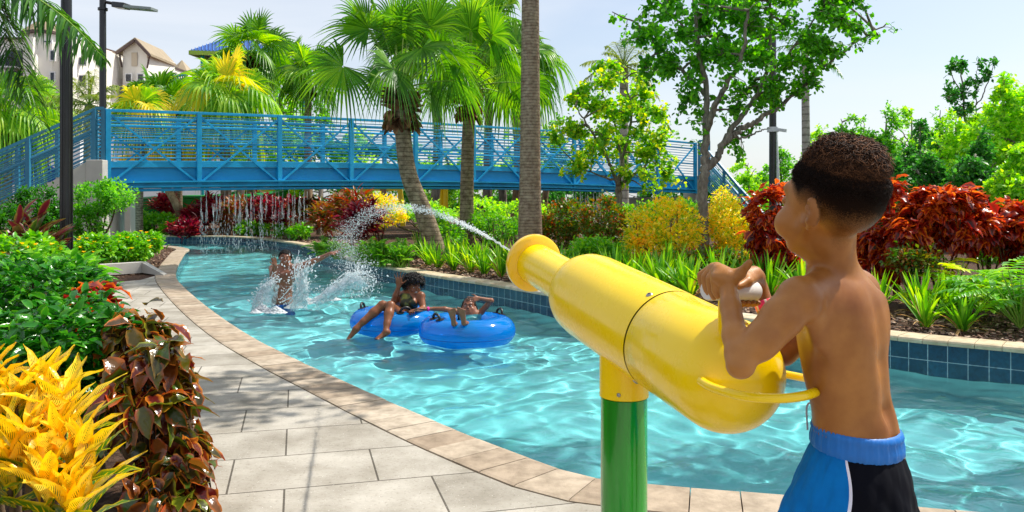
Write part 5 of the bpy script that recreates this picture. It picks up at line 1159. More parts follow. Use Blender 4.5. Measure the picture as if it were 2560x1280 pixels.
def swim_tube(c, Rm, r, label, handles, tilt=0.0):
    e = empty('swim_tube', c, label, 'swim tube', 'blue swim tubes'); n, k = 96, 28; a = np.linspace(0, 2 * np.pi, n, endpoint=False); b = np.linspace(0, 2 * np.pi, k, endpoint=False)
    A_, B__ = np.meshgrid(a, b, indexing='ij'); puck = 1 + 0.010 * np.sin(24 * A_) * np.clip(np.cos(B__ - np.pi), 0, 1)
    rad = Rm + r * np.cos(B__) * puck; V = np.stack([rad * np.cos(A_), rad * np.sin(A_), r * 0.92 * np.sin(B__)], -1).reshape(-1, 3); V[:, 2] += V[:, 1] * tilt; V = V + np.array(c)
    F = [(i * k + j, ((i + 1) % n) * k + j, ((i + 1) % n) * k + (j + 1) % k, i * k + (j + 1) % k) for i in range(n) for j in range(k)]
    mesh_obj('ring', V, F, M_tube, e)
    for bb in (-0.28,):
        pts = np.stack([(Rm + r * 1.003 * math.cos(bb)) * np.cos(a), (Rm + r * 1.003 * math.cos(bb)) * np.sin(a), np.full(n, r * 0.925 * math.sin(bb))], 1); pts[:, 2] += pts[:, 1] * tilt; MB().tube(pts + c, 0.0035, 6, closed=True).build('seam', M_seamb, e)
    for az in handles:
        az = R(az); bb = R(78); cc = np.array(c) + np.array(((Rm + r * math.cos(bb)) * math.cos(az), (Rm + r * math.cos(bb)) * math.sin(az), r * 0.93 * math.sin(bb) + (Rm * math.sin(az)) * tilt)); tg = np.array((-math.sin(az), math.cos(az), 0)); nr_ = unit(np.array((math.cos(az) * .2, math.sin(az) * .2, 1.)))
        arc = [cc + tg * 0.062 * math.cos(q) + nr_ * (0.055 * math.sin(q) + 0.002) for q in np.linspace(0, math.pi, 12)]; h = MB().tube(arc, 0.014, 10).build('handle', M_hblk, e)
        for s in (-1, 1): MB().lathe([(0, 0.046), (0.006, 0.044), (0.008, 0.015), (0.008, 0.001)], cc + tg * 0.062 * s - nr_ * 0.003, nr_, 18).build('handle_patch', M_hblk, h)
    return e
c1 = np.array(((985 - 1280) / FPX * 9.45, 9.45, WZ + 0.10)); c2 = np.array(((1168 - 1280) / FPX * 8.72, 8.72, WZ + 0.11))
swim_tube(c1, 0.345, 0.165, 'translucent blue swim tube with the waving woman sitting in it', (172, -62))
swim_tube(c2, 0.355, 0.170, 'translucent blue swim tube nearest to the cannon with the girl lying in it', (218, 28))
M_sk2 = skinmat('woman_skin', '7A482C', '8C5638', 0.40, 0.06); M_sk3 = skinmat('girl_skin', '80503A', '945F45', 0.42, 0.06); M_sk4 = skinmat('man_skin', '80503A', '986448', 0.32, 0.06, spec=0.5)
M_hairb = plain('hair_black', '120B09', 0.6, 0.3, 40); M_white = plain('eye_white', 'E8E4DE', 0.3); M_teeth = plain('teeth', 'F0EAE0', 0.3); M_lip = plain('mouth_dark', '4A1814', 0.5); M_iris = plain('iris', '20120C', 0.2)
M_pink = plain('pink_band', 'FF1E9A', 0.4, 0.02)
def face(B, hc, f, up, S, mouth=0.5, k=0.008, roll=None):
    """head with brow, sockets, nose, cheeks, mouth, ears; returns its frame"""
    HA = axes(f, up); h = lambda a, b, c: hc + HA @ (S * np.array((a, b, c)))
    B.ell(h(0, -0.012, 0.012), np.array((0.074, 0.092, 0.082)) * S, HA, 0.015); B.ell(h(0, 0.026, -0.035), np.array((0.060, 0.060, 0.070)) * S, HA, 0.02); B.ell(h(0, 0.045, -0.080), np.array((0.042, 0.040, 0.040)) * S, HA, 0.02)
    B.ell(h(0, 0.066, -0.108), np.array((0.020, 0.016, 0.014)) * S, HA, 0.012)
    for s in (-1, 1):
        B.cap(h(0.046 * s, 0.064, 0.012), h(0.012 * s, 0.086, 0.010), 0.009 * S, 0.008 * S, 0.01); B.ell(h(0.031 * s, 0.092, -0.010), np.array((0.017, 0.013, 0.010)) * S, HA, 0.005, sub=True); B.ell(h(0.031 * s, 0.073, -0.011), np.array((0.0125, 0.0125, 0.0115)) * S, HA, 0.001)
        B.ell(h(0.040 * s, 0.062, -0.045), np.array((0.022, 0.020, 0.020)) * S, HA, 0.012); B.ell(h(0.078 * s, -0.004, -0.025), np.array((0.008, 0.016, 0.027)) * S, HA, 0.003)
        B.ell(h(0.009 * s, 0.100, -0.038), np.array((0.008, 0.008, 0.007)) * S, HA, 0.005)
    B.cap(h(0, 0.086, 0.0), h(0, 0.108, -0.034), 0.006 * S, 0.009 * S, 0.008)
    B.cap(h(-0.018, 0.090, -0.060), h(0.018, 0.090, -0.060), 0.006 * S, 0.006 * S, 0.004); B.cap(h(-0.015, 0.088, -0.078 - 0.006 * mouth), h(0.015, 0.088, -0.078 - 0.006 * mouth), 0.007 * S, 0.007 * S, 0.004)
    B.ell(h(0, 0.098, -0.069), np.array((0.021, 0.018, 0.0075 + 0.003 * mouth)) * S, HA, 0.002, sub=True)
    return HA, h
def face_parts(parent, h, HA, S, squint=0.5):
    for s in (-1, 1):
        V, F = lathe([(-1, 0.01), (-0.7, 0.71), (0, 1), (0.7, 0.71), (1, 0.01)], (0, 0, 0), (0, 1, 0), 14)
        e_ = mesh_obj('eye', h(0.031 * s, 0.0765, -0.012) + (V * np.array((0.0115, 0.0095, 0.0085 * (1 - 0.45 * squint))) * S) @ HA.T, F, M_white, parent)
        mesh_obj('iris', h(0.031 * s, 0.0835, -0.012) + (V * np.array((0.0048, 0.0035, 0.0048)) * S) @ HA.T, F, M_iris, e_)
        MB().tube([h(0.046 * s, 0.078, 0.012), h(0.032 * s, 0.090, 0.017), h(0.014 * s, 0.093, 0.013)], [0.0022 * S, 0.0035 * S, 0.003 * S], 6).build('eyebrow', M_hairb, parent)
    V, F = lathe([(-1, 0.01), (-0.7, 0.71), (0, 1), (0.7, 0.71), (1, 0.01)], (0, 0, 0), (0, 1, 0), 14)
    mo = mesh_obj('mouth', h(0, 0.080, -0.070) + (V * np.array((0.019, 0.009, 0.010)) * S) @ HA.T, F, M_lip, parent); mesh_obj('teeth', h(0, 0.0865, -0.0655) + (V * np.array((0.016, 0.005, 0.0045)) * S) @ HA.T, F, M_teeth, mo)
def scalp_pts(V, F, hc, HA, S, test, n, seed):
    fc = V[F].mean(1); nF = unit(np.cross(V[F[:, 1]] - V[F[:, 0]], V[F[:, 3]] - V[F[:, 0]])); q = (fc - hc) @ HA / S; ok = np.where((np.linalg.norm(q, axis=1) < 0.135) & test(q))[0]; rs = np.random.RandomState(seed); k = ok[rs.randint(0, len(ok), n)]; return fc[k], nF[k]
# ---------------- woman: sits in the tube, right arm raised waving, knees over the front edge
D = 9.45
W = lambda px, py, dd=0.0: P(px, py, D + dd)
B = Body((-2.35, 8.5, -0.50), (-0.75, 9.95, 0.60), 0.0075)
hcW = W(1034, 712, -0.02); pel = W(1012, 785, 0.02) + (0, 0, -0.06); chs = W(1020, 745, 0.0)
tfW = unit(np.array((-0.25, -1, 0.0))); trW = np.cross(tfW, (0, 0, 1.)); TW = np.stack([trW, tfW, np.array((0, 0, 1.))], 1)
B.ell(pel, (0.155, 0.13, 0.11), TW, 0.05).ell(W(1014, 768), (0.125, 0.095, 0.12), TW, 0.05).ell(W(1020, 748), (0.145, 0.10, 0.11), TW, 0.05)
for s in (-1, 1): B.ell(W(1020 + 11 * s, 756, -0.10), (0.055, 0.045, 0.05), TW, 0.03)
sR, sL = W(994, 738, 0.04), W(1052, 740, -0.03)
B.ell(W(1023, 738), (0.13, 0.065, 0.05), TW, 0.04); B.ell(sR, (0.05, 0.05, 0.05), TW, 0.03); B.ell(sL, (0.052, 0.052, 0.052), TW, 0.03); B.cap(W(1024, 738), hcW - (0.01, 0, 0.07), 0.052, 0.047, 0.03)
fW = unit(np.array((0.55, -0.83, -0.16))); HAW, hW = face(B, hcW, fW, (0.05, 0, 1), 1.0, 1.0)
elR, wrR = W(985, 752, -0.10), W(997, 716, -0.13); B.chain([sR, elR], [0.045, 0.036], 0.02); B.chain([elR, elR * .6 + wrR * .4, wrR], [0.036, 0.036, 0.025], 0.015)
hand(B, wrR, (0.02, -0.05, 1.0), (0.1, -1.0, 0.0), 1.08, 1, (0.12, 0.08, 0.1, 0.15), 0.40, tout=1.0)
elL, wrL = W(1058, 772, -0.12), W(1043, 776, -0.30); B.chain([sL, elL], [0.046, 0.036], 0.02); B.chain([elL, wrL], [0.036, 0.026], 0.015)
hand(B, wrL, unit(W(1028, 776, -0.40) - wrL), (0, 0, -1), 1.0, -1, (0.9, 0.9, 0.9, 0.9), 0.1)
# legs: knees up at (955,758) and (978,758); feet low at the left
kR, kL = W(956, 763, -0.36), W(976, 764, -0.40); hR, hL = pel + trW * -0.085 + (0, -0.02, 0.0), pel + trW * 0.085 + (0, -0.03, 0)
aR, aL = W(888, 822, -0.52), W(964, 829, -0.62)
for h_, k_, a_ in ((hR, kR, aR), (hL, kL, aL)):
    B.chain([h_, (h_ + k_) / 2, k_], [0.085, 0.070, 0.053], 0.03); calf = k_ * 0.68 + a_ * 0.32; B.chain([k_, calf, k_ * 0.3 + a_ * 0.7, a_], [0.050, 0.053, 0.038, 0.030], 0.02)
def foot(B, a_, d, up, S=1.0):
    d = unit(np.array(d, float)); up = unit(np.array(up, float)); s_ = np.cross(d, up); B.ell(a_ - d * 0.025 * S - up * 0.02 * S, (0.030 * S,) * 3, None, 0.02); B.cap(a_ - up * 0.008, a_ + d * 0.10 * S - up * 0.03 * S, 0.032 * S, 0.020 * S, 0.02)
    for i in range(4): B.cap(a_ - up * 0.02, a_ + d * 0.12 * S + s_ * (i - 1.5) * 0.018 * S - up * 0.035 * S, 0.022 * S, 0.014 * S, 0.015)
    for i in range(5): B.cap(a_ + d * 0.12 * S + s_ * (i - 2) * 0.0175 * S - up * 0.036 * S, a_ + d * (0.155 - 0.006 * i) * S + s_ * (i - 2) * 0.019 * S - up * 0.038 * S, (0.013 if i else 0.016) * S, 0.011 * S, 0.004)
foot(B, aR, (-0.75, -0.3, -0.65), (-0.5, -0.2, 0.85)); foot(B, aL, (-0.80, -0.45, -0.35), (-0.3, -0.2, 1))
V, F = B.mesh(2); wo = mesh_obj('person', V, F, M_sk2); tag(wo, 'woman in a dark green halter top with one hand raised, sitting in the rear tube', 'person')
face_parts(wo, hW, HAW, 1.0, 0.7)
bs, nr = scalp_pts(V, F, hcW, HAW, 1.0, lambda q: (q[:, 2] > np.interp(q[:, 1], [-0.1, 0, 0.05, 0.09], [-0.04, 0.015, 0.045, 0.055])), 1500, 4)
curls('hair', bs, nr, M_hairb, wo, (0.05, 0.085), 0.014, 1.4, 0.006, 8)
# halter top: shell of the torso
def shell(name, V, F, test, off, mat, parent, ns=None):
    fc = V[F].mean(1); ok = test(fc); Fk = F[ok]; nF = unit(np.cross(V[F[:, 1]] - V[F[:, 0]], V[F[:, 3]] - V[F[:, 0]])); vn = np.zeros_like(V)
    for j in range(4): 
        for q in range(3): vn[:, q] += np.bincount(F[:, j], nF[:, q], len(V))
    vn = unit(vn); used = np.unique(Fk); rm = np.full(len(V), -1); rm[used] = np.arange(len(used)); return mesh_obj(name, V[used] + vn[used] * off, rm[Fk], mat, parent)
m, t, p = base_mat('halter_cloth'); n1 = noise(t, 7, 2); r = ramp(t, ['141A08', '2C3010', '8A8A38'], [0.4, 0.58, 0.66]); t.links.new(n1.outputs['Fac'], r.inputs[0]); t.links.new(r.outputs[0], p.inputs['Base Color']); setp(p, rough=0.5)
tq = lambda fc: (fc - W(1020, 760)) @ TW
def segd(p_, a, b):
    ab = b - a; t_ = np.clip(((p_ - a) @ ab) / (ab @ ab), 0.12, 1); return np.linalg.norm(p_ - (a + t_[:, None] * ab), axis=1)
def t_halter(fc):
    q = tq(fc); w_ = np.interp(q[:, 2], [-0.14, -0.02, 0.05, 0.13], [0.22, 0.17, 0.12, 0.045]); return (q[:, 2] < 0.13) & (q[:, 2] > -0.16) & (np.abs(q[:, 0]) < w_) & (q[:, 1] > -0.02) & (np.linalg.norm(fc - elR, axis=1) > 0.09) & (np.linalg.norm(fc - wrL, axis=1) > 0.12) & (np.linalg.norm(fc - elL, axis=1) > 0.10) & (segd(fc, hR, kR) > 0.085) & (segd(fc, hL, kL) > 0.085) & (q[:, 1] < 0.16)
shell('halter_top', V, F, t_halter, 0.007, m, wo)
shell('swim_bottoms', V, F, lambda fc: (np.linalg.norm((fc - pel) / np.array((0.2, 0.17, 0.11)), axis=1) < 0.9) & (fc[:, 2] < pel[2] + 0.12) & (segd(fc, hR, kR) > 0.075) & (segd(fc, hL, kL) > 0.075), 0.006, plain('swim_black', '14161C', 0.5), wo)
# ---------------- girl: lies back in the front tube, one hand at her forehead, soles towards us
D = 8.72
B = Body((-1.35, 7.95, -0.50), (0.15, 9.35, 0.30), 0.0065)
hcG = W(1172, 764, 0.10); fG = unit(np.array((-0.05, -0.95, 0.22))); HAG, hG = face(B, hcG, fG, (0, 0.22, 0.95), 0.92, 0.8)
chG = W(1176, 792, 0.06); sRg, sLg = chG + (-0.115, 0.02, 0.045), chG + (0.115, 0.03, 0.045); pG = chG + (0.0, -0.16, -0.17); TG = axes((0, -0.6, 0.8), (0, 0.8, 0.6))
B.ell(chG, (0.115, 0.075, 0.10), None, 0.04).ell((chG + pG) / 2, (0.105, 0.10, 0.09), None, 0.04).ell(pG, (0.11, 0.10, 0.08), None, 0.04); B.cap(chG + (0, 0, 0.03), hcG - (0, -0.01, 0.06), 0.042, 0.038, 0.02)
eL, wL = W(1228, 752, 0.02), W(1198, 746, -0.02); B.chain([sLg, eL], [0.036, 0.029], 0.02); B.chain([eL, wL], [0.029, 0.020], 0.012)
hand(B, wL, unit(W(1168, 752, -0.10) - wL), (0.0, 0.9, -0.3), 0.88, -1, (0.15, 0.1, 0.1, 0.15), 0.35)
eR, wR = W(1112, 773, 0.04), W(1085, 772, 0.06); wR2 = W(1062, 773, 0.02); B.chain([sRg, eR], [0.035, 0.028], 0.02); B.chain([eR, wR, wR2], [0.028, 0.022, 0.019], 0.012)
hand(B, wR2, (-1, 0.05, 0.05), (0, -0.3, -1), 0.85, 1, (0.4, 0.4, 0.4, 0.4), 0.15)
for s, (fx, fy) in ((-1, (1131, 788)), (1, (1156, 786))):
    hp2 = pG + (0.05 * s, -0.03, 0); an = W(fx + 4, fy + 20, -0.47) ; kn2 = (hp2 + an) / 2 + (0.02 * s, 0, 0.02)
    B.chain([hp2, kn2], [0.060, 0.045], 0.02); B.chain([kn2, an], [0.042, 0.028], 0.015)
    # sole facing the camera, toes up
    heel = an + (0, -0.01, -0.005); toe = W(fx - 4, fy - 24, -0.53); u_ = unit(toe - heel); L_ = 0.15; B.ell(heel, (0.026, 0.026, 0.028), None, 0.012)
    B.cap(heel, heel + u_ * 0.09, 0.024, 0.021, 0.012); sx = np.array((1., 0, 0))
    for i in range(4): B.cap(heel + u_ * 0.02 + (0, 0, 0), heel + u_ * 0.135 + sx * (i - 1.5) * 0.018, 0.020, 0.0145, 0.010)
    for i in range(5): j = i if s > 0 else 4 - i; B.cap(heel + u_ * 0.138 + sx * (j - 2) * 0.0165, heel + u_ * (0.172 - 0.007 * i) + sx * (j - 2) * 0.0180 + (0, -0.004, 0), 0.0115 if i else 0.014, 0.010, 0.0025)
V, F = B.mesh(2); gi = mesh_obj('person', V, F, M_sk3); tag(gi, 'laughing girl with wet dark hair and a hand on her forehead in the front tube', 'person')
face_parts(gi, hG, HAG, 0.92, 0.5)
shell('swimsuit', V, F, lambda fc: (np.linalg.norm((fc - (chG * 0.55 + pG * 0.45)) / np.array((0.14, 0.22, 0.22)), axis=1) < 1.0) & (fc[:, 2] < chG[2] + 0.035) & (np.abs(fc[:, 0] - chG[0]) < 0.125) & (fc[:, 1] > 8.38), 0.006, leafmat('swimsuit_print', ['1E6A8A', '2A8A90', '3A9AA0', '183040', 'A86838'], 0.5, 0.0, 0.8, spots=('C6D8DC', 60, 0.66)), gi)
# long wet hair: strands combed back and down
bs, nr = scalp_pts(V, F, hcG, HAG, 0.92, lambda q: (q[:, 2] > np.interp(q[:, 1], [-0.1, 0.0, 0.05, 0.09], [-0.10, 0.0, 0.045, 0.062])), 420, 6)
A = Acc(); rs = np.random.RandomState(8)
for q, n_ in zip(bs, nr):
    sd = np.sign((q - hcG)[0]) or 1; p1 = q + n_ * 0.012 + (0, 0.01, -0.02); p2 = hcG + (sd * (0.078 + 0.02 * rs.rand()), 0.02 + 0.05 * rs.rand(), -0.05 - 0.03 * rs.rand()); p3 = p2 + (sd * 0.01 * rs.randn() + sd * 0.012, -0.01 + 0.01 * rs.randn(), -0.05 - 0.06 * rs.rand())
    V_, F_ = tubeq(cr_spline([q, p1, p2, p3], 4), np.linspace(0.005, 0.003, 13), 4); A.add(V_, F_)
A.build('hair', M_hairb, gi)
ba = (wR * 0.35 + wR2 * 0.65); MB().lathe([(-0.011, 0.0235), (-0.010, 0.0255), (0.010, 0.025), (0.011, 0.0225)], ba, unit(wR2 - wR), 20).build('wristband', M_pink, gi)
# ---------------- man: stands waist deep, torso turned left, left arm stretched out to the right
D = 11.4
B = Body((-4.0, 10.8, -0.85), (-2.0, 11.9, 0.68), 0.0085)
hcM = W(713, 643); fM = unit(np.array((0.30, -0.93, 0.10))); HAM, hM = face(B, hcM, fM, (0.12, 0, 1), 1.05, 1.0)
TM = axes((0.15, -1, 0)); chM = W(712, 690); waM = W(708, 725); hiM = W(706, 752)
B.ell(chM, (0.165, 0.105, 0.14), TM, 0.06).ell(waM, (0.135, 0.095, 0.14), TM, 0.06).ell(hiM, (0.150, 0.11, 0.13), TM, 0.05).ell(hiM - (0, 0, 0.2), (0.16, 0.12, 0.16), TM, 0.05)
for s in (-1, 1): B.ell(chM + TM @ np.array((0.075 * s, 0.075, 0.035)), (0.07, 0.04, 0.05), TM, 0.03); B.chain([hiM + (0.085 * s, 0, -0.15), hiM + (0.1 * s, 0, -0.45)], [0.09, 0.075], 0.03)
sR, sL = W(683, 672, 0.03), W(743, 670, -0.02); B.ell(sR, (0.06,) * 3, None, 0.03); B.ell(sL, (0.06,) * 3, None, 0.03); B.cap(sR, W(712, 664), 0.04, 0.05, 0.04); B.cap(sL, W(714, 664), 0.04, 0.05, 0.04); B.cap(W(712, 668), hcM - (0, 0, 0.08), 0.062, 0.056, 0.03)
eR, wR = W(682, 694, -0.24), W(688, 664, -0.33); B.chain([sR, eR], [0.055, 0.044], 0.02); B.chain([eR, eR * .6 + wR * .4, wR], [0.043, 0.042, 0.030], 0.015)
hand(B, wR, unit(np.array((-0.15, -0.2, 1))), (0.8, -0.6, 0.1), 1.15, -1, (0.5, 0.4, 0.35, 0.2), 0.3)
eL, wL = W(782, 655, -0.10), W(826, 634, -0.14); B.chain([sL, eL], [0.055, 0.043], 0.02); B.chain([eL, eL * .6 + wL * .4, wL], [0.043, 0.040, 0.028], 0.015)
hand(B, wL, unit(W(852, 628, -0.14) - wL), (0.1, -0.5, 0.85), 1.12, 1, (0.2, 0.15, 0.3, 0.35), 0.35)
V, F = B.mesh(2); mn = mesh_obj('person', V, F, M_sk4); tag(mn, 'bare-chested man standing waist deep in splashing water with one arm stretched out', 'person')
face_parts(mn, hM, HAM, 1.05, 0.6)
bs, nr = scalp_pts(V, F, hcM, HAM, 1.05, lambda q: (q[:, 2] > np.interp(q[:, 1], [-0.1, 0, 0.05, 0.09], [-0.05, 0.01, 0.04, 0.055])), 1300, 5); curls('hair', bs, nr, M_hairb, mn, (0.010, 0.020), 0.006, 1.2, 0.005, 9)
shell('swim_shorts', V, F, lambda fc: (fc[:, 2] < hiM[2] - 0.04) & (np.abs(fc[:, 0] - hiM[0]) < 0.35) & (np.abs(fc[:, 1] - hiM[1]) < 0.3), 0.010, leafmat('shorts_navy', ['0A2E8A', '1450B0', '062060'], 0.5, 0.0, spots=('2E80D8', 20, 0.6)), mn)
# ---------------- splash around the man
m, t, p = base_mat('splash_water'); p.inputs['Base Color'].default_value = (0.95, 0.97, 0.98, 1); setp(p, rough=0.15, spec=0.6, trans=0.25, ior=1.2)
tr_n = nn(t, 'ShaderNodeBsdfTranslucent'); tr_n.inputs['Color'].default_value = (0.95, 0.98, 1, 1); ms = nn(t, 'ShaderNodeMixShader'); ms.inputs[0].default_value = 0.4; t.links.new(p.outputs[0], ms.inputs[1]); t.links.new(tr_n.outputs[0], ms.inputs[2]); t.links.new(ms.outputs[0], t.nodes['Material Output'].inputs['Surface']); M_spl = m
rs = np.random.RandomState(21); A = Acc(); sp_e = empty('splash', W(715, 765) * (1, 1, 0) + (0, 0, WZ), 'white splash of water thrown up around the standing man', 'splash')
def strand(pts, r0, r1, jit=0.02, k=10):
    s_ = cr_spline(pts, k); s_ = s_ + np.cumsum(rs.randn(len(s_), 3), 0) * jit * 0.35 * np.linspace(0, 1, len(s_))[:, None]; r = np.interp(np.linspace(0, 1, len(s_)), [0, 1], [r0, r1]) * (0.5 + rs.rand(len(s_))); V, F = tubeq(s_, np.maximum(r, 0.001), 6); A.add(V, F); return s_
paths = []
# thin bowed sheet on the left, ragged column right of him, crossing ropes over the chest
for j in range(7): paths.append(strand([W(628 + 4 * j, 780, -0.25), W(640 + 3 * j, 745 - j, -0.3), W(662 + 2 * j, 715, -0.35), W(690 + j, 692 + 3 * j, -0.38)], 0.012, 0.005))
for j in range(9): paths.append(strand([W(765 - 5 * j, 765, -0.25), W(768 - 3 * j, 730, -0.3), W(760 - 3 * j, 690, -0.35), W(770 - 4 * j + rs.randn() * 8, 640 + rs.rand() * 20, -0.38)], 0.012, 0.004, 0.03))
for a, b_, c in (((700, 748), (725, 720), (752, 690)), ((705, 755), (740, 735), (765, 700)), ((720, 760), (750, 720), (760, 670))): paths.append(strand([W(*a, -.36), W(*b_, -.4), W(*c, -.38)], 0.008, 0.004, 0.02))
# second lobe to the right where the jet lands
for j in range(8): paths.append(strand([W(775 + 8 * j, 755 - j, -0.3), W(810 + 6 * j, 730, -0.3), W(850 + 5 * j, 705 - 2 * j, -0.3), W(885 + 6 * j, 690 + 6 * j * rs.rand(), -0.3)], 0.012, 0.004, 0.03))
A.build('strands', M_spl, sp_e)
m, t, p = base_mat('water_film'); p.inputs['Base Color'].default_value = (0.9, 0.97, 1, 1); setp(p, rough=0.08, spec=0.8)
nz = noise(t, 11, 5, 0.7, dist=1.2); rz = ramp(t, ['E0E0E0', '6A6A6A', '101010'], [0.42, 0.55, 0.72]); t.links.new(nz.outputs['Fac'], rz.inputs[0]); tpn = nn(t, 'ShaderNodeBsdfTransparent'); ms = nn(t, 'ShaderNodeMixShader')
t.links.new(rz.outputs[0], ms.inputs[0]); t.links.new(p.outputs[0], ms.inputs[1]); t.links.new(tpn.outputs[0], ms.inputs[2]); t.links.new(ms.outputs[0], t.nodes['Material Output'].inputs['Surface']); bump(t, p, nz.outputs['Fac'], 1.0, 0.05)
def film(ca, cb, n=26, w=14):
    a_, b2 = cr_spline(ca, 9), cr_spline(cb, 9); k = min(len(a_), len(b2)); a_, b2 = a_[:k], b2[:k]; u_ = np.linspace(0, 1, w); V = a_[:, None] * (1 - u_)[None, :, None] + b2[:, None] * u_[None, :, None]
    V = V + rs.randn(k, w, 3) * 0.006 + np.array((0, -1, 0)) * (0.07 * np.sin(u_ * np.pi))[None, :, None]; i_ = np.arange(k * w).reshape(k, w); F_ = np.stack([i_[:-1, :-1], i_[:-1, 1:], i_[1:, 1:], i_[1:, :-1]], -1).reshape(-1, 4); mesh_obj('film', V.reshape(-1, 3), F_, m, sp_e)
film([W(628, 782, -.3), W(643, 740, -.33), W(668, 712, -.36), W(688, 700, -.38)], [W(690, 782, -.3), W(690, 760, -.33), W(694, 735, -.36), W(698, 715, -.38)])
film([W(722, 775, -.3), W(738, 735, -.33), W(745, 705, -.36), W(752, 680, -.38)], [W(768, 772, -.3), W(772, 730, -.33), W(768, 700, -.36), W(775, 660, -.38)])
film([W(780, 752, -.3), W(815, 722, -.3), W(855, 698, -.3), W(890, 682, -.3)], [W(800, 765, -.3), W(840, 745, -.3), W(880, 728, -.3), W(925, 715, -.3)])
pp = np.vstack(paths); k = rs.randint(0, len(pp), 1900); C = pp[k] + rs.randn(1900, 3) * 0.045; keep_ = C[:, 2] > WZ; C = C[keep_]
C2 = np.array([W(x, y, z) for x, y, z in zip(rs.normal(745, 30, 260), rs.uniform(640, 765, 260), rs.uniform(-.45, -.2, 330))]); C2 = C2[C2[:, 2] > WZ]
C3 = np.array([W(x, y, z) for x, y, z in zip(rs.normal(895, 26, 420), rs.uniform(655, 745, 420), rs.uniform(-.4, -.1, 420))]); C3 = C3[C3[:, 2] > WZ]
C = np.vstack([C, C2, C3]); S_ = 0.0028 + 0.0085 * rs.rand(len(C)) ** 3; drops('spray', C, np.stack([S_, S_ * (1 + 1.2 * rs.rand(len(C)))], 1), sp_e, unit(rs.randn(len(C), 3) * 0.6 + (0, 0, 1)), M_spl)
# foam on the surface
def foam(name, l, n, parent, seed, s=(0.012, 0.04)):
    rs = np.random.RandomState(seed); Cs = []
    for (x, y, rx, ry) in l: 
        q = G(x, y, WZ); a = rs.rand(n) * 6.28; r = rs.rand(n) ** 0.6; Cs.append(np.stack([q[0] + RP(rx, q[1]) * r * np.cos(a), q[1] + RP(rx, q[1]) * 0.75 * r * np.sin(a) + 0 * ry, WZ + 0.015 + rs.rand(n) * 0.055 * (1 - r) * ry / 8], 1))
    C = np.vstack(Cs); S_ = s[0] + (s[1] - s[0]) * rs.rand(len(C)) ** 2; return drops(name, C, np.stack([S_, S_ * 0.5], 1), parent, None, M_spl)
foam('foam', [(655, 782, 26, 16), (690, 785, 26, 14), (735, 772, 24, 12), (770, 760, 22, 12), (800, 755, 26, 14), (830, 752, 22, 8), (640, 785, 14, 6)], 1500, sp_e, 22, (0.006, 0.022))
# ---------------- jet from the cannon
jp = cr_spline([(*P(1285, 634, 2.82),), (*P(1240, 604, 3.15),), (*P(1190, 576, 3.75),), (*P(1130, 548, 4.8),), (*P(1060, 524, 6.3),), (*P(985, 514, 7.9),), (*P(915, 530, 9.3),), (*P(868, 575, 10.4),), (*P(868, 630, 10.9),), (*P(893, 680, 11.1),), (*P(910, 712, 11.15),)], 14)
M_jet = M_spl.copy(); M_jet.name = 'jet_water'; t = M_jet.node_tree; o_ = t.nodes['Material Output']; src = o_.inputs['Surface'].links[0].from_socket
tpn = nn(t, 'ShaderNodeBsdfTransparent'); ms = nn(t, 'ShaderNodeMixShader'); ms.inputs[0].default_value = 0.5; t.links.new(src, ms.inputs[1]); t.links.new(tpn.outputs[0], ms.inputs[2]); t.links.new(ms.outputs[0], o_.inputs['Surface'])
je = empty('water_jet', jp[0], 'thin arching jet of water shooting from the cannon nozzle and breaking into spray', 'water jet')
A = Acc(); u = np.linspace(0, 1, len(jp)); s0 = jp[:40]; V, F = tubeq(s0 + rs.randn(40, 3) * 0.0012, np.interp(np.arange(40), [0, 12, 30, 39], [0.0035, 0.0045, 0.006, 0.002]) * (0.7 + 0.5 * rs.rand(40)), 8); A.add(V, F); A.build('core', M_jet, je)
n = 5600; q = rs.rand(n) ** 0.68; q = np.interp(q, [0, 1], [0.12, 1]); i_ = q * (len(jp) - 1); C = np.stack([np.interp(i_, np.arange(len(jp)), jp[:, j]) for j in range(3)], 1)
sp = np.interp(q, [0.1, 0.3, 0.5, 0.65, 0.85, 1], [0.004, 0.011, 0.030, 0.075, 0.13, 0.13]); C = C + np.clip(rs.randn(n, 3), -2.2, 2.2) * sp[:, None] * np.array((1, 1, 0.75)); C[:, 2] -= np.interp(q, [0.4, 0.6, 0.8], [0, 0.06, 0.0]) * np.abs(rs.randn(n)); ok = C[:, 2] > WZ; C = C[ok]; q = q[ok]
T = unit(np.gradient(jp, axis=0)); Dd = T[np.clip((q * (len(jp) - 1)).astype(int), 0, len(jp) - 1)] + rs.randn(len(q), 3) * 0.3; S_ = np.interp(q, [0, .3, 1], [0.0016, 0.0023, 0.0036]) * (0.5 + rs.rand(len(q)))
drops('spray', C, np.stack([S_, S_ * np.interp(q, [0, 0.4, 1], [2.6, 2.0, 1.3])], 1), je, unit(Dd), M_jet)
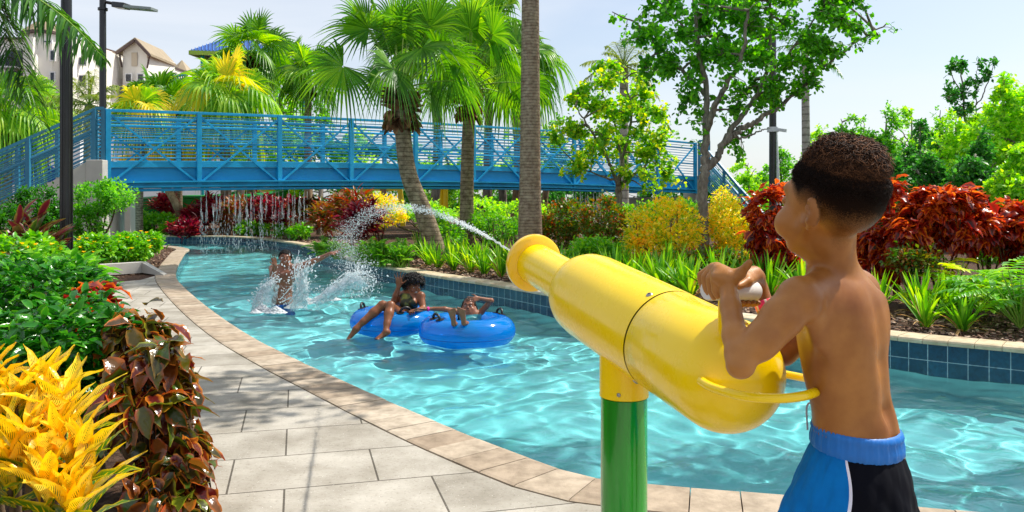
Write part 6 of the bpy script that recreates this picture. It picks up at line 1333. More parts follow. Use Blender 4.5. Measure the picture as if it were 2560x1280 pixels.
# ================================================================ PALMS AND TREES (placed)
def gz(px, py, d, z=0.0): q = P(px, 505, d); return np.array((q[0], q[1], z))
fan_palm('nearest fan palm with a shaggy crown and a curved leaning trunk left of centre', gz(1098, 0, 16), P(1000, 236, 16), 0.20, 0.16, 20, 1.0, (M_fan, M_fany), 11,
         [P(1062, 540, 16), P(1018, 420, 16)], pet=1.05, droop=0.50, yel=0.0, el_rng=(4, 88), nseg=38)
fan_palm('fan palm with yellowing fronds and a straight trunk right of the shaggy curved one', gz(1166, 0, 18.5), P(1174, 232, 18.5), 0.17, 0.14, 20, 1.05, (M_fan, M_fanlime), 12,
         [P(1168, 430, 18.5)], pet=1.05, droop=0.55, yel=0.35, el_rng=(0, 88), nseg=36)
fan_palm('taller fan palm whose crown rises behind the two middle palms', gz(1215, 0, 38), P(1225, 110, 38), 0.2, 0.18, 18, 1.9, (M_fan, M_fanlime), 13, pet=0.7, droop=0.8, yel=0.2, nseg=26)
fan_palm('fan palm crown half hidden behind the nearest palm on its upper right', gz(1090, 0, 40), P(1095, 120, 40), 0.2, 0.18, 16, 1.9, (M_fan, M_fanlime), 14, pet=0.7, droop=0.8, yel=0.15, nseg=26)
fan_palm('fan palm with hanging fronds showing to the right of the tall bare trunk', gz(1300, 0, 36), P(1290, 185, 36), 0.2, 0.18, 18, 1.7, (M_fan, M_fanlime), 15, pet=0.65, droop=0.9, yel=0.2, nseg=26)
# tall bare trunk
tb = gz(1325, 0, 15); e = feather_palm('tall bare ringed palm trunk running out of the top of the picture', tb, P(1327, -560, 15), 0.205, 0.125, 16, 2.6, M_feather, 16, bark=M_tallbark, name='tall_palm')
# background fan palms behind the bridge, left part
fan_palm('fan palm with bright yellow fronds behind the left part of the bridge', gz(565, 0, 31), P(565, 262, 31), 0.2, 0.2, 24, 1.5, (M_fanlime, M_fany), 21, pet=0.6, droop=0.85, yel=0.4, nseg=24)
fan_palm('green fan palm standing in front of the blue roofed pavilion', gz(628, 0, 36), P(632, 150, 36), 0.2, 0.18, 22, 1.35, (M_fan, M_fanlime), 22, pet=0.7, droop=0.4, yel=0.1, nseg=22, el_rng=(-50, 80))
fan_palm('small yellow green fan palm behind the bridge just right of the slim lamp post', gz(345, 0, 29), P(350, 292, 29), 0.16, 0.15, 20, 0.95, (M_fanlime, M_fany), 23, pet=0.5, droop=0.8, yel=0.4, nseg=22)
fan_palm('lime green fan palm behind the bridge between two yellow ones', gz(445, 0, 33), P(445, 285, 33), 0.18, 0.16, 20, 1.15, (M_fanlime, M_fan), 24, pet=0.6, droop=0.8, yel=0.5, nseg=22)
fan_palm('dense green fan palm behind the slim lamp post', gz(300, 0, 36), P(395, 262, 36), 0.18, 0.16, 22, 1.15, (M_fan, M_fanlime), 25, pet=0.6, droop=0.6, yel=0.2, nseg=22)
fan_palm('fan palm at the left edge with long hanging lime tips', gz(15, 0, 27), P(14, 300, 27), 0.2, 0.18, 24, 1.3, (M_fanlime, M_fan), 26, pet=0.6, droop=0.95, yel=0.4, nseg=26)
fan_palm('fan palm with a bare orange trunk behind the stair railing', gz(112, 0, 31), P(112, 285, 31), 0.15, 0.14, 18, 1.0, (M_fanlime, M_fan), 27, pet=0.5, droop=0.6, yel=0.4, nseg=22)
fan_palm('slender fan palm rising behind the bridge left of the middle palms', gz(770, 0, 34), P(770, 205, 34), 0.16, 0.15, 18, 1.1, (M_fan, M_fanlime), 28, pet=0.6, droop=0.6, yel=0.2, nseg=22)
fan_palm('small dark fan palm right of the blue roofed pavilion', gz(727, 0, 44), P(727, 165, 44), 0.16, 0.15, 18, 1.0, (M_fan, M_fanlime), 29, pet=0.6, droop=0.4, yel=0.0, nseg=18)
feather_palm('feather palm with arching fronds between the two left lamp posts', gz(215, 0, 30), P(222, 262, 30), 0.16, 0.14, 22, 2.1, M_feather2, 31, ll=0.5, nl=40, el_rng=(-25, 85), lw=0.035)
feather_palm('feather palm growing low behind the stair railing by the thick lamp post', gz(150, 0, 33), P(150, 275, 33), 0.16, 0.14, 18, 1.7, M_feather2, 32, ll=0.45, nl=36, lw=0.035)
# near overhanging fronds at the top left: crown just outside the frame
e = feather_palm('big feather palm whose glossy fronds hang in from the top left corner', gz(-330, 0, 11), P(-160, -190, 11), 0.2, 0.16, 2, 3.0, M_feather, 33, el_rng=(0, 30), azr=(2.5, 3.5), ll=0.42, nl=80, droop=1.0, hang=0.75, lw=0.034)
A, B_ = Acc(), Acc(); rs = np.random.RandomState(5)
for tgt, dz in (((262, 150), 1.1), ((112, 335), 1.5), ((40, 210), 1.2)):
    c0 = P(-160, -190, 11) if tgt[0] != 262 else P(-100, -60, 11)
    c1 = P(tgt[0], tgt[1], 11)
    t_ = np.linspace(0, 1, 16); ctrl = (c0 + c1) / 2 + (0.1, 0, 0.5 * dz); C = np.outer((1 - t_) ** 2, c0) + np.outer(2 * t_ * (1 - t_), ctrl) + np.outer(t_ ** 2, c1)
    V, F = tubeq(C, np.linspace(0.022, 0.004, 16), 6); B_.add(V, F)
    n = 100; q = np.linspace(0.15, 1, n); Cc = np.stack([np.interp(q, t_, C[:, i]) for i in range(3)], 1); T = unit(np.gradient(Cc, axis=0)); S = unit(np.cross(T, (0, -0.3, 1.)))
    for sg in (-1, 1):
        dd = unit(S * sg + T * 0.5 + rs.randn(n, 3) * 0.25); V, F = blade_strip(Cc, dd, 0.40 * np.sin(np.clip(q, 0, 1) * 2.6 + 0.3).clip(0.25) * (0.8 + 0.4 * rs.rand(n)), np.full(n, 0.036), 0.7 + 0.6 * rs.rand(n), rs, 4, 0.1); A.add(V, F)
A.build('hanging_fronds', M_feather, e); B_.build('frond_ribs', M_petiole, e)
# queen palm half hidden behind the big tree
feather_palm('grey green feather palm peeking out behind the upper left of the big tree', gz(1560, 0, 27), P(1560, 165, 27), 0.17, 0.14, 18, 1.7, M_feather2, 34, ll=0.42, nl=36, lw=0.03, el_rng=(-20, 70))
feather_palm('pale royal palm trunk rising behind the boy with its crown inside the big tree', gz(2018, 0, 30), P(2012, 120, 30), 0.17, 0.13, 14, 1.8, M_feather, 35, ll=0.42, nl=30, lw=0.03, el_rng=(-10, 80))
# ---- the big tree
D = 13.5; bp_ = lambda px, py, dd=0.0: P(px, py, D + dd)
M_bark1 = barkmat('grey_bark', '5C564E', '9A9184', 16)
br_ = [([gz(1760, 0, D), bp_(1757, 560), bp_(1758, 470), bp_(1764, 400)], 0.10, 0.075), ([bp_(1762, 410), bp_(1764, 320), bp_(1766, 220), bp_(1744, 110), bp_(1735, -20)], 0.07, 0.025),
       ([bp_(1762, 425), bp_(1792, 395), bp_(1812, 350), bp_(1860, 280, .2), bp_(1905, 215, .3), bp_(1925, 120, .4), bp_(1925, -40, .5)], 0.066, 0.022),
       ([bp_(1812, 355), bp_(1850, 325, .1), bp_(1895, 300, .2), bp_(1950, 265, .4), bp_(2010, 215, .5), bp_(2080, 150, .6), bp_(2150, 100, .7), bp_(2215, 62, .8)], 0.055, 0.012),
       ([bp_(1765, 330), bp_(1800, 240, -.4), bp_(1850, 150, -.8), bp_(1870, 30, -1)], 0.06, 0.02), ([bp_(1766, 240), bp_(1720, 190, .3), bp_(1650, 120, .4), bp_(1590, 60, .5), bp_(1530, 30, .5)], 0.045, 0.008),
       ([bp_(1745, 120), bp_(1700, 60), bp_(1640, 0)], 0.035, 0.01), ([bp_(1835, 340), bp_(1860, 345), bp_(1895, 330), bp_(1925, 320)], 0.025, 0.008), ([bp_(1905, 215, .3), bp_(1990, 110, .2), bp_(2060, 20, .2)], 0.03, 0.01)]
def px_blobs_(l, D_): return [(P(x, y, D_ + dd), (RP(rx, D_), dep, RP(ry, D_))) for (x, y, rx, ry, dd, dep) in l]
def blb(l, D_): return [(P(x, y, D_ + dd), (RP(rx, D_), dep, RP(ry, D_))) for (x, y, rx, ry, dd, dep) in l]
bl = blb([(1760, 60, 190, 110, 0, 1.2), (1930, 60, 200, 120, 0.2, 1.2), (2060, 60, 130, 90, .4, .9), (1820, 190, 150, 100, 0, 1.0), (1950, 200, 110, 70, .3, .8), (2080, 130, 90, 50, .5, .5), (2190, 70, 55, 25, .7, .25),
          (1660, 170, 60, 80, .3, .7), (1580, 100, 60, 35, .5, .4), (1530, 30, 60, 16, .5, .25), (1880, 290, 85, 45, .2, .6), (1850, 370, 40, 55, .2, .4), (1720, 300, 45, 90, .2, .5), (2010, 230, 60, 25, .4, .3), (1900, 320, 50, 22, .2, .25), (1780, -80, 260, 90, 0, 1.3), (2000, -60, 220, 80, 0.3, 1.2)], D)
tree('large grey barked tree with forking trunk standing left of the boy', gz(1760, 0, D), br_, bl, 1500, 13, 0.086, T_round, M_treeleaf, M_bark1, 41, clump=0.62, hang=0.25, twig=0.006)
# ---- lime tree in front of the bridge
D = 17.5
br_ = [([gz(1545, 0, D), P(1547, 500, D), P(1546, 450, D)], 0.085, 0.065), ([P(1546, 460, D), P(1520, 400, D), P(1480, 330, D - .4), P(1440, 270, D - .5)], 0.045, 0.012), ([P(1546, 460, D), P(1560, 380, D), P(1580, 280, D), P(1560, 200, D)], 0.05, 0.012),
       ([P(1546, 470, D), P(1590, 430, D + .3), P(1640, 390, D + .5), P(1680, 330, D + .5)], 0.04, 0.01), ([P(1546, 455, D), P(1500, 440, D + .2), P(1450, 420, D + .2)], 0.03, 0.01), ([P(1555, 400, D), P(1535, 300, D + .5), P(1500, 220, D + .6)], 0.035, 0.01)]
bl = blb([(1550, 240, 110, 75, 0, .9), (1470, 290, 70, 70, 0, .8), (1620, 300, 75, 80, 0, .8), (1530, 370, 110, 70, 0, .9), (1640, 400, 60, 60, .2, .6), (1450, 390, 50, 45, 0, .5), (1520, 190, 70, 40, 0, .6), (1660, 460, 60, 30, .2, .5), (1590, 455, 45, 25, -.2, .4), (1460, 265, 60, 40, 0, .5), (1400, 330, 45, 45, 0, .5), (1680, 370, 45, 50, .2, .5), (1420, 440, 50, 25, 0, .4)], D)
tree('young tree with yellow green leaves in front of the right half of the bridge', gz(1545, 0, D), br_, bl, 640, 12, 0.095, T_round, M_lime, M_bark1, 42, clump=0.6, hang=0.2, twig=0.005)
# ---- woodland trees on the right, each with its own crown and trunk
def wood(px, py_top, d, wpx, mat, seed, label, n=480, leaf=0.15, name='background_tree', group='trees of the wood on the right', gap=0.5, thin=False, zb=0.0):
    top = P(px, py_top, d); hw = RP(wpx, d); H_ = top[2]; rs = np.random.RandomState(seed); b0 = gz(px, 0, d, zb); blobs = []
    k = 3 if thin else 8
    for i in range(k):
        u = (i + 0.5) / k; z = H_ * (0.22 + 0.72 * u); w_ = hw * (0.75 if u < 0.6 else 0.75 * (1.35 - u)) * (0.8 + 0.4 * rs.rand()); o = rs.randn(2) * hw * (0.34 if u < 0.75 else 0.15)
        blobs.append((np.array((b0[0] + o[0], b0[1] + o[1] * 0.6, z)), (w_, w_ * 0.9, H_ * (0.16 if not thin else 0.10))))
    tr_ = [([b0, b0 + (0.1, 0, H_ * 0.4), b0 + (0, 0, H_ * 0.75), top - (0, 0, H_ * 0.04)], (0.03 + H_ * 0.014) if not thin else 0.05, 0.012)]
    for i in range(6): a = rs.rand() * 6.28; z0 = H_ * (0.2 + 0.5 * rs.rand()); tr_.append(([b0 + (0, 0, z0), b0 + (math.cos(a) * hw * .4, math.sin(a) * hw * .3, z0 + H_ * .12), b0 + (math.cos(a) * hw * .8, math.sin(a) * hw * .6, z0 + H_ * .2)], 0.03, 0.01))
    return tree(label, b0, tr_, blobs, n, 12, leaf, T_small, mat, M_bark1, seed, group, name=name, clump=gap if not thin else 0.15, twig=0.008, shell=0.5, tw_keep=0.4)
wood(2105, 285, 30, 75, M_wood, 51, 'bushy green tree just behind the curls of the boy', 600)
wood(2050, 318, 34, 60, M_wood2, 81, 'light green tree between the royal palm trunk and the curls of the boy', 500)
wood(2160, 292, 36, 70, M_wood, 82, 'rounded green tree right above the curls of the boy', 550)
wood(2280, 272, 33, 75, M_wood2, 83, 'light green tree rising behind the dark one right of the head of the boy', 600)
wood(2350, 262, 34, 70, M_wood, 84, 'mid green tree left of the thin tall sapling', 600)
wood(2440, 245, 30, 75, M_wood2, 85, 'bright green tree at the foot of the thin tall sapling', 700)
wood(2215, 268, 28, 80, M_wood, 52, 'mid green tree standing right behind the head of the boy', 700)
wood(2300, 300, 27, 90, M_wood3, 53, 'dark green tree above the red leaved bushes on the right', 800)
wood(2390, 285, 26, 90, M_wood2, 54, 'yellow green tree below the thin tall sapling on the right', 800)
wood(2510, 182, 23, 120, M_wood2, 55, 'tallest leafy tree at the right edge of the picture', 1700, 0.15)
wood(2575, 190, 25, 80, M_wood, 56, 'leafy tree cut off by the right edge of the picture', 800)
wood(2445, 330, 20, 80, M_wood3, 57, 'dark leafy bush tree right above the red bushes near the right edge', 800, 0.13)
wood(2330, 380, 21, 70, M_wood3, 58, 'low dark tree directly behind the red leaved bushes', 700, 0.13)
wood(2560, 360, 17, 90, M_wood2, 59, 'bright low tree at the right edge behind the last red bush', 900, 0.12)
D = 30
tree('thin tall sapling with sparse dark leaves against the sky on the right', gz(2420, 0, D), [([gz(2425, 0, D), P(2424, 400, D), P(2412, 290, D), P(2406, 215, D), P(2400, 150, D)], 0.07, 0.015), ([P(2412, 290, D), P(2450, 250, D), P(2475, 190, D), P(2490, 150, D)], 0.03, 0.01), ([P(2408, 240, D), P(2385, 200, D), P(2375, 170, D)], 0.025, 0.01), ([P(2410, 270, D), P(2380, 250, D), P(2365, 235, D)], 0.025, 0.01), ([P(2440, 262, D), P(2440, 200, D), P(2445, 160, D)], 0.02, 0.008)],
     px_blobs_([(2395, 165, 22, 20, 0, .5), (2378, 195, 14, 16, 0, .4), (2385, 235, 22, 22, 0, .5), (2425, 220, 18, 30, 0, .5), (2460, 190, 16, 26, 0, .4), (2485, 155, 16, 12, 0, .3), (2405, 280, 30, 18, 0, .6), (2445, 155, 12, 14, 0, .3)], D), 130, 7, 0.20, T_small, M_wood3, M_bark1, 60, 'trees of the wood on the right', name='background_tree', clump=0.3, twig=0.008)
wood(1870, 400, 40, 70, M_wood2, 61, 'light green tree behind the sloping railing right of the bridge', 500, 0.17)
wood(1950, 360, 44, 80, M_wood, 62, 'far green tree behind the black lamp post', 500, 0.18)
wood(2040, 330, 38, 70, M_wood2, 63, 'far light green tree beside the pale royal palm trunk', 500, 0.17)
wood(1790, 420, 46, 60, M_wood3, 64, 'dark far tree seen through the trunks right of the bridge', 400, 0.18)
wood(2160, 420, 24, 80, M_wood2, 65, 'yellow green shrub tree at the shoulder height of the boy', 600, 0.13)
wood(2240, 400, 22, 80, M_wood3, 66, 'dark green shrub tree right of the neck of the boy', 600, 0.13)
wood(1400, 275, 44, 70, M_wood, 67, 'green tree beyond the bridge right of the tall bare trunk', 450, 0.19)
wood(1290, 330, 42, 80, M_wood2, 68, 'light green tree beyond the bridge behind the tall bare trunk', 450, 0.19)
wood(1160, 330, 40, 90, M_wood2, 69, 'light green tree beyond the bridge behind the middle palms', 500, 0.18)
wood(900, 300, 42, 80, M_wood2, 70, 'light green tree beyond the bridge left of the nearest palm', 500, 0.18)
wood(1020, 310, 46, 90, M_wood, 71, 'green tree beyond the bridge behind the curved palm trunk', 450, 0.19)
wood(700, 205, 38, 70, M_wood2, 72, 'round lime green tree beyond the bridge under the pavilion roof', 900, 0.17)
wood(800, 235, 40, 75, M_wood, 73, 'mid green tree beyond the bridge left of the shaggy palm', 600, 0.18)
wood(1480, 430, 42, 90, M_wood3, 75, 'dark tree under the lime tree beyond the bridge', 400, 0.18)
wood(1640, 420, 46, 90, M_wood3, 76, 'dark tree beyond the right end of the bridge', 400, 0.18)
wood(1330, 430, 38, 100, M_wood3, 77, 'dark tree under the bridge behind the tall bare trunk', 400, 0.18)
wood(1110, 440, 44, 100, M_wood3, 78, 'dark tree under the bridge behind the yellow slide posts', 400, 0.18)

# shade tree on the far bank to the right, outside the picture: its crown overhangs the river and dapples the paving
D = 6.6
tree('broad shade tree on the far bank outside the right edge overhanging the river', (6.6, 6.3, 0), [([(6.6, 6.3, 0), (6.5, 6.3, 2.0), (6.2, 6.4, 3.4)], 0.16, 0.12), ([(6.2, 6.4, 3.4), (5.0, 6.6, 4.6), (3.4, 6.8, 5.2), (1.6, 6.9, 5.5)], 0.10, 0.03), ([(6.2, 6.4, 3.4), (6.4, 6.8, 5), (6.2, 7, 6.4)], 0.09, 0.03), ([(5.0, 6.6, 4.6), (4, 7.6, 5.4), (2.6, 8.4, 5.8)], 0.05, 0.02)],
     [((1.9, 6.6, 5.6), (1.1, 1.0, 0.45)), ((3.0, 7.6, 5.7), (1.2, 1.0, 0.5)), ((4.6, 7.0, 5.8), (1.2, 1.2, 0.6)), ((6.4, 6.8, 6.3), (1.5, 1.5, 0.9))], 420, 12, 0.10, T_round, M_treeleaf, M_bark1, 91, clump=0.6, hang=0.2, twig=0.006)

for k_, (px, yt, d, w_) in enumerate([(2700, 170, 24, 120), (2850, 200, 20, 140), (3050, 150, 19, 160), (2760, 330, 14, 110), (3300, 120, 17, 200)]):
    wood(px, yt, d, w_, (M_wood, M_wood2, M_wood3)[k_ % 3], 400 + k_, ['leafy tree just outside the right edge', 'broad tree outside the right edge beyond the far bank', 'tall tree far outside the right edge', 'low bushy tree outside the right edge near the bank', 'biggest tree outside the right edge'][k_], 500, 0.16)
# ================================================================ PLANTED BEDS
def px_blobs(l, d): return [(P(x, y, d + dd), (RP(rx, d), dep, RP(ry, d))) for (x, y, rx, ry, dd, dep) in l]
def cop_bush(label, px, py_base, d, l, n_tips_, per, leaf, mat, seed, group=None, tpl=None, zb=0.0, name='copperleaf_bush', cat='bush', up=0.1, droop=0.5, stems=10, wave=0.05, shell=0.75, rollv=0.5, rnd=0.6, ragged=0.0, young=None):
    rs = np.random.RandomState(seed); b0 = gz(px, 0, d, zb); e = empty(name, b0, label, cat, group); bl = px_blobs(l, d); tpl = tpl or T_cop
    n_tips = n_tips_; tips, dd, _ = in_blobs(rs, bl, n_tips, shell); bw = np.mean([b[1][0] for b in bl])
    if ragged: tips = tips + dd * (rs.rand(n_tips, 1) ** 3 * bw * ragged); cc = tips[rs.choice(n_tips, max(3, n_tips // 12))]; k_ = np.argmin(((tips[:, None] - cc[None]) ** 2).sum(2), 1); tips = tips + (cc[k_] - tips) * 0.45
    tips[:, 2] = np.maximum(tips[:, 2], zb + 0.06); n = n_tips * per
    a = rs.rand(n) * 6.283; out = np.stack([np.cos(a), np.sin(a), np.zeros(n)], 1); dr = unit(out * 0.8 + np.repeat(dd, per, 0) * 0.7 + np.array((0, 0, up)) + rs.randn(n, 3) * rnd * 0.5)
    dr[:, 2] -= droop * rs.rand(n); dr = unit(dr); pos = np.repeat(tips, per, 0) + rs.randn(n, 3) * leaf * 0.3
    sz = leaf * (0.55 + 0.65 * rs.rand(n)); ro = rs.randn(n) * rollv
    if young:   # orange new growth toward the top, its colour also painting in sunlit translucency
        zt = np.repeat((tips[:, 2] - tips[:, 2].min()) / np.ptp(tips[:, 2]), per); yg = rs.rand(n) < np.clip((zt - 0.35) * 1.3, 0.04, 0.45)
        leafobj('sunlit_young_foliage', pos[yg], unit(dr[yg] + (0, 0, 0.35)), sz[yg] * 0.85, tpl, young, e, ro[yg], wave, rs); pos, dr, sz, ro = pos[~yg], dr[~yg], sz[~yg], ro[~yg]
    leafobj('foliage', pos, dr, sz, tpl, mat, e, ro, wave, rs)
    A = Acc()
    for i in rs.choice(n_tips, min(stems, n_tips), replace=False):
        q = tips[i]; mid = b0 * 0.45 + q * 0.55 + rs.randn(3) * 0.03; V, F = tubeq(cr_spline([b0 + (rs.randn() * .05, rs.randn() * .05, 0), mid, q], 4), np.linspace(0.012, 0.005, 9), 5); A.add(V, F)
    A.build('stems', M_stem, e); return e
# --- red copperleaf bushes on the right bank
gr = 'red copperleaf bushes on the far bank'
M_young_sunlit = uvleaf('copper_leaf_young_sunlit', ['A01E12', 'C8400E', 'D8681A', '8A1812'], ['D8501A', 'E8862A', 'C03018'], rough=0.28, transl=0.5)  # orange for upper young leaves, sunlight through them put into the colour
cop_bush('dark red bush left of the face of the boy with orange lit tips', 1925, 650, 11, [(1930, 520, 45, 55, 0, .3), (1925, 590, 62, 55, 0, .35), (1950, 640, 55, 30, 0, .3)], 170, 7, 0.135, M_copper2, 101, gr, ragged=0.45, young=M_young_sunlit)
cop_bush('red bush peeking out right behind the head of the boy', 2235, 650, 10, [(2235, 510, 40, 45, 0, .3), (2210, 590, 55, 50, 0, .3), (2200, 655, 45, 35, 0, .25)], 190, 7, 0.135, M_copper2, 102, gr, ragged=0.45, young=M_young_sunlit)
cop_bush('widest red orange bush right of the boy reaching above its neighbours', 2360, 640, 9.6, [(2340, 520, 60, 42, 0, .35), (2390, 545, 75, 55, 0, .4), (2290, 590, 60, 50, 0, .3), (2440, 590, 50, 35, 0, .3)], 330, 7, 0.14, M_copper2, 103, gr, ragged=0.45, young=M_young_sunlit)
cop_bush('red bush at the right edge of the picture', 2535, 640, 9.6, [(2530, 560, 45, 38, 0, .3), (2550, 600, 50, 40, 0, .3)], 170, 7, 0.135, M_copper2, 104, gr, ragged=0.45, young=M_young_sunlit)
# --- golden and orange shrubs
def bsh(label, px, d, l, n, per, leaf, mat, seed, name='shrub', cat='shrub', group=None, tpl=None, **k):
    k.setdefault('clump', 0.28)
    return bush(name, label, cat, gz(px, 0, d), px_blobs(l, d), n, per, leaf, tpl or T_small, mat, group=group, seed=seed, **k)
gg = 'golden shrubs on the far bank'
bsh('large golden yellow shrub in the middle of the far bank', 1660, 13, [(1660, 570, 95, 75, 0, .6), (1640, 620, 90, 50, 0, .6)], 520, 11, 0.075, M_gold, 111, 'golden_shrub', group=gg)
bsh('golden orange shrub just right of the grey tree trunk', 1815, 13.6, [(1820, 560, 55, 60, 0, .4), (1840, 600, 50, 55, 0, .4)], 330, 11, 0.07, M_gold, 112, 'golden_shrub', group=gg)
bsh('small upright yellow shrub touching the pale end block of the bridge', 1800, 15.5, [(1805, 500, 28, 25, 0, .3), (1810, 540, 40, 30, 0, .3)], 120, 10, 0.07, M_gold, 113, 'golden_shrub', group=gg)
bsh('yellow green shrub in front of the nearest palm boot', 950, 20, [(950, 510, 55, 18, 0, .5), (960, 540, 60, 25, 0, .5)], 200, 10, 0.085, M_gold, 114, 'golden_shrub', group=gg)
M_redgreen = leafmat('redgreen_leaf', ['2C5A12', '4A7A16', '6E6A1A', '9A4A1C'], 0.4, 0.4, big=1.2)
gm = 'mixed green shrubs on the far bank'
bsh('dark green shrub with reddish tips right of the tall bare trunk', 1420, 16, [(1420, 545, 65, 45, 0, .6), (1400, 585, 60, 35, 0, .6)], 330, 10, 0.08, M_redgreen, 121, group=gm)
bsh('green shrub with a few orange leaves under the lime tree', 1510, 15, [(1510, 545, 60, 50, 0, .5), (1520, 600, 60, 35, 0, .5)], 330, 10, 0.08, M_redgreen, 122, group=gm)
bsh('low bright shrub between the two straight palm trunks', 1245, 18, [(1240, 570, 60, 35, 0, .5), (1200, 560, 40, 30, .5, .4)], 250, 10, 0.08, M_hedge2, 123, group=gm)
bsh('low shrub between the curved and the straight palm trunk', 1130, 17.5, [(1120, 590, 50, 30, 0, .4), (1090, 560, 35, 25, 1, .4)], 180, 10, 0.08, M_hedge2, 124, group=gm)
bsh('leafy low shrub behind the lilies left of the golden shrub', 1470, 12.6, [(1480, 630, 75, 28, 0, .4)], 200, 10, 0.075, M_hedge2, 125, group=gm)
bsh('leafy low shrub behind the lilies at the foot of the grey tree', 1760, 12, [(1770, 650, 90, 25, 0, .35)], 220, 10, 0.07, M_redgreen, 126, group=gm)
bsh('green shrub under the right part of the bridge', 1600, 22, [(1600, 530, 90, 22, 0, .8), (1700, 520, 60, 20, 0, .8)], 260, 9, 0.10, M_hedge2, 127, group=gm)
bsh('green shrub behind the tall bare trunk under the bridge', 1300, 24, [(1300, 530, 80, 26, 0, .8), (1200, 525, 60, 26, 0, .8)], 260, 9, 0.11, M_wood2, 128, group=gm)
bsh('green shrub under the bridge behind the two middle trunks', 1080, 27, [(1080, 530, 100, 22, 0, .8), (980, 525, 60, 20, 0, .8)], 260, 9, 0.12, M_wood2, 129, group=gm)
# --- orange crotons and red cordylines behind the pool under the bridge
gc_ = 'red and orange plants beyond the far coping'
for i, (px, py, rx, ry, d, mt, lb) in enumerate([(878, 520, 48, 40, 20, M_crot, 'tall orange red croton at the left of the curved palm'), (820, 545, 42, 32, 22, M_crot, 'orange croton right of the last drops of the curtain'), (905, 555, 45, 32, 19, M_ti, 'dark red croton right in front of the tall orange one'),
        (770, 530, 36, 32, 27, M_crot, 'orange croton behind the right end of the water curtain'), (715, 530, 40, 36, 29, M_ti, 'red cordyline behind the middle of the water curtain'), (655, 528, 38, 38, 29.5, M_ti, 'red cordyline left of the middle of the water curtain'),
        (590, 535, 38, 36, 29.5, M_crot, 'orange leaved plant behind the left end of the water curtain'), (530, 525, 36, 36, 30, M_ti, 'dark red cordyline right of the leaning pole'), (490, 545, 34, 36, 30, M_ti, 'dark red cordyline just left of the water curtain'), (410, 515, 26, 22, 32, M_ti, 'small pinkish cordyline left of the leaning pole'), (462, 573, 34, 16, 28.6, M_ti, 'low dark red plant by the coping at the foot of the leaning pole')]):
    cop_bush(lb, px, 0, d, [(px, py, rx * 0.85, ry * 0.8, 0, .5)], 60, 8, 0.30, mt, 130 + i, gc_, T_lance, name='cordyline' if mt is M_ti else 'croton', cat='plant', up=0.9, droop=0.3, stems=5, wave=0.0)
bsh('round green hedge bush left of the leaning pole', 405, 30, [(400, 560, 45, 26, 0, .6), (350, 550, 40, 30, 0, .6)], 260, 9, 0.13, M_hedge2, 145, group=gm)
bsh('small bright bush at the foot of the leaning pole', 440, 29.5, [(430, 570, 32, 20, 0, .4)], 120, 9, 0.12, M_hedge2, 146, group=gm)
bsh('low leafy plants behind the curtain by the coping', 640, 28.8, [(620, 572, 40, 14, 0, .3), (690, 574, 45, 14, 0, .3)], 160, 8, 0.13, M_hedge2, 147, group=gm)
bsh('low green plants right of the curtain by the coping', 745, 25, [(745, 578, 30, 14, 0, .3), (700, 580, 20, 10, 1.5, .3)], 90, 8, 0.12, M_hedge2, 148, group=gm)
# --- ferns
def fern(px, d, n, L_, seed, label, mat=M_fern, group='ferns along the far bank', name='fern', z=0.0, lls=0.1):
    rs = np.random.RandomState(seed); b0 = gz(px, 0, d, z); e = empty(name, b0, label, 'fern', group); A, B_ = Acc(), Acc()
    for i in range(n):
        az = rs.rand() * 6.283; el = R(35 + 50 * rs.rand()); dd = np.array((math.cos(az) * math.cos(el), math.sin(az) * math.cos(el), math.sin(el)))
        feather(A, B_, b0 + (rs.randn() * .06, rs.randn() * .06, 0.0), dd, L_ * (0.7 + 0.5 * rs.rand()), rs, 0.9, 26, L_ * lls * 1.6, L_ * 0.035, 0.25)
    A.build('fronds', mat, e); B_.build('frond_ribs', M_petiole, e); return e
for i, (px, d, L_, lb) in enumerate([(808, 18.0, 0.7, 'bright fern at the left end of the fern bank near the splashing man'), (845, 17.0, 0.7, 'bright upright fern second from the left on the bank'), (905, 15.6, 0.75, 'deep green fern behind the falling end of the water jet'), (950, 15.0, 0.8, 'broad green fern left of the first lilies'),
        (1000, 14.8, 0.75, 'green fern right at the left of the first lily tuft'), (930, 17.0, 0.8, 'fern behind the broad green one near the croton'), (1000, 17, 0.75, 'fern in front of the curved palm trunk'), (1530, 12.6, 0.6, 'bright small fern in front of the green shrub under the lime tree')]):
    fern(px, d, 34, L_, 150 + i, lb)
fern(400, 20.5, 14, 0.32, 160, 'small fern tuft in the mulch by the left curve of the coping')
# --- strap leaved lilies along the far coping
lily_me = []
far_cur = far_out
def far_pt(px, back):
    """world point behind the far coping under picture column px, 'back' metres behind the stones"""
    L2 = offset2(far_s, -(0.3 + back)); pc = 1280 + L2[:, 0] / np.maximum(L2[:, 1], .1) * FPX; ok = np.where((L2[:, 1] > 0.5) & (L2[:, 1] < 22))[0]; i = ok[np.argmin(np.abs(pc[ok] - px))]; return np.array((L2[i, 0], L2[i, 1], 0.0))
protos = []
for k in range(5):
    e = bpy.data.objects.new('strap_lily', None); e.location = (0, 0, 0)
    protos.append([tuft_mesh('blades', 34 + 4 * k, 0.58, 0.042, M_lily, 200 + k, (0.05, 0.75), (0.03, 0.45), None, 0.05, K=6), tuft_mesh('dry_blades', 5, 0.5, 0.03, leafmat('dry_blade', ['8A6A3A', 'B89858'], 0.7, 0.3), 230 + k, (0.6, 1.2), (0.3, 0.8), None, 0.05, K=5)])
used_p = set()
def lily(px, back, s, k, rz, label, group):
    q = far_pt(px, back); e = empty('strap_lily', q, label, 'lily', group, rz); e.scale = (s, s, s)
    for pr in protos[k]:
        if (id(pr)) in used_p: c = pr.copy(); COL.objects.link(c)
        else: c = pr; used_p.add(id(pr))
        c.parent = e
    return e
rs = np.random.RandomState(77)
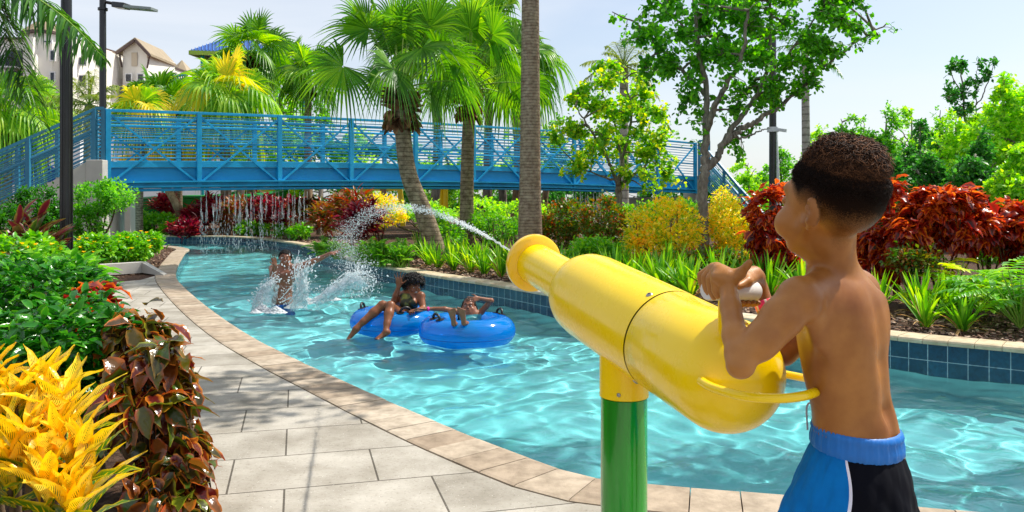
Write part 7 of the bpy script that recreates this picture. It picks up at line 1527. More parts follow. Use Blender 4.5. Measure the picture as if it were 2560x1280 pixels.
ORD = ['first', 'second', 'third', 'fourth', 'fifth', 'sixth', 'seventh', 'eighth', 'ninth', 'tenth']
front = [1068, 1100, 1135, 1172, 1212, 1255, 1298, 1340, 1385, 1430]
for i, px in enumerate(front): lily(px, 0.42 + 0.1 * rs.rand(), 0.95 + 0.2 * rs.rand(), i % 5, rs.rand() * 6, ORD[i] + ' lily tuft from the left in the front row right behind the coping', 'front row of lilies left of the cannon')
for i, px in enumerate([1050, 1085, 1120, 1160, 1205, 1250, 1300, 1350, 1400, 1450]): lily(px, 1.25 + 0.4 * rs.rand(), 1.0 + 0.25 * rs.rand(), (i + 2) % 5, rs.rand() * 6, ORD[i] + ' lily tuft from the left in the second row behind the front lilies', 'second row of lilies left of the cannon')
for i, px in enumerate([1490, 1540, 1590, 1640, 1690, 1740, 1800]): lily(px, 0.7 + 0.3 * rs.rand(), 1.0 + 0.25 * rs.rand(), i % 5, rs.rand() * 6, ORD[i] + ' lily tuft from the left among those showing just above the cannon barrel', 'lilies above the cannon barrel')
for i, px in enumerate([1510, 1570, 1620, 1680, 1730, 1790]): lily(px, 1.7 + 0.4 * rs.rand(), 1.0 + 0.3 * rs.rand(), (i + 1) % 5, rs.rand() * 6, ORD[i] + ' lily tuft from the left in the row at the foot of the golden shrub', 'lilies at the foot of the golden shrub')
for i, px in enumerate([1860, 1930, 1990]): lily(px, 1.5 + 0.5 * rs.rand(), 1.0 + 0.2 * rs.rand(), i % 5, rs.rand() * 6, ORD[i] + ' lily tuft from the left between the hands and the chin of the boy', 'lilies by the face of the boy')
for i, px in enumerate([1890, 1960]): lily(px, 2.1 + 0.5 * rs.rand(), 1.1, (i + 3) % 5, rs.rand() * 6, ('left' if i == 0 else 'right') + ' one of two lily tufts in front of the dark red bush', 'lilies in front of the dark red bush')
for i, (px, b_, s, lb) in enumerate([(2305, 0.45, 0.85, 'isolated lily tuft in bark mulch nearest to the right shoulder of the boy'), (2425, 0.40, 0.8, 'isolated lily tuft in bark mulch by the coping near the right edge'), (2215, 1.1, 0.95, 'lily tuft just right of the shoulder of the boy'), (2290, 1.3, 1.0, 'lily tuft in front of the widest red bush'), (2370, 1.45, 0.9, 'lily tuft in front of the lobed yellow leaves'), (2560, 1.2, 0.9, 'lily tuft cut off by the right edge of the picture')]):
    lily(px, b_, s, i % 5, 1.3 * i, lb, None)
# --- lobed philodendrons at the right
def philo(px, d, n, L_, mat, seed, label, z0=0.0, h=0.45):
    rs = np.random.RandomState(seed); b0 = gz(px, 0, d, z0); e = empty('lobed_plant', b0, label, 'plant', 'lobed leaf plants on the right bank'); A, B_ = Acc(), Acc()
    for i in range(n):
        az = rs.rand() * 6.283; el = R(20 + 60 * rs.rand()); pl = h * (0.7 + 0.6 * rs.rand()); dd = np.array((math.cos(az) * math.cos(el), math.sin(az) * math.cos(el), math.sin(el))); hub = b0 + dd * pl
        V, F = tubeq(np.array([b0, (b0 + hub) / 2 + (0, 0, .04), hub]), [0.007, 0.006, 0.005], 5); B_.add(V, F)
        ld = unit(dd * (1, 1, 0.1) + rs.randn(3) * 0.15); s_ = unit(np.cross(ld, (0, 0, 1.))); nl = 9; q = np.linspace(0.0, 1, nl); LL = L_ * (0.7 + 0.5 * rs.rand())
        for sg in (-1, 1):
            base = hub + np.outer(q * LL, ld) - np.outer(0.25 * LL * q ** 2, (0, 0, 1)); di = unit(s_ * sg + np.outer(0.1 + 0.9 * q, ld) * 0.9 + rs.randn(nl, 3) * 0.1)
            V, F = blade_strip(base, di, LL * (0.55 - 0.3 * q) * (0.8 + 0.4 * rs.rand(nl)), np.full(nl, LL * 0.17), np.full(nl, 0.25), rs, 3, 0.2); A.add(V, F)
    A.build('leaves', mat, e); B_.build('leaf_stalks', M_petiole, e); return e
philo(2400, 9.0, 26, 0.30, M_fany if False else leafmat('philo_yellow', ['6FA014', 'B4C818', 'DCD822'], 0.35, 0.45), 171, 'lobed plant with bright yellow green leaves in front of the widest red bush')
philo(2490, 8.6, 22, 0.30, M_fern, 172, 'lobed green plant right of the bright yellow one')
philo(2550, 7.6, 24, 0.30, M_hedge2, 173, 'lobed dark green plant near the coping at the right edge')
philo(2530, 8.3, 20, 0.28, M_fern, 174, 'lobed green plant behind the one at the right edge')
# --- left bank
gy = 'shrubs with small yellow flowers on the left bank'
def flowers(e, pts, s, seed):
    rs = np.random.RandomState(seed); A = Acc(); n = len(pts)
    for k in range(5):
        a = k * 1.2566; d = unit(np.tile((math.cos(a), math.sin(a), 0.5), (n, 1)) + rs.randn(n, 3) * 0.15); V, F = leaves(pts, d, s, T_round); A.add(V, F)
    A.build('flowers', M_yflower, e)
def flbush(label, px, d, l, n, seed, nf=22, leaf=0.085, mat=None, per=10):
    e = bsh(label, px, d, l, n, per, leaf, mat or M_hedge2, seed, 'yellow_flower_shrub', group=gy, tpl=T_leaf, spread=0.06); rs = np.random.RandomState(seed + 1); t_, dd, _ = in_blobs(rs, px_blobs(l, d), 400, 0.99)
    k = np.where((dd[:, 2] > -0.1) & (dd[:, 1] < 0.5))[0][:nf]; flowers(e, t_[k] + dd[k] * 0.03, 0.045, seed); return e
flbush('yellow flowered shrub nearest to the curve of the coping on the left', 345, 15.5, [(330, 620, 55, 38, 0, .6), (365, 605, 35, 25, .3, .4)], 330, 181)
flbush('yellow flowered shrub right of the thick lamp post', 235, 14.5, [(235, 625, 60, 32, 0, .6)], 280, 182)
flbush('yellow flowered shrub left of the thick lamp post behind the near hedge', 60, 9.5, [(60, 640, 80, 50, 0, .6), (110, 660, 60, 40, 0, .5)], 420, 183, 30, 0.075)
flbush('low leafy shrub in front of the thick lamp post', 165, 11, [(170, 665, 50, 28, 0, .4)], 190, 184, 10, 0.07)
bsh('tall loose green shrub in front of the pale stair end block', 240, 19, [(240, 500, 55, 45, 0, .6), (220, 560, 45, 40, 0, .5), (290, 490, 40, 35, 0, .5)], 520, 10, 0.085, M_wood, 185, 'tall_shrub', clump=0.45, spread=0.14)
bsh('dark green shrub against the sloping stair wall', 90, 18, [(95, 520, 50, 55, 0, .5), (130, 560, 40, 45, 0, .5)], 420, 10, 0.085, M_hedge, 186, 'dark_shrub', clump=0.45, spread=0.14)
bsh('dark green shrub at the left edge under the stairs', 5, 17, [(5, 560, 50, 50, 0, .5)], 300, 10, 0.085, M_hedge, 187, 'dark_shrub', clump=0.45, spread=0.14)
cop_bush('purple and green cordyline with upright leaves by the thick lamp post', 60, 0, 12, [(60, 600, 28, 30, 0, .2), (95, 625, 30, 22, 0, .2)], 16, 7, 0.36, uvleaf('cordyline_purple', ['3A6A1C', '5A1420', '7A2A30', '4A7A20'], ['6A1A22', '8A9A30']), 188, None, T_lance, name='cordyline', cat='plant', up=1.6, droop=0.0, stems=4, wave=0)
# --- near hedge on the left, copperleaf and croton in front
def near_bush(label, d, l, n, per, leaf, mat, seed, tpl, name, cat='bush', **k): 
    return cop_bush(label, l[0][0], 0, d, l, n, per, leaf, mat, seed, None, tpl, name=name, cat=cat, **k)
near_bush('glossy green hedge bush filling the left edge of the picture', 4.4, [(90, 760, 170, 100, 0, .45), (60, 860, 150, 100, -.3, .4), (10, 720, 100, 80, .5, .4)], 380, 10, 0.072, M_fgreen, 191, T_hed, 'hedge_bush', up=0.4, droop=0.4, stems=14, wave=0.02, rollv=0.7)
near_bush('sprawling green hedge bush behind the yellow croton', 3.4, [(190, 860, 120, 90, 0, .3), (230, 980, 120, 130, 0, .3), (180, 800, 90, 60, .3, .3), (100, 930, 130, 90, .0, .3)], 370, 9, 0.066, M_fgreen, 192, T_hed, 'hedge_bush', up=0.4, droop=0.4, stems=14, wave=0.02, rollv=0.7)
near_bush('bright green hedge bush reaching over the paving', 5.4, [(160, 725, 70, 50, 0, .3), (100, 700, 80, 50, .3, .4), (200, 680, 38, 28, 0.1, .2)], 190, 9, 0.095, uvleaf('hedge_leaf_light', ['3C8A14', '5AA81A', '84C41E'], ['4E9A16', '9AD02A'], rough=0.25, transl=0.45), 193, T_hed, 'hedge_bush', up=0.4, droop=0.4, stems=10, wave=0.02, rollv=0.7)
near_bush('bronze copperleaf bush standing at the edge of the paving', 3.2, [(350, 870, 55, 75, .2, .2), (385, 980, 70, 100, 0, .25), (400, 1110, 65, 110, 0, .25), (425, 1225, 65, 80, -.1, .2), (330, 1080, 70, 130, .1, .25), (355, 800, 38, 50, .25, .12), (350, 850, 50, 40, .2, .15)], 145, 7, 0.105, M_copper, 194, T_cop, 'copperleaf_bush', ragged=0.2, up=-0.1, droop=0.9, stems=12, wave=0.03)
near_bush('small red tipped copperleaf poking up between hedge and paving', 4.2, [(225, 770, 35, 40, 0, .12), (190, 790, 25, 30, 0, .1)], 12, 7, 0.13, M_copper2, 195, T_cop, 'copperleaf_bush', up=0.0, droop=0.8, stems=4, wave=0.06)
# croton: rosettes of long upright leaves on short stems
rs = np.random.RandomState(31); e = empty('croton', gz(60, 0, 2.1), 'big yellow croton with green speckled leaves in the bottom left corner', 'plant')
tipl = [(40, 1010, 2.15), (110, 985, 2.2), (165, 1035, 2.1), (70, 1100, 2.0), (140, 1120, 2.0), (190, 1150, 2.0), (20, 1180, 1.95), (110, 1230, 1.9), (180, 1260, 1.9), (-40, 1060, 2.1), (-30, 960, 2.2), (200, 1240, 2.0)]
pos, dr, sz = [], [], []; po, do, so = [], [], []; A = Acc(); b0 = gz(60, 0, 2.1)
for (x, y, d) in tipl:
    c = P(x, y, d); V, F = tubeq(cr_spline([b0 + (rs.randn() * .04, rs.randn() * .04, 0), b0 * 0.4 + c * 0.6 - (0, 0, 0.05), c], 4), np.linspace(0.011, 0.006, 9), 6); A.add(V, F)
    lean = unit(np.array((0.35 + rs.randn() * 0.25, -0.1 + rs.randn() * 0.2, 1.0)))
    for i in range(16):
        az = i * 2.39996 + rs.randn() * 0.2; el = R(86 - 4.0 * i + rs.randn() * 6); d_ = np.array((math.cos(az) * math.cos(el), math.sin(az) * math.cos(el), math.sin(el))); d_ = unit(d_ + lean * 0.5 - (0, 0, .3))
        q = c - lean * 0.005 * i
        if i < 11: pos.append(q); dr.append(d_); sz.append(0.18 * (0.75 + 0.4 * rs.rand()) * (0.75 + 0.3 * min(1, i / 6)))
        else: po.append(q - (0, 0, 0.02)); do.append(d_); so.append(0.17)
leafobj('foliage', np.array(pos), np.array(dr), np.array(sz), T_cro, M_crotleaf, e, rs.randn(len(pos)) * 0.4, 0.015, rs)
leafobj('old_foliage', np.array(po), np.array(do), np.array(so), T_cro, M_crotold, e, rs.randn(len(po)) * 0.4, 0.015, rs)
A.build('stems', M_stem, e)
# thin irrigation hose loop at the foot of the copperleaf
hp = [P(352, 1300, 3.0), P(355, 1262, 3.0), P(368, 1230, 2.98), P(388, 1221, 2.96), P(400, 1228, 2.95)]
o = MB().tube(cr_spline(hp, 6), 0.003, 8).build('hose', plain('hose_grey', '4A4A52', 0.5), None); tag(o, 'thin grey hose loop at the foot of the bronze copperleaf', 'hose')
# --- curb by the left bed
V = [P(285, 668, 13.6) * (1, 1, 0), P(352, 664, 14.2) * (1, 1, 0), P(412, 684, 13.2) * (1, 1, 0)]
a, b_, c = G(240, 690), G(352, 682), G(408, 690); mb = MB(); mb.bar(a + (0, 0.1, 0.09), b_ + (0, 0.1, 0.09), 0.18, 0.18); 
mb.add([*(b_ + (0, 0.01, 0)), ] and [b_ + (0, .01, 0), b_ + (0, .19, 0), c + (0, .01, 0), c + (0, .15, 0), b_ + (0, .01, .18), b_ + (0, .19, .18), c + (0, .01, .02), c + (0, .15, .02)], [(0, 1, 3, 2), (4, 6, 7, 5), (0, 4, 5, 1), (2, 3, 7, 6), (0, 2, 6, 4), (1, 5, 7, 3)])
o = mb.build('bed_curb', M_conc, None, False); tag(o, kind='structure')
# --- loose bark chips on the beds beside the coping
rs = np.random.RandomState(88); n = 9000; L2 = far_s[(far_s[:, 1] < 26) & (far_s[:, 0] > -9) & (far_s[:, 0] < 7)]; k = rs.randint(1, len(L2) - 1, n); t_ = np.gradient(L2, axis=0); t_ /= np.linalg.norm(t_, axis=1)[:, None]
nr = np.stack([-t_[:, 1], t_[:, 0]], 1); o_ = 0.32 + 1.6 * rs.rand(n) ** 1.6; xy = L2[k] + nr[k] * o_[:, None] + t_[k] * rs.rand(n)[:, None] * 0.2
pl = np.stack([(rs.rand(1500) * 3 - 12) * 0 + rs.uniform(-9.5, -6.2, 1500), rs.uniform(12.8, 21.5, 1500)], 1); pl = pl[~in_poly(pl[:, 0], pl[:, 1], hole)]; pl = pl[pl[:, 0] < np.interp(pl[:, 1], near_out[:200, 1][np.argsort(near_out[:200, 1])], near_out[:200, 0][np.argsort(near_out[:200, 1])])]
xy = np.vstack([xy, pl]); n = len(xy); pos = np.c_[xy, -0.018 + 0.012 * rs.rand(n)]; dr = np.c_[rs.randn(n, 2), rs.randn(n) * 0.25]
T_chip = (np.array([(-.3, 0, 0), (.3, 0, 0), (.22, 1, 0), (-.25, .9, 0), (-.3, 0, .16), (.3, 0, .16), (.22, 1, .16), (-.25, .9, .16)], float), np.array([(4, 5, 6, 7), (0, 1, 5, 4), (1, 2, 6, 5), (2, 3, 7, 6), (3, 0, 4, 7)]))
V, F = leaves(pos, unit(dr), 0.03 + 0.04 * rs.rand(n), T_chip, rs.randn(n) * 0.3)
m, t, p = base_mat('bark_chips'); g_ = nn(t, 'ShaderNodeNewGeometry'); r = ramp(t, ['2A1A12', '5A3C2A', '8A6850', 'B09A86']); t.links.new(g_.outputs['Random Per Island'], r.inputs[0]); t.links.new(r.outputs[0], p.inputs['Base Color']); setp(p, rough=0.85)
tag(mesh_obj('bark_mulch', V, F, m, None, False), 'loose brown bark chips covering the planting bed', 'mulch', None, 'stuff')

bsh('green shrub growing between the two biggest red bushes', 2470, 10.4, [(2475, 620, 40, 30, 0, .3), (2460, 575, 20, 25, 0, .2)], 120, 10, 0.07, M_hedge2, 301, 'green_shrub', group=gm)
bsh('low green shrub in front of the red bush behind the head of the boy', 2290, 9.2, [(2290, 650, 60, 20, 0, .25)], 120, 10, 0.06, M_redgreen, 302, 'green_shrub', group=gm)
# ================================================================ BUILDINGS, PAVILION, SLIDES BEYOND THE BRIDGE
M_cream = plain('cream_render', 'F4EFE4', 0.85, 0.04, 0.3); M_cream2 = plain('warm_render', 'CFC0A8', 0.85, 0.04, 0.3); M_roof = plain('tan_metal_roof', '9C8C70', 0.6, 0.1, 1); M_eave = plain('brown_eave', '5C4A44', 0.7)
M_glass = plain('window_dark', '2C3440', 0.15, 0.2, 1); M_frame = plain('frame_white', 'E6E6E4', 0.6); M_rail = plain('rail_dark', '1E2024', 0.5)
def XZ(px, py, d): return P(px, py, d)
def block(b, x0, x1, ytop, d, depth=10, z0=0.0, tilt=0.0):
    """wall block between picture columns x0, x1 at distance d (d + tilt at the right end)"""
    a = P(x0, ytop, d); c = P(x1, ytop, d + tilt); a2, c2 = a + (0, depth, 0), c + (0, depth, 0); V = []
    for q, zt in ((a, a[2]), (c, c[2] if tilt == 0 else a[2]), (c2, a[2]), (a2, a[2])): V += [(q[0], q[1], z0), (q[0], q[1], zt)]
    b.add(V, [(0, 2, 3, 1), (2, 4, 5, 3), (4, 6, 7, 5), (6, 0, 1, 7), (1, 3, 5, 7)]); return a, c
def window(parent, x0, y0, x1, y1, d, bars=1, fr='E'):
    a, c = P(x0, y1, d - 0.12), P(x1, y0, d - 0.12); w, h = c[0] - a[0], c[2] - a[2]; m_ = (a + c) / 2
    f = MB().box(m_, (w + 0.3, 0.2, h + 0.3)).build('window', M_frame, parent, False)
    g = MB().box(m_ - (0, 0.08, 0), (w, 0.12, h)).build('pane', M_glass, f, False)
hb = empty('hotel', gz(200, 0, 92), 'cream hotel with a tan conical tower roof behind the palms at the top left', 'building')
b = MB(); block(b, -80, 60, 98, 88); block(b, 58, 82, 92, 87.2); b.build('left_wing', M_cream, hb, False)
b = MB(); tc_ = P(118, 100, 90); b.add(*lathe([(0, 1.75), (P(0, 82, 90)[2], 1.75)], (tc_[0], 90, 0), (0, 0, 1), 8)); b.build('tower', M_cream, hb, False)
b = MB(); z_e, z_a = P(0, 84, 90)[2], P(0, 42, 90)[2]; b.add(*lathe([(z_e - 0.25, 1.7), (z_e - 0.2, 2.35), (z_e, 2.35), (z_a, 0.03)], (tc_[0] - 0.2, 90, 0), (0, 0, 1), 8))
for k in range(24):
    a = k * math.pi / 12; b.bar((tc_[0] - 0.2 + 2.33 * math.cos(a), 90 + 2.33 * math.sin(a), z_e + 0.03), (tc_[0] - 0.2, 90, z_a + 0.03), 0.07, 0.07)
b.build('tower_roof', M_roof, hb, False)
b = MB(); b.add(*lathe([(z_e - 0.28, 1.8), (z_e - 0.27, 2.4), (z_e - 0.02, 2.4)], (tc_[0] - 0.2, 90, 0), (0, 0, 1), 8)); b.build('tower_eave', M_eave, hb, False)
b = MB(); block(b, 150, 180, 92, 89.5, 9); block(b, 180, 262, 94, 86, 9, 0, 14); b.build('middle_wing', M_cream, hb, False)
b = MB(); block(b, 262, 310, 124, 99, 9, 0, 4); block(b, 370, 402, 150, 104, 9, 0, 3); block(b, 400, 470, 158, 103, 9, 0, 8); b.build('far_wing', M_cream, hb, False)
for (x0, x1, yt, d, ti) in ((-80, 60, 98, 88, 0), (180, 262, 94, 86, 14), (262, 310, 124, 99, 4), (370, 402, 150, 104, 3), (400, 470, 158, 103, 8)):
    a = P(x0, yt, d); c = P(x1, yt, d + ti); c[2] = a[2]; MB().bar(a + (0, -0.1, 0.08), c + (0, -0.1, 0.08), 0.35, 0.2).build('parapet_cap', M_eave, hb, False)
# gabled dormer block
b = MB(); a, c = P(307, 128, 97), P(368, 128, 97); m_ = (a + c) / 2; ap = P(336, 103, 97); V = [(a[0], 97, 0), (c[0], 97, 0), (c[0], 97, a[2]), (ap[0], 97, ap[2]), (a[0], 97, a[2]), (a[0], 105, 0), (c[0], 105, 0), (c[0], 105, a[2]), (ap[0], 105, ap[2]), (a[0], 105, a[2])]
b.add(V, [(0, 1, 2, 3, 4), (5, 9, 8, 7, 6), (0, 4, 9, 5), (1, 6, 7, 2)]); b.build('gable_block', M_cream, hb, False)
b = MB()
for (x, y) in ((289, 133), (375, 139)):
    e0 = P(x, y, 96.2); a0 = P(337, 99, 96.2); V = [e0, a0, a0 + (-.6, 9, .2), e0 + (-.6, 9, .2), e0 + (0, 0, .28), a0 + (0, 0, .28), a0 + (-.6, 9, .48), e0 + (-.6, 9, .48)]; b.add(V, [(0, 1, 2, 3), (4, 7, 6, 5), (0, 4, 5, 1), (2, 6, 7, 3), (0, 3, 7, 4), (1, 5, 6, 2)])
b.build('gable_roof', M_roof, hb, False)
for (x, y) in ((289, 134), (375, 140)): MB().bar(P(x, y, 96.1), P(337, 100, 96.1), 0.12, 0.32).build('barge_board', M_eave, hb, False)
for (x0, x1) in ((312, 305), (360, 368)): MB().bar(P(x1, 168 if x1 < 340 else 170, 96.8), P(x1 + (-6 if x1 < 340 else 6), 136, 96.3), 0.15, 0.15).build('bracket', M_eave, hb, False)
MB().box((P(336, 148, 96.9)), (P(344, 0, 97)[0] - P(330, 0, 97)[0], 0.12, 1.6)).build('louvre', M_cream2, hb, False)
b = MB(); z_e, z_a = P(0, 180, 112)[2], P(0, 150, 112)[2]; q = P(455, 0, 112); b.add(*lathe([(z_e - 0.1, 1.5), (z_e, 1.6), (z_a, 0.02)], (q[0], 112, 0), (0, 0, 1), 8)); b.build('small_tower_roof', M_roof, hb, False)
MB().add(*lathe([(0, 1.1), (z_e, 1.1)], (q[0], 112, 0), (0, 0, 1), 8)).build('small_tower', M_cream2, hb, False)
for (x0, y0, x1, y1, d) in ((-2, 140, 10, 166, 88), (-2, 188, 10, 212, 88), (112, 103, 128, 106, 88.2), (128, 128, 136, 150, 88.4), (200, 145, 214, 162, 87.6), (128, 182, 136, 205, 88.4), (200, 190, 214, 215, 87.6), (226, 150, 238, 166, 92), (226, 192, 238, 214, 92), (276, 150, 286, 168, 99), (276, 190, 286, 208, 99), (316, 186, 328, 204, 96.6), (346, 186, 358, 204, 96.6), (382, 172, 392, 186, 104), (420, 180, 430, 192, 104)): window(hb, x0, y0, x1, y1, d)
for (y0, y1) in ((126, 172), (178, 224)):     # balconies
    a, c = P(14, y1, 87.95), P(56, y0, 87.95); m_ = (a + c) / 2; w, h = c[0] - a[0], c[2] - a[2]
    bl_ = MB().box(m_, (w, 0.14, h)).build('balcony', M_glass, hb, False)
    MB().box((m_[0], m_[1] - 0.7, a[2]), (w + 0.2, 1.5, 0.16)).build('balcony_floor', M_frame, bl_, False)
    b = MB()
    for k in range(14): x = a[0] + w * k / 13; b.box((x, 86.6, a[2] + 0.5), (0.05, 0.05, 1.0))
    b.bar((a[0], 86.6, a[2] + 1.02), (a[0] + w, 86.6, a[2] + 1.02), 0.08, 0.08)
    for k in (0, .5, 1): b.box((a[0] + w * k, 86.6, m_[2]), (0.12, 0.12, h))
    b.build('balcony_rail', M_rail, bl_, False)
# low white building and paving level beyond the bridge
wb = empty('white_building', gz(420, 0, 62), 'long low white building seen through the rail bars of the left half of the bridge', 'building')
b = MB(); block(b, 60, 200, 300, 60, 6); block(b, 270, 700, 322, 62, 8); b.build('wall', plain('white_wall', 'F0F0EE', 0.8, 0.03), wb, False)
b = MB(); a = P(270, 322, 61.8); c = P(700, 322, 61.8); b.bar(a, c, 0.6, 0.35); b.build('roof_edge', plain('grey_roof_edge', '9FA6AC', 0.7), wb, False)
for x in (300, 345, 400, 455, 520, 585, 650):
    q = P(x, 372, 61.9); f = MB().box(q, (0.9, 0.16, 1.6)).build('window', M_frame, wb, False); MB().box(q - (0, 0.08, 0), (0.7, 0.1, 1.4)).build('pane', plain('pale_glass', '9CB4C4', 0.1), f, False)
# blue roofed pavilion
pv = empty('pavilion', gz(590, 0, 48), 'slide tower pavilion with a blue metal hip roof and teal posts', 'pavilion')
M_broof = plain('blue_roof', '1E4F9A', 0.4, 0.1, 0.6); M_teal = plain('teal_paint', '12A0B4', 0.4, 0.06); M_lg = plain('fascia_green', '9AB83A', 0.5)
el, er, ap1, ap2 = P(474, 126, 46.5), P(708, 140, 47.5), P(572, 92, 49.5), P(606, 92, 49.8); bl_, br_2 = el + (0.6, 7, 0), er + (-.2, 6.5, 0); er[2] = el[2]; bl_[2] = el[2]; br_2[2] = el[2]
MB().add([el, er, br_2, bl_, ap1, ap2], [(0, 1, 5, 4), (1, 2, 5), (2, 3, 4, 5), (3, 0, 4), (0, 3, 2, 1)]).build('roof', M_broof, pv, False)
b = MB(); 
for k in range(26):
    u = (k + 0.5) / 26; e_ = el * (1 - u) + er * u; s = min(1, max(0, (u - 0.42) / 0.14)); tp_ = ap1 * (1 - s) + ap2 * s; lim = 1.0 if 0.42 <= u <= 0.56 else (u / 0.42 if u < 0.42 else (1 - u) / 0.44)
    tq = e_ + (tp_ - e_) * 1.0; 
    if lim < 1: side = el if u < 0.42 else er; tq = side + ((ap1 if u < 0.42 else ap2) - side) * lim
    b.bar(e_ + (0, 0, 0.03), tq + (0, 0, 0.03), 0.05, 0.06)
b.build('roof_seams', plain('seam_blue', '3A6FBA', 0.4), pv, False)
b = MB(); b.bar(el - (0, 0, 0.12), er - (0, 0, 0.12), 0.12, 0.24); b.bar(el - (0, 0, 0.12), bl_ - (0, 0, 0.12), 0.12, 0.24); b.build('fascia', M_lg, pv, False)
for q in (el * 0.9 + er * 0.1, el * 0.5 + er * 0.5, el * 0.1 + er * 0.9, bl_ * 0.9 + br_2 * 0.1, bl_ * 0.1 + br_2 * 0.9): MB().tube([(q[0], q[1] + 0.5, 0), (q[0], q[1] + 0.5, el[2])], 0.11, 10).build('post', M_teal, pv)
MB().bar(P(640, 200, 47), P(700, 205, 47), 1.2, 0.2).build('floor_edge', M_teal, pv, False)
b = MB(); b.bar(P(405, 196, 44), P(520, 176, 44), 0.12, 0.14); b.bar(P(405, 206, 44), P(520, 188, 44), 0.12, 0.10); 
for k in range(7): u = k / 6; b.bar(P(405 + 115 * u, 196 - 20 * u, 44), P(405 + 115 * u, 206 - 18 * u, 44), 0.06, 0.06)
for x in (408, 518): b.bar(P(x, 200, 44), gz(x, 0, 44), 0.14, 0.14)
o = b.build('slide_gantry', M_teal, None, False); tag(o, 'thin teal steel gantry rising left of the blue roofed pavilion', 'gantry')
M_sy = plain('slide_yellow', 'F0C814', 0.3, 0.05, 1, coat=0.3); M_sg = plain('slide_green', '0A8A3A', 0.3, 0.1, 1, coat=0.3); M_sb = plain('slide_blue', '1450C8', 0.35, 0.1, 1, coat=0.3)
def flume(name, pts, r, mat, label, open_=True, cat='water slide', rim=None):
    sp_ = cr_spline(pts, 10); t_, u_, v_ = frames(sp_); a = np.linspace(-0.05, math.pi + 0.05, 14) + math.pi if open_ else np.linspace(0, 2 * math.pi, 18); n = len(a); up = np.tile((0, 0, 1.), (len(sp_), 1)); s_ = unit(np.cross(t_, up)); nn_ = np.cross(s_, t_)
    V = []; F = []
    for rr_ in (r, r * 0.95):
        V.append((sp_[:, None] + rr_ * (np.cos(a)[None, :, None] * s_[:, None] + np.sin(a)[None, :, None] * nn_[:, None])).reshape(-1, 3))
    k = len(sp_); V = np.vstack(V); 
    for i in range(k - 1):
        for q in range(n - 1): F += [(i * n + q, i * n + q + 1, (i + 1) * n + q + 1, (i + 1) * n + q), (k * n + i * n + q, k * n + (i + 1) * n + q, k * n + (i + 1) * n + q + 1, k * n + i * n + q + 1)]
        for q in (0, n - 1): F.append((i * n + q, (i + 1) * n + q, k * n + (i + 1) * n + q, k * n + i * n + q))
    b = MB(); b.add(V, F)
    for q in (0, n - 1):
        V2, F2 = tube(V.reshape(2, k, n, 3)[0, :, q], r * 0.07, 6); b.add(V2, F2)
    o = b.build(name, mat, None); return tag(o, label, cat)
flume('water_slide', [P(330, 395, 45), P(400, 385, 43), P(470, 372, 42), P(560, 362, 44), P(640, 372, 47)], 0.75, M_sy, 'yellow flume slide seen through the rail bars in the left bay of the bridge')
flume('water_slide', [P(300, 520, 36), P(400, 500, 35), P(500, 495, 34.5), P(600, 490, 36), P(700, 470, 39)], 1.0, M_sg, 'green flume slide seen low under the left part of the bridge')
flume('water_slide', [P(700, 345, 52), P(800, 352, 50), P(900, 362, 49), P(1000, 372, 50)], 0.7, M_sg, 'green flume slide seen through the rail bars in the third bay of the bridge')
flume('water_slide', [P(-60, 395, 33), P(30, 408, 31), P(100, 425, 30), P(160, 440, 31)], 0.75, M_sb, 'blue flume slide behind the stair railing at the left edge')
b = MB(); b.bar(P(588, 474, 38), P(742, 474, 38), 0.3, 0.22); 
for x in (622, 716): b.bar(P(x, 470, 38), gz(x, 0, 38), 0.22, 0.22)
o = b.build('steel_portal', M_sy, None, False); tag(o, 'yellow steel frame under the bridge behind the water curtain', 'portal')
b = MB(); b.bar(P(900, 474, 40), P(1000, 474, 40), 0.15, 0.12)
for x in (925, 958, 1000): b.bar(P(x, 472, 40), gz(x + (8 if x == 1000 else -4), 0, 40), 0.24, 0.24)
o = b.build('steel_portal', M_sy, None, False); tag(o, 'yellow steel frame with slanted legs left of the curved palm trunk', 'portal')
for x, lb in ((1100, 'left one of the pair of yellow posts between the palm trunks'), (1113, 'right one of the pair of yellow posts between the palm trunks')):
    q = gz(x, 0, 36); o = MB().tube([q, (q[0], q[1], 2.4)], 0.13, 12).build('post', M_sy, None); tag(o, lb, 'post')
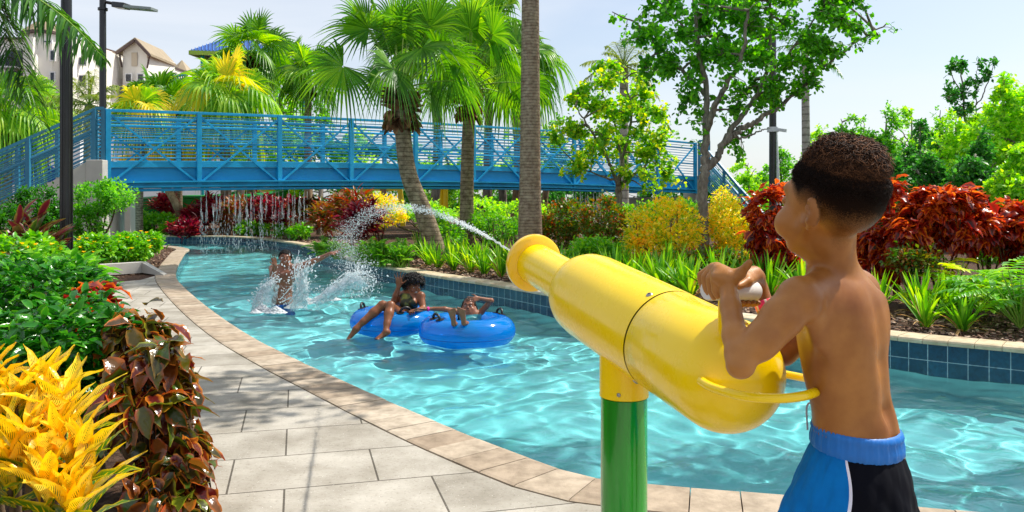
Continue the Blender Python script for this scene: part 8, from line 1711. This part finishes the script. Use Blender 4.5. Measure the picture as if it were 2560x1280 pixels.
# --- small trunks and leaning poles under the bridge
M_pole = barkmat('pole_wood', '7A6048', 'B09878', 8); M_trk = barkmat('small_trunk', '6E665C', 'A49A8C', 10)
def lean(pts, r0, r1, label, mat=M_trk, name='thin_trunk', cat='trunk', group='thin trunks under the bridge'):
    sp_ = cr_spline(pts, 6); V, F = tube(sp_, np.linspace(r0, r1, len(sp_)), 12); o = MB().add(V, F).build(name, mat, None); tag(o, label, cat, group)
lean([G(472, 582, 0) * (1, 1, 0), P(445, 520, 30), P(415, 465, 30.5)], 0.17, 0.13, 'leaning pale wooden pole left of the water curtain', M_pole, 'leaning_pole', 'pole', None)
lean([gz(592, 0, 30.5), P(600, 500, 30.5), P(604, 440, 30.5)], 0.17, 0.13, 'straight grey trunk behind the left part of the water curtain')
lean([gz(570, 0, 29.5), P(583, 530, 30), P(600, 490, 30.5)], 0.09, 0.07, 'slanted thin prop left of the straight grey trunk')
lean([gz(628, 0, 30), P(612, 510, 30.5), P(606, 490, 30.5)], 0.08, 0.06, 'slanted thin prop right of the straight grey trunk')
lean([gz(797, 0, 29.5), P(800, 510, 29.5), P(806, 425, 30)], 0.10, 0.08, 'slim grey trunk in front of the orange crotons')
lean([gz(770, 0, 33), P(771, 480, 33), P(772, 430, 33)], 0.19, 0.16, 'brown trunk right of the yellow frame', M_pole)
lean([gz(958, 0, 34), P(958, 480, 34), P(958, 430, 34)], 0.15, 0.13, 'brown trunk just right of the slanted yellow legs', M_pole)
lean([gz(1178, 0, 33.5), P(1190, 525, 33.5), P(1215, 505, 33.5), P(1222, 440, 33.5)], 0.22, 0.18, 'bent grey trunk right of the straight middle palm')
lean([gz(1257, 0, 34), P(1257, 500, 34), P(1255, 430, 34)], 0.19, 0.16, 'slim pale trunk left of the tall bare trunk')
lean([gz(1285, 0, 34.5), P(1290, 500, 34.5), P(1293, 430, 34.5)], 0.18, 0.16, 'brown trunk close behind the tall bare trunk', M_pole)
lean([gz(1355, 0, 35.5), P(1362, 500, 35.5), P(1370, 440, 35.5)], 0.16, 0.13, 'slanted orange brown trunk right of the tall bare trunk', M_pole)
lean([gz(1080, 0, 33), P(1088, 490, 33), P(1098, 430, 33)], 0.2, 0.17, 'slanted grey trunk left of the yellow post pair')
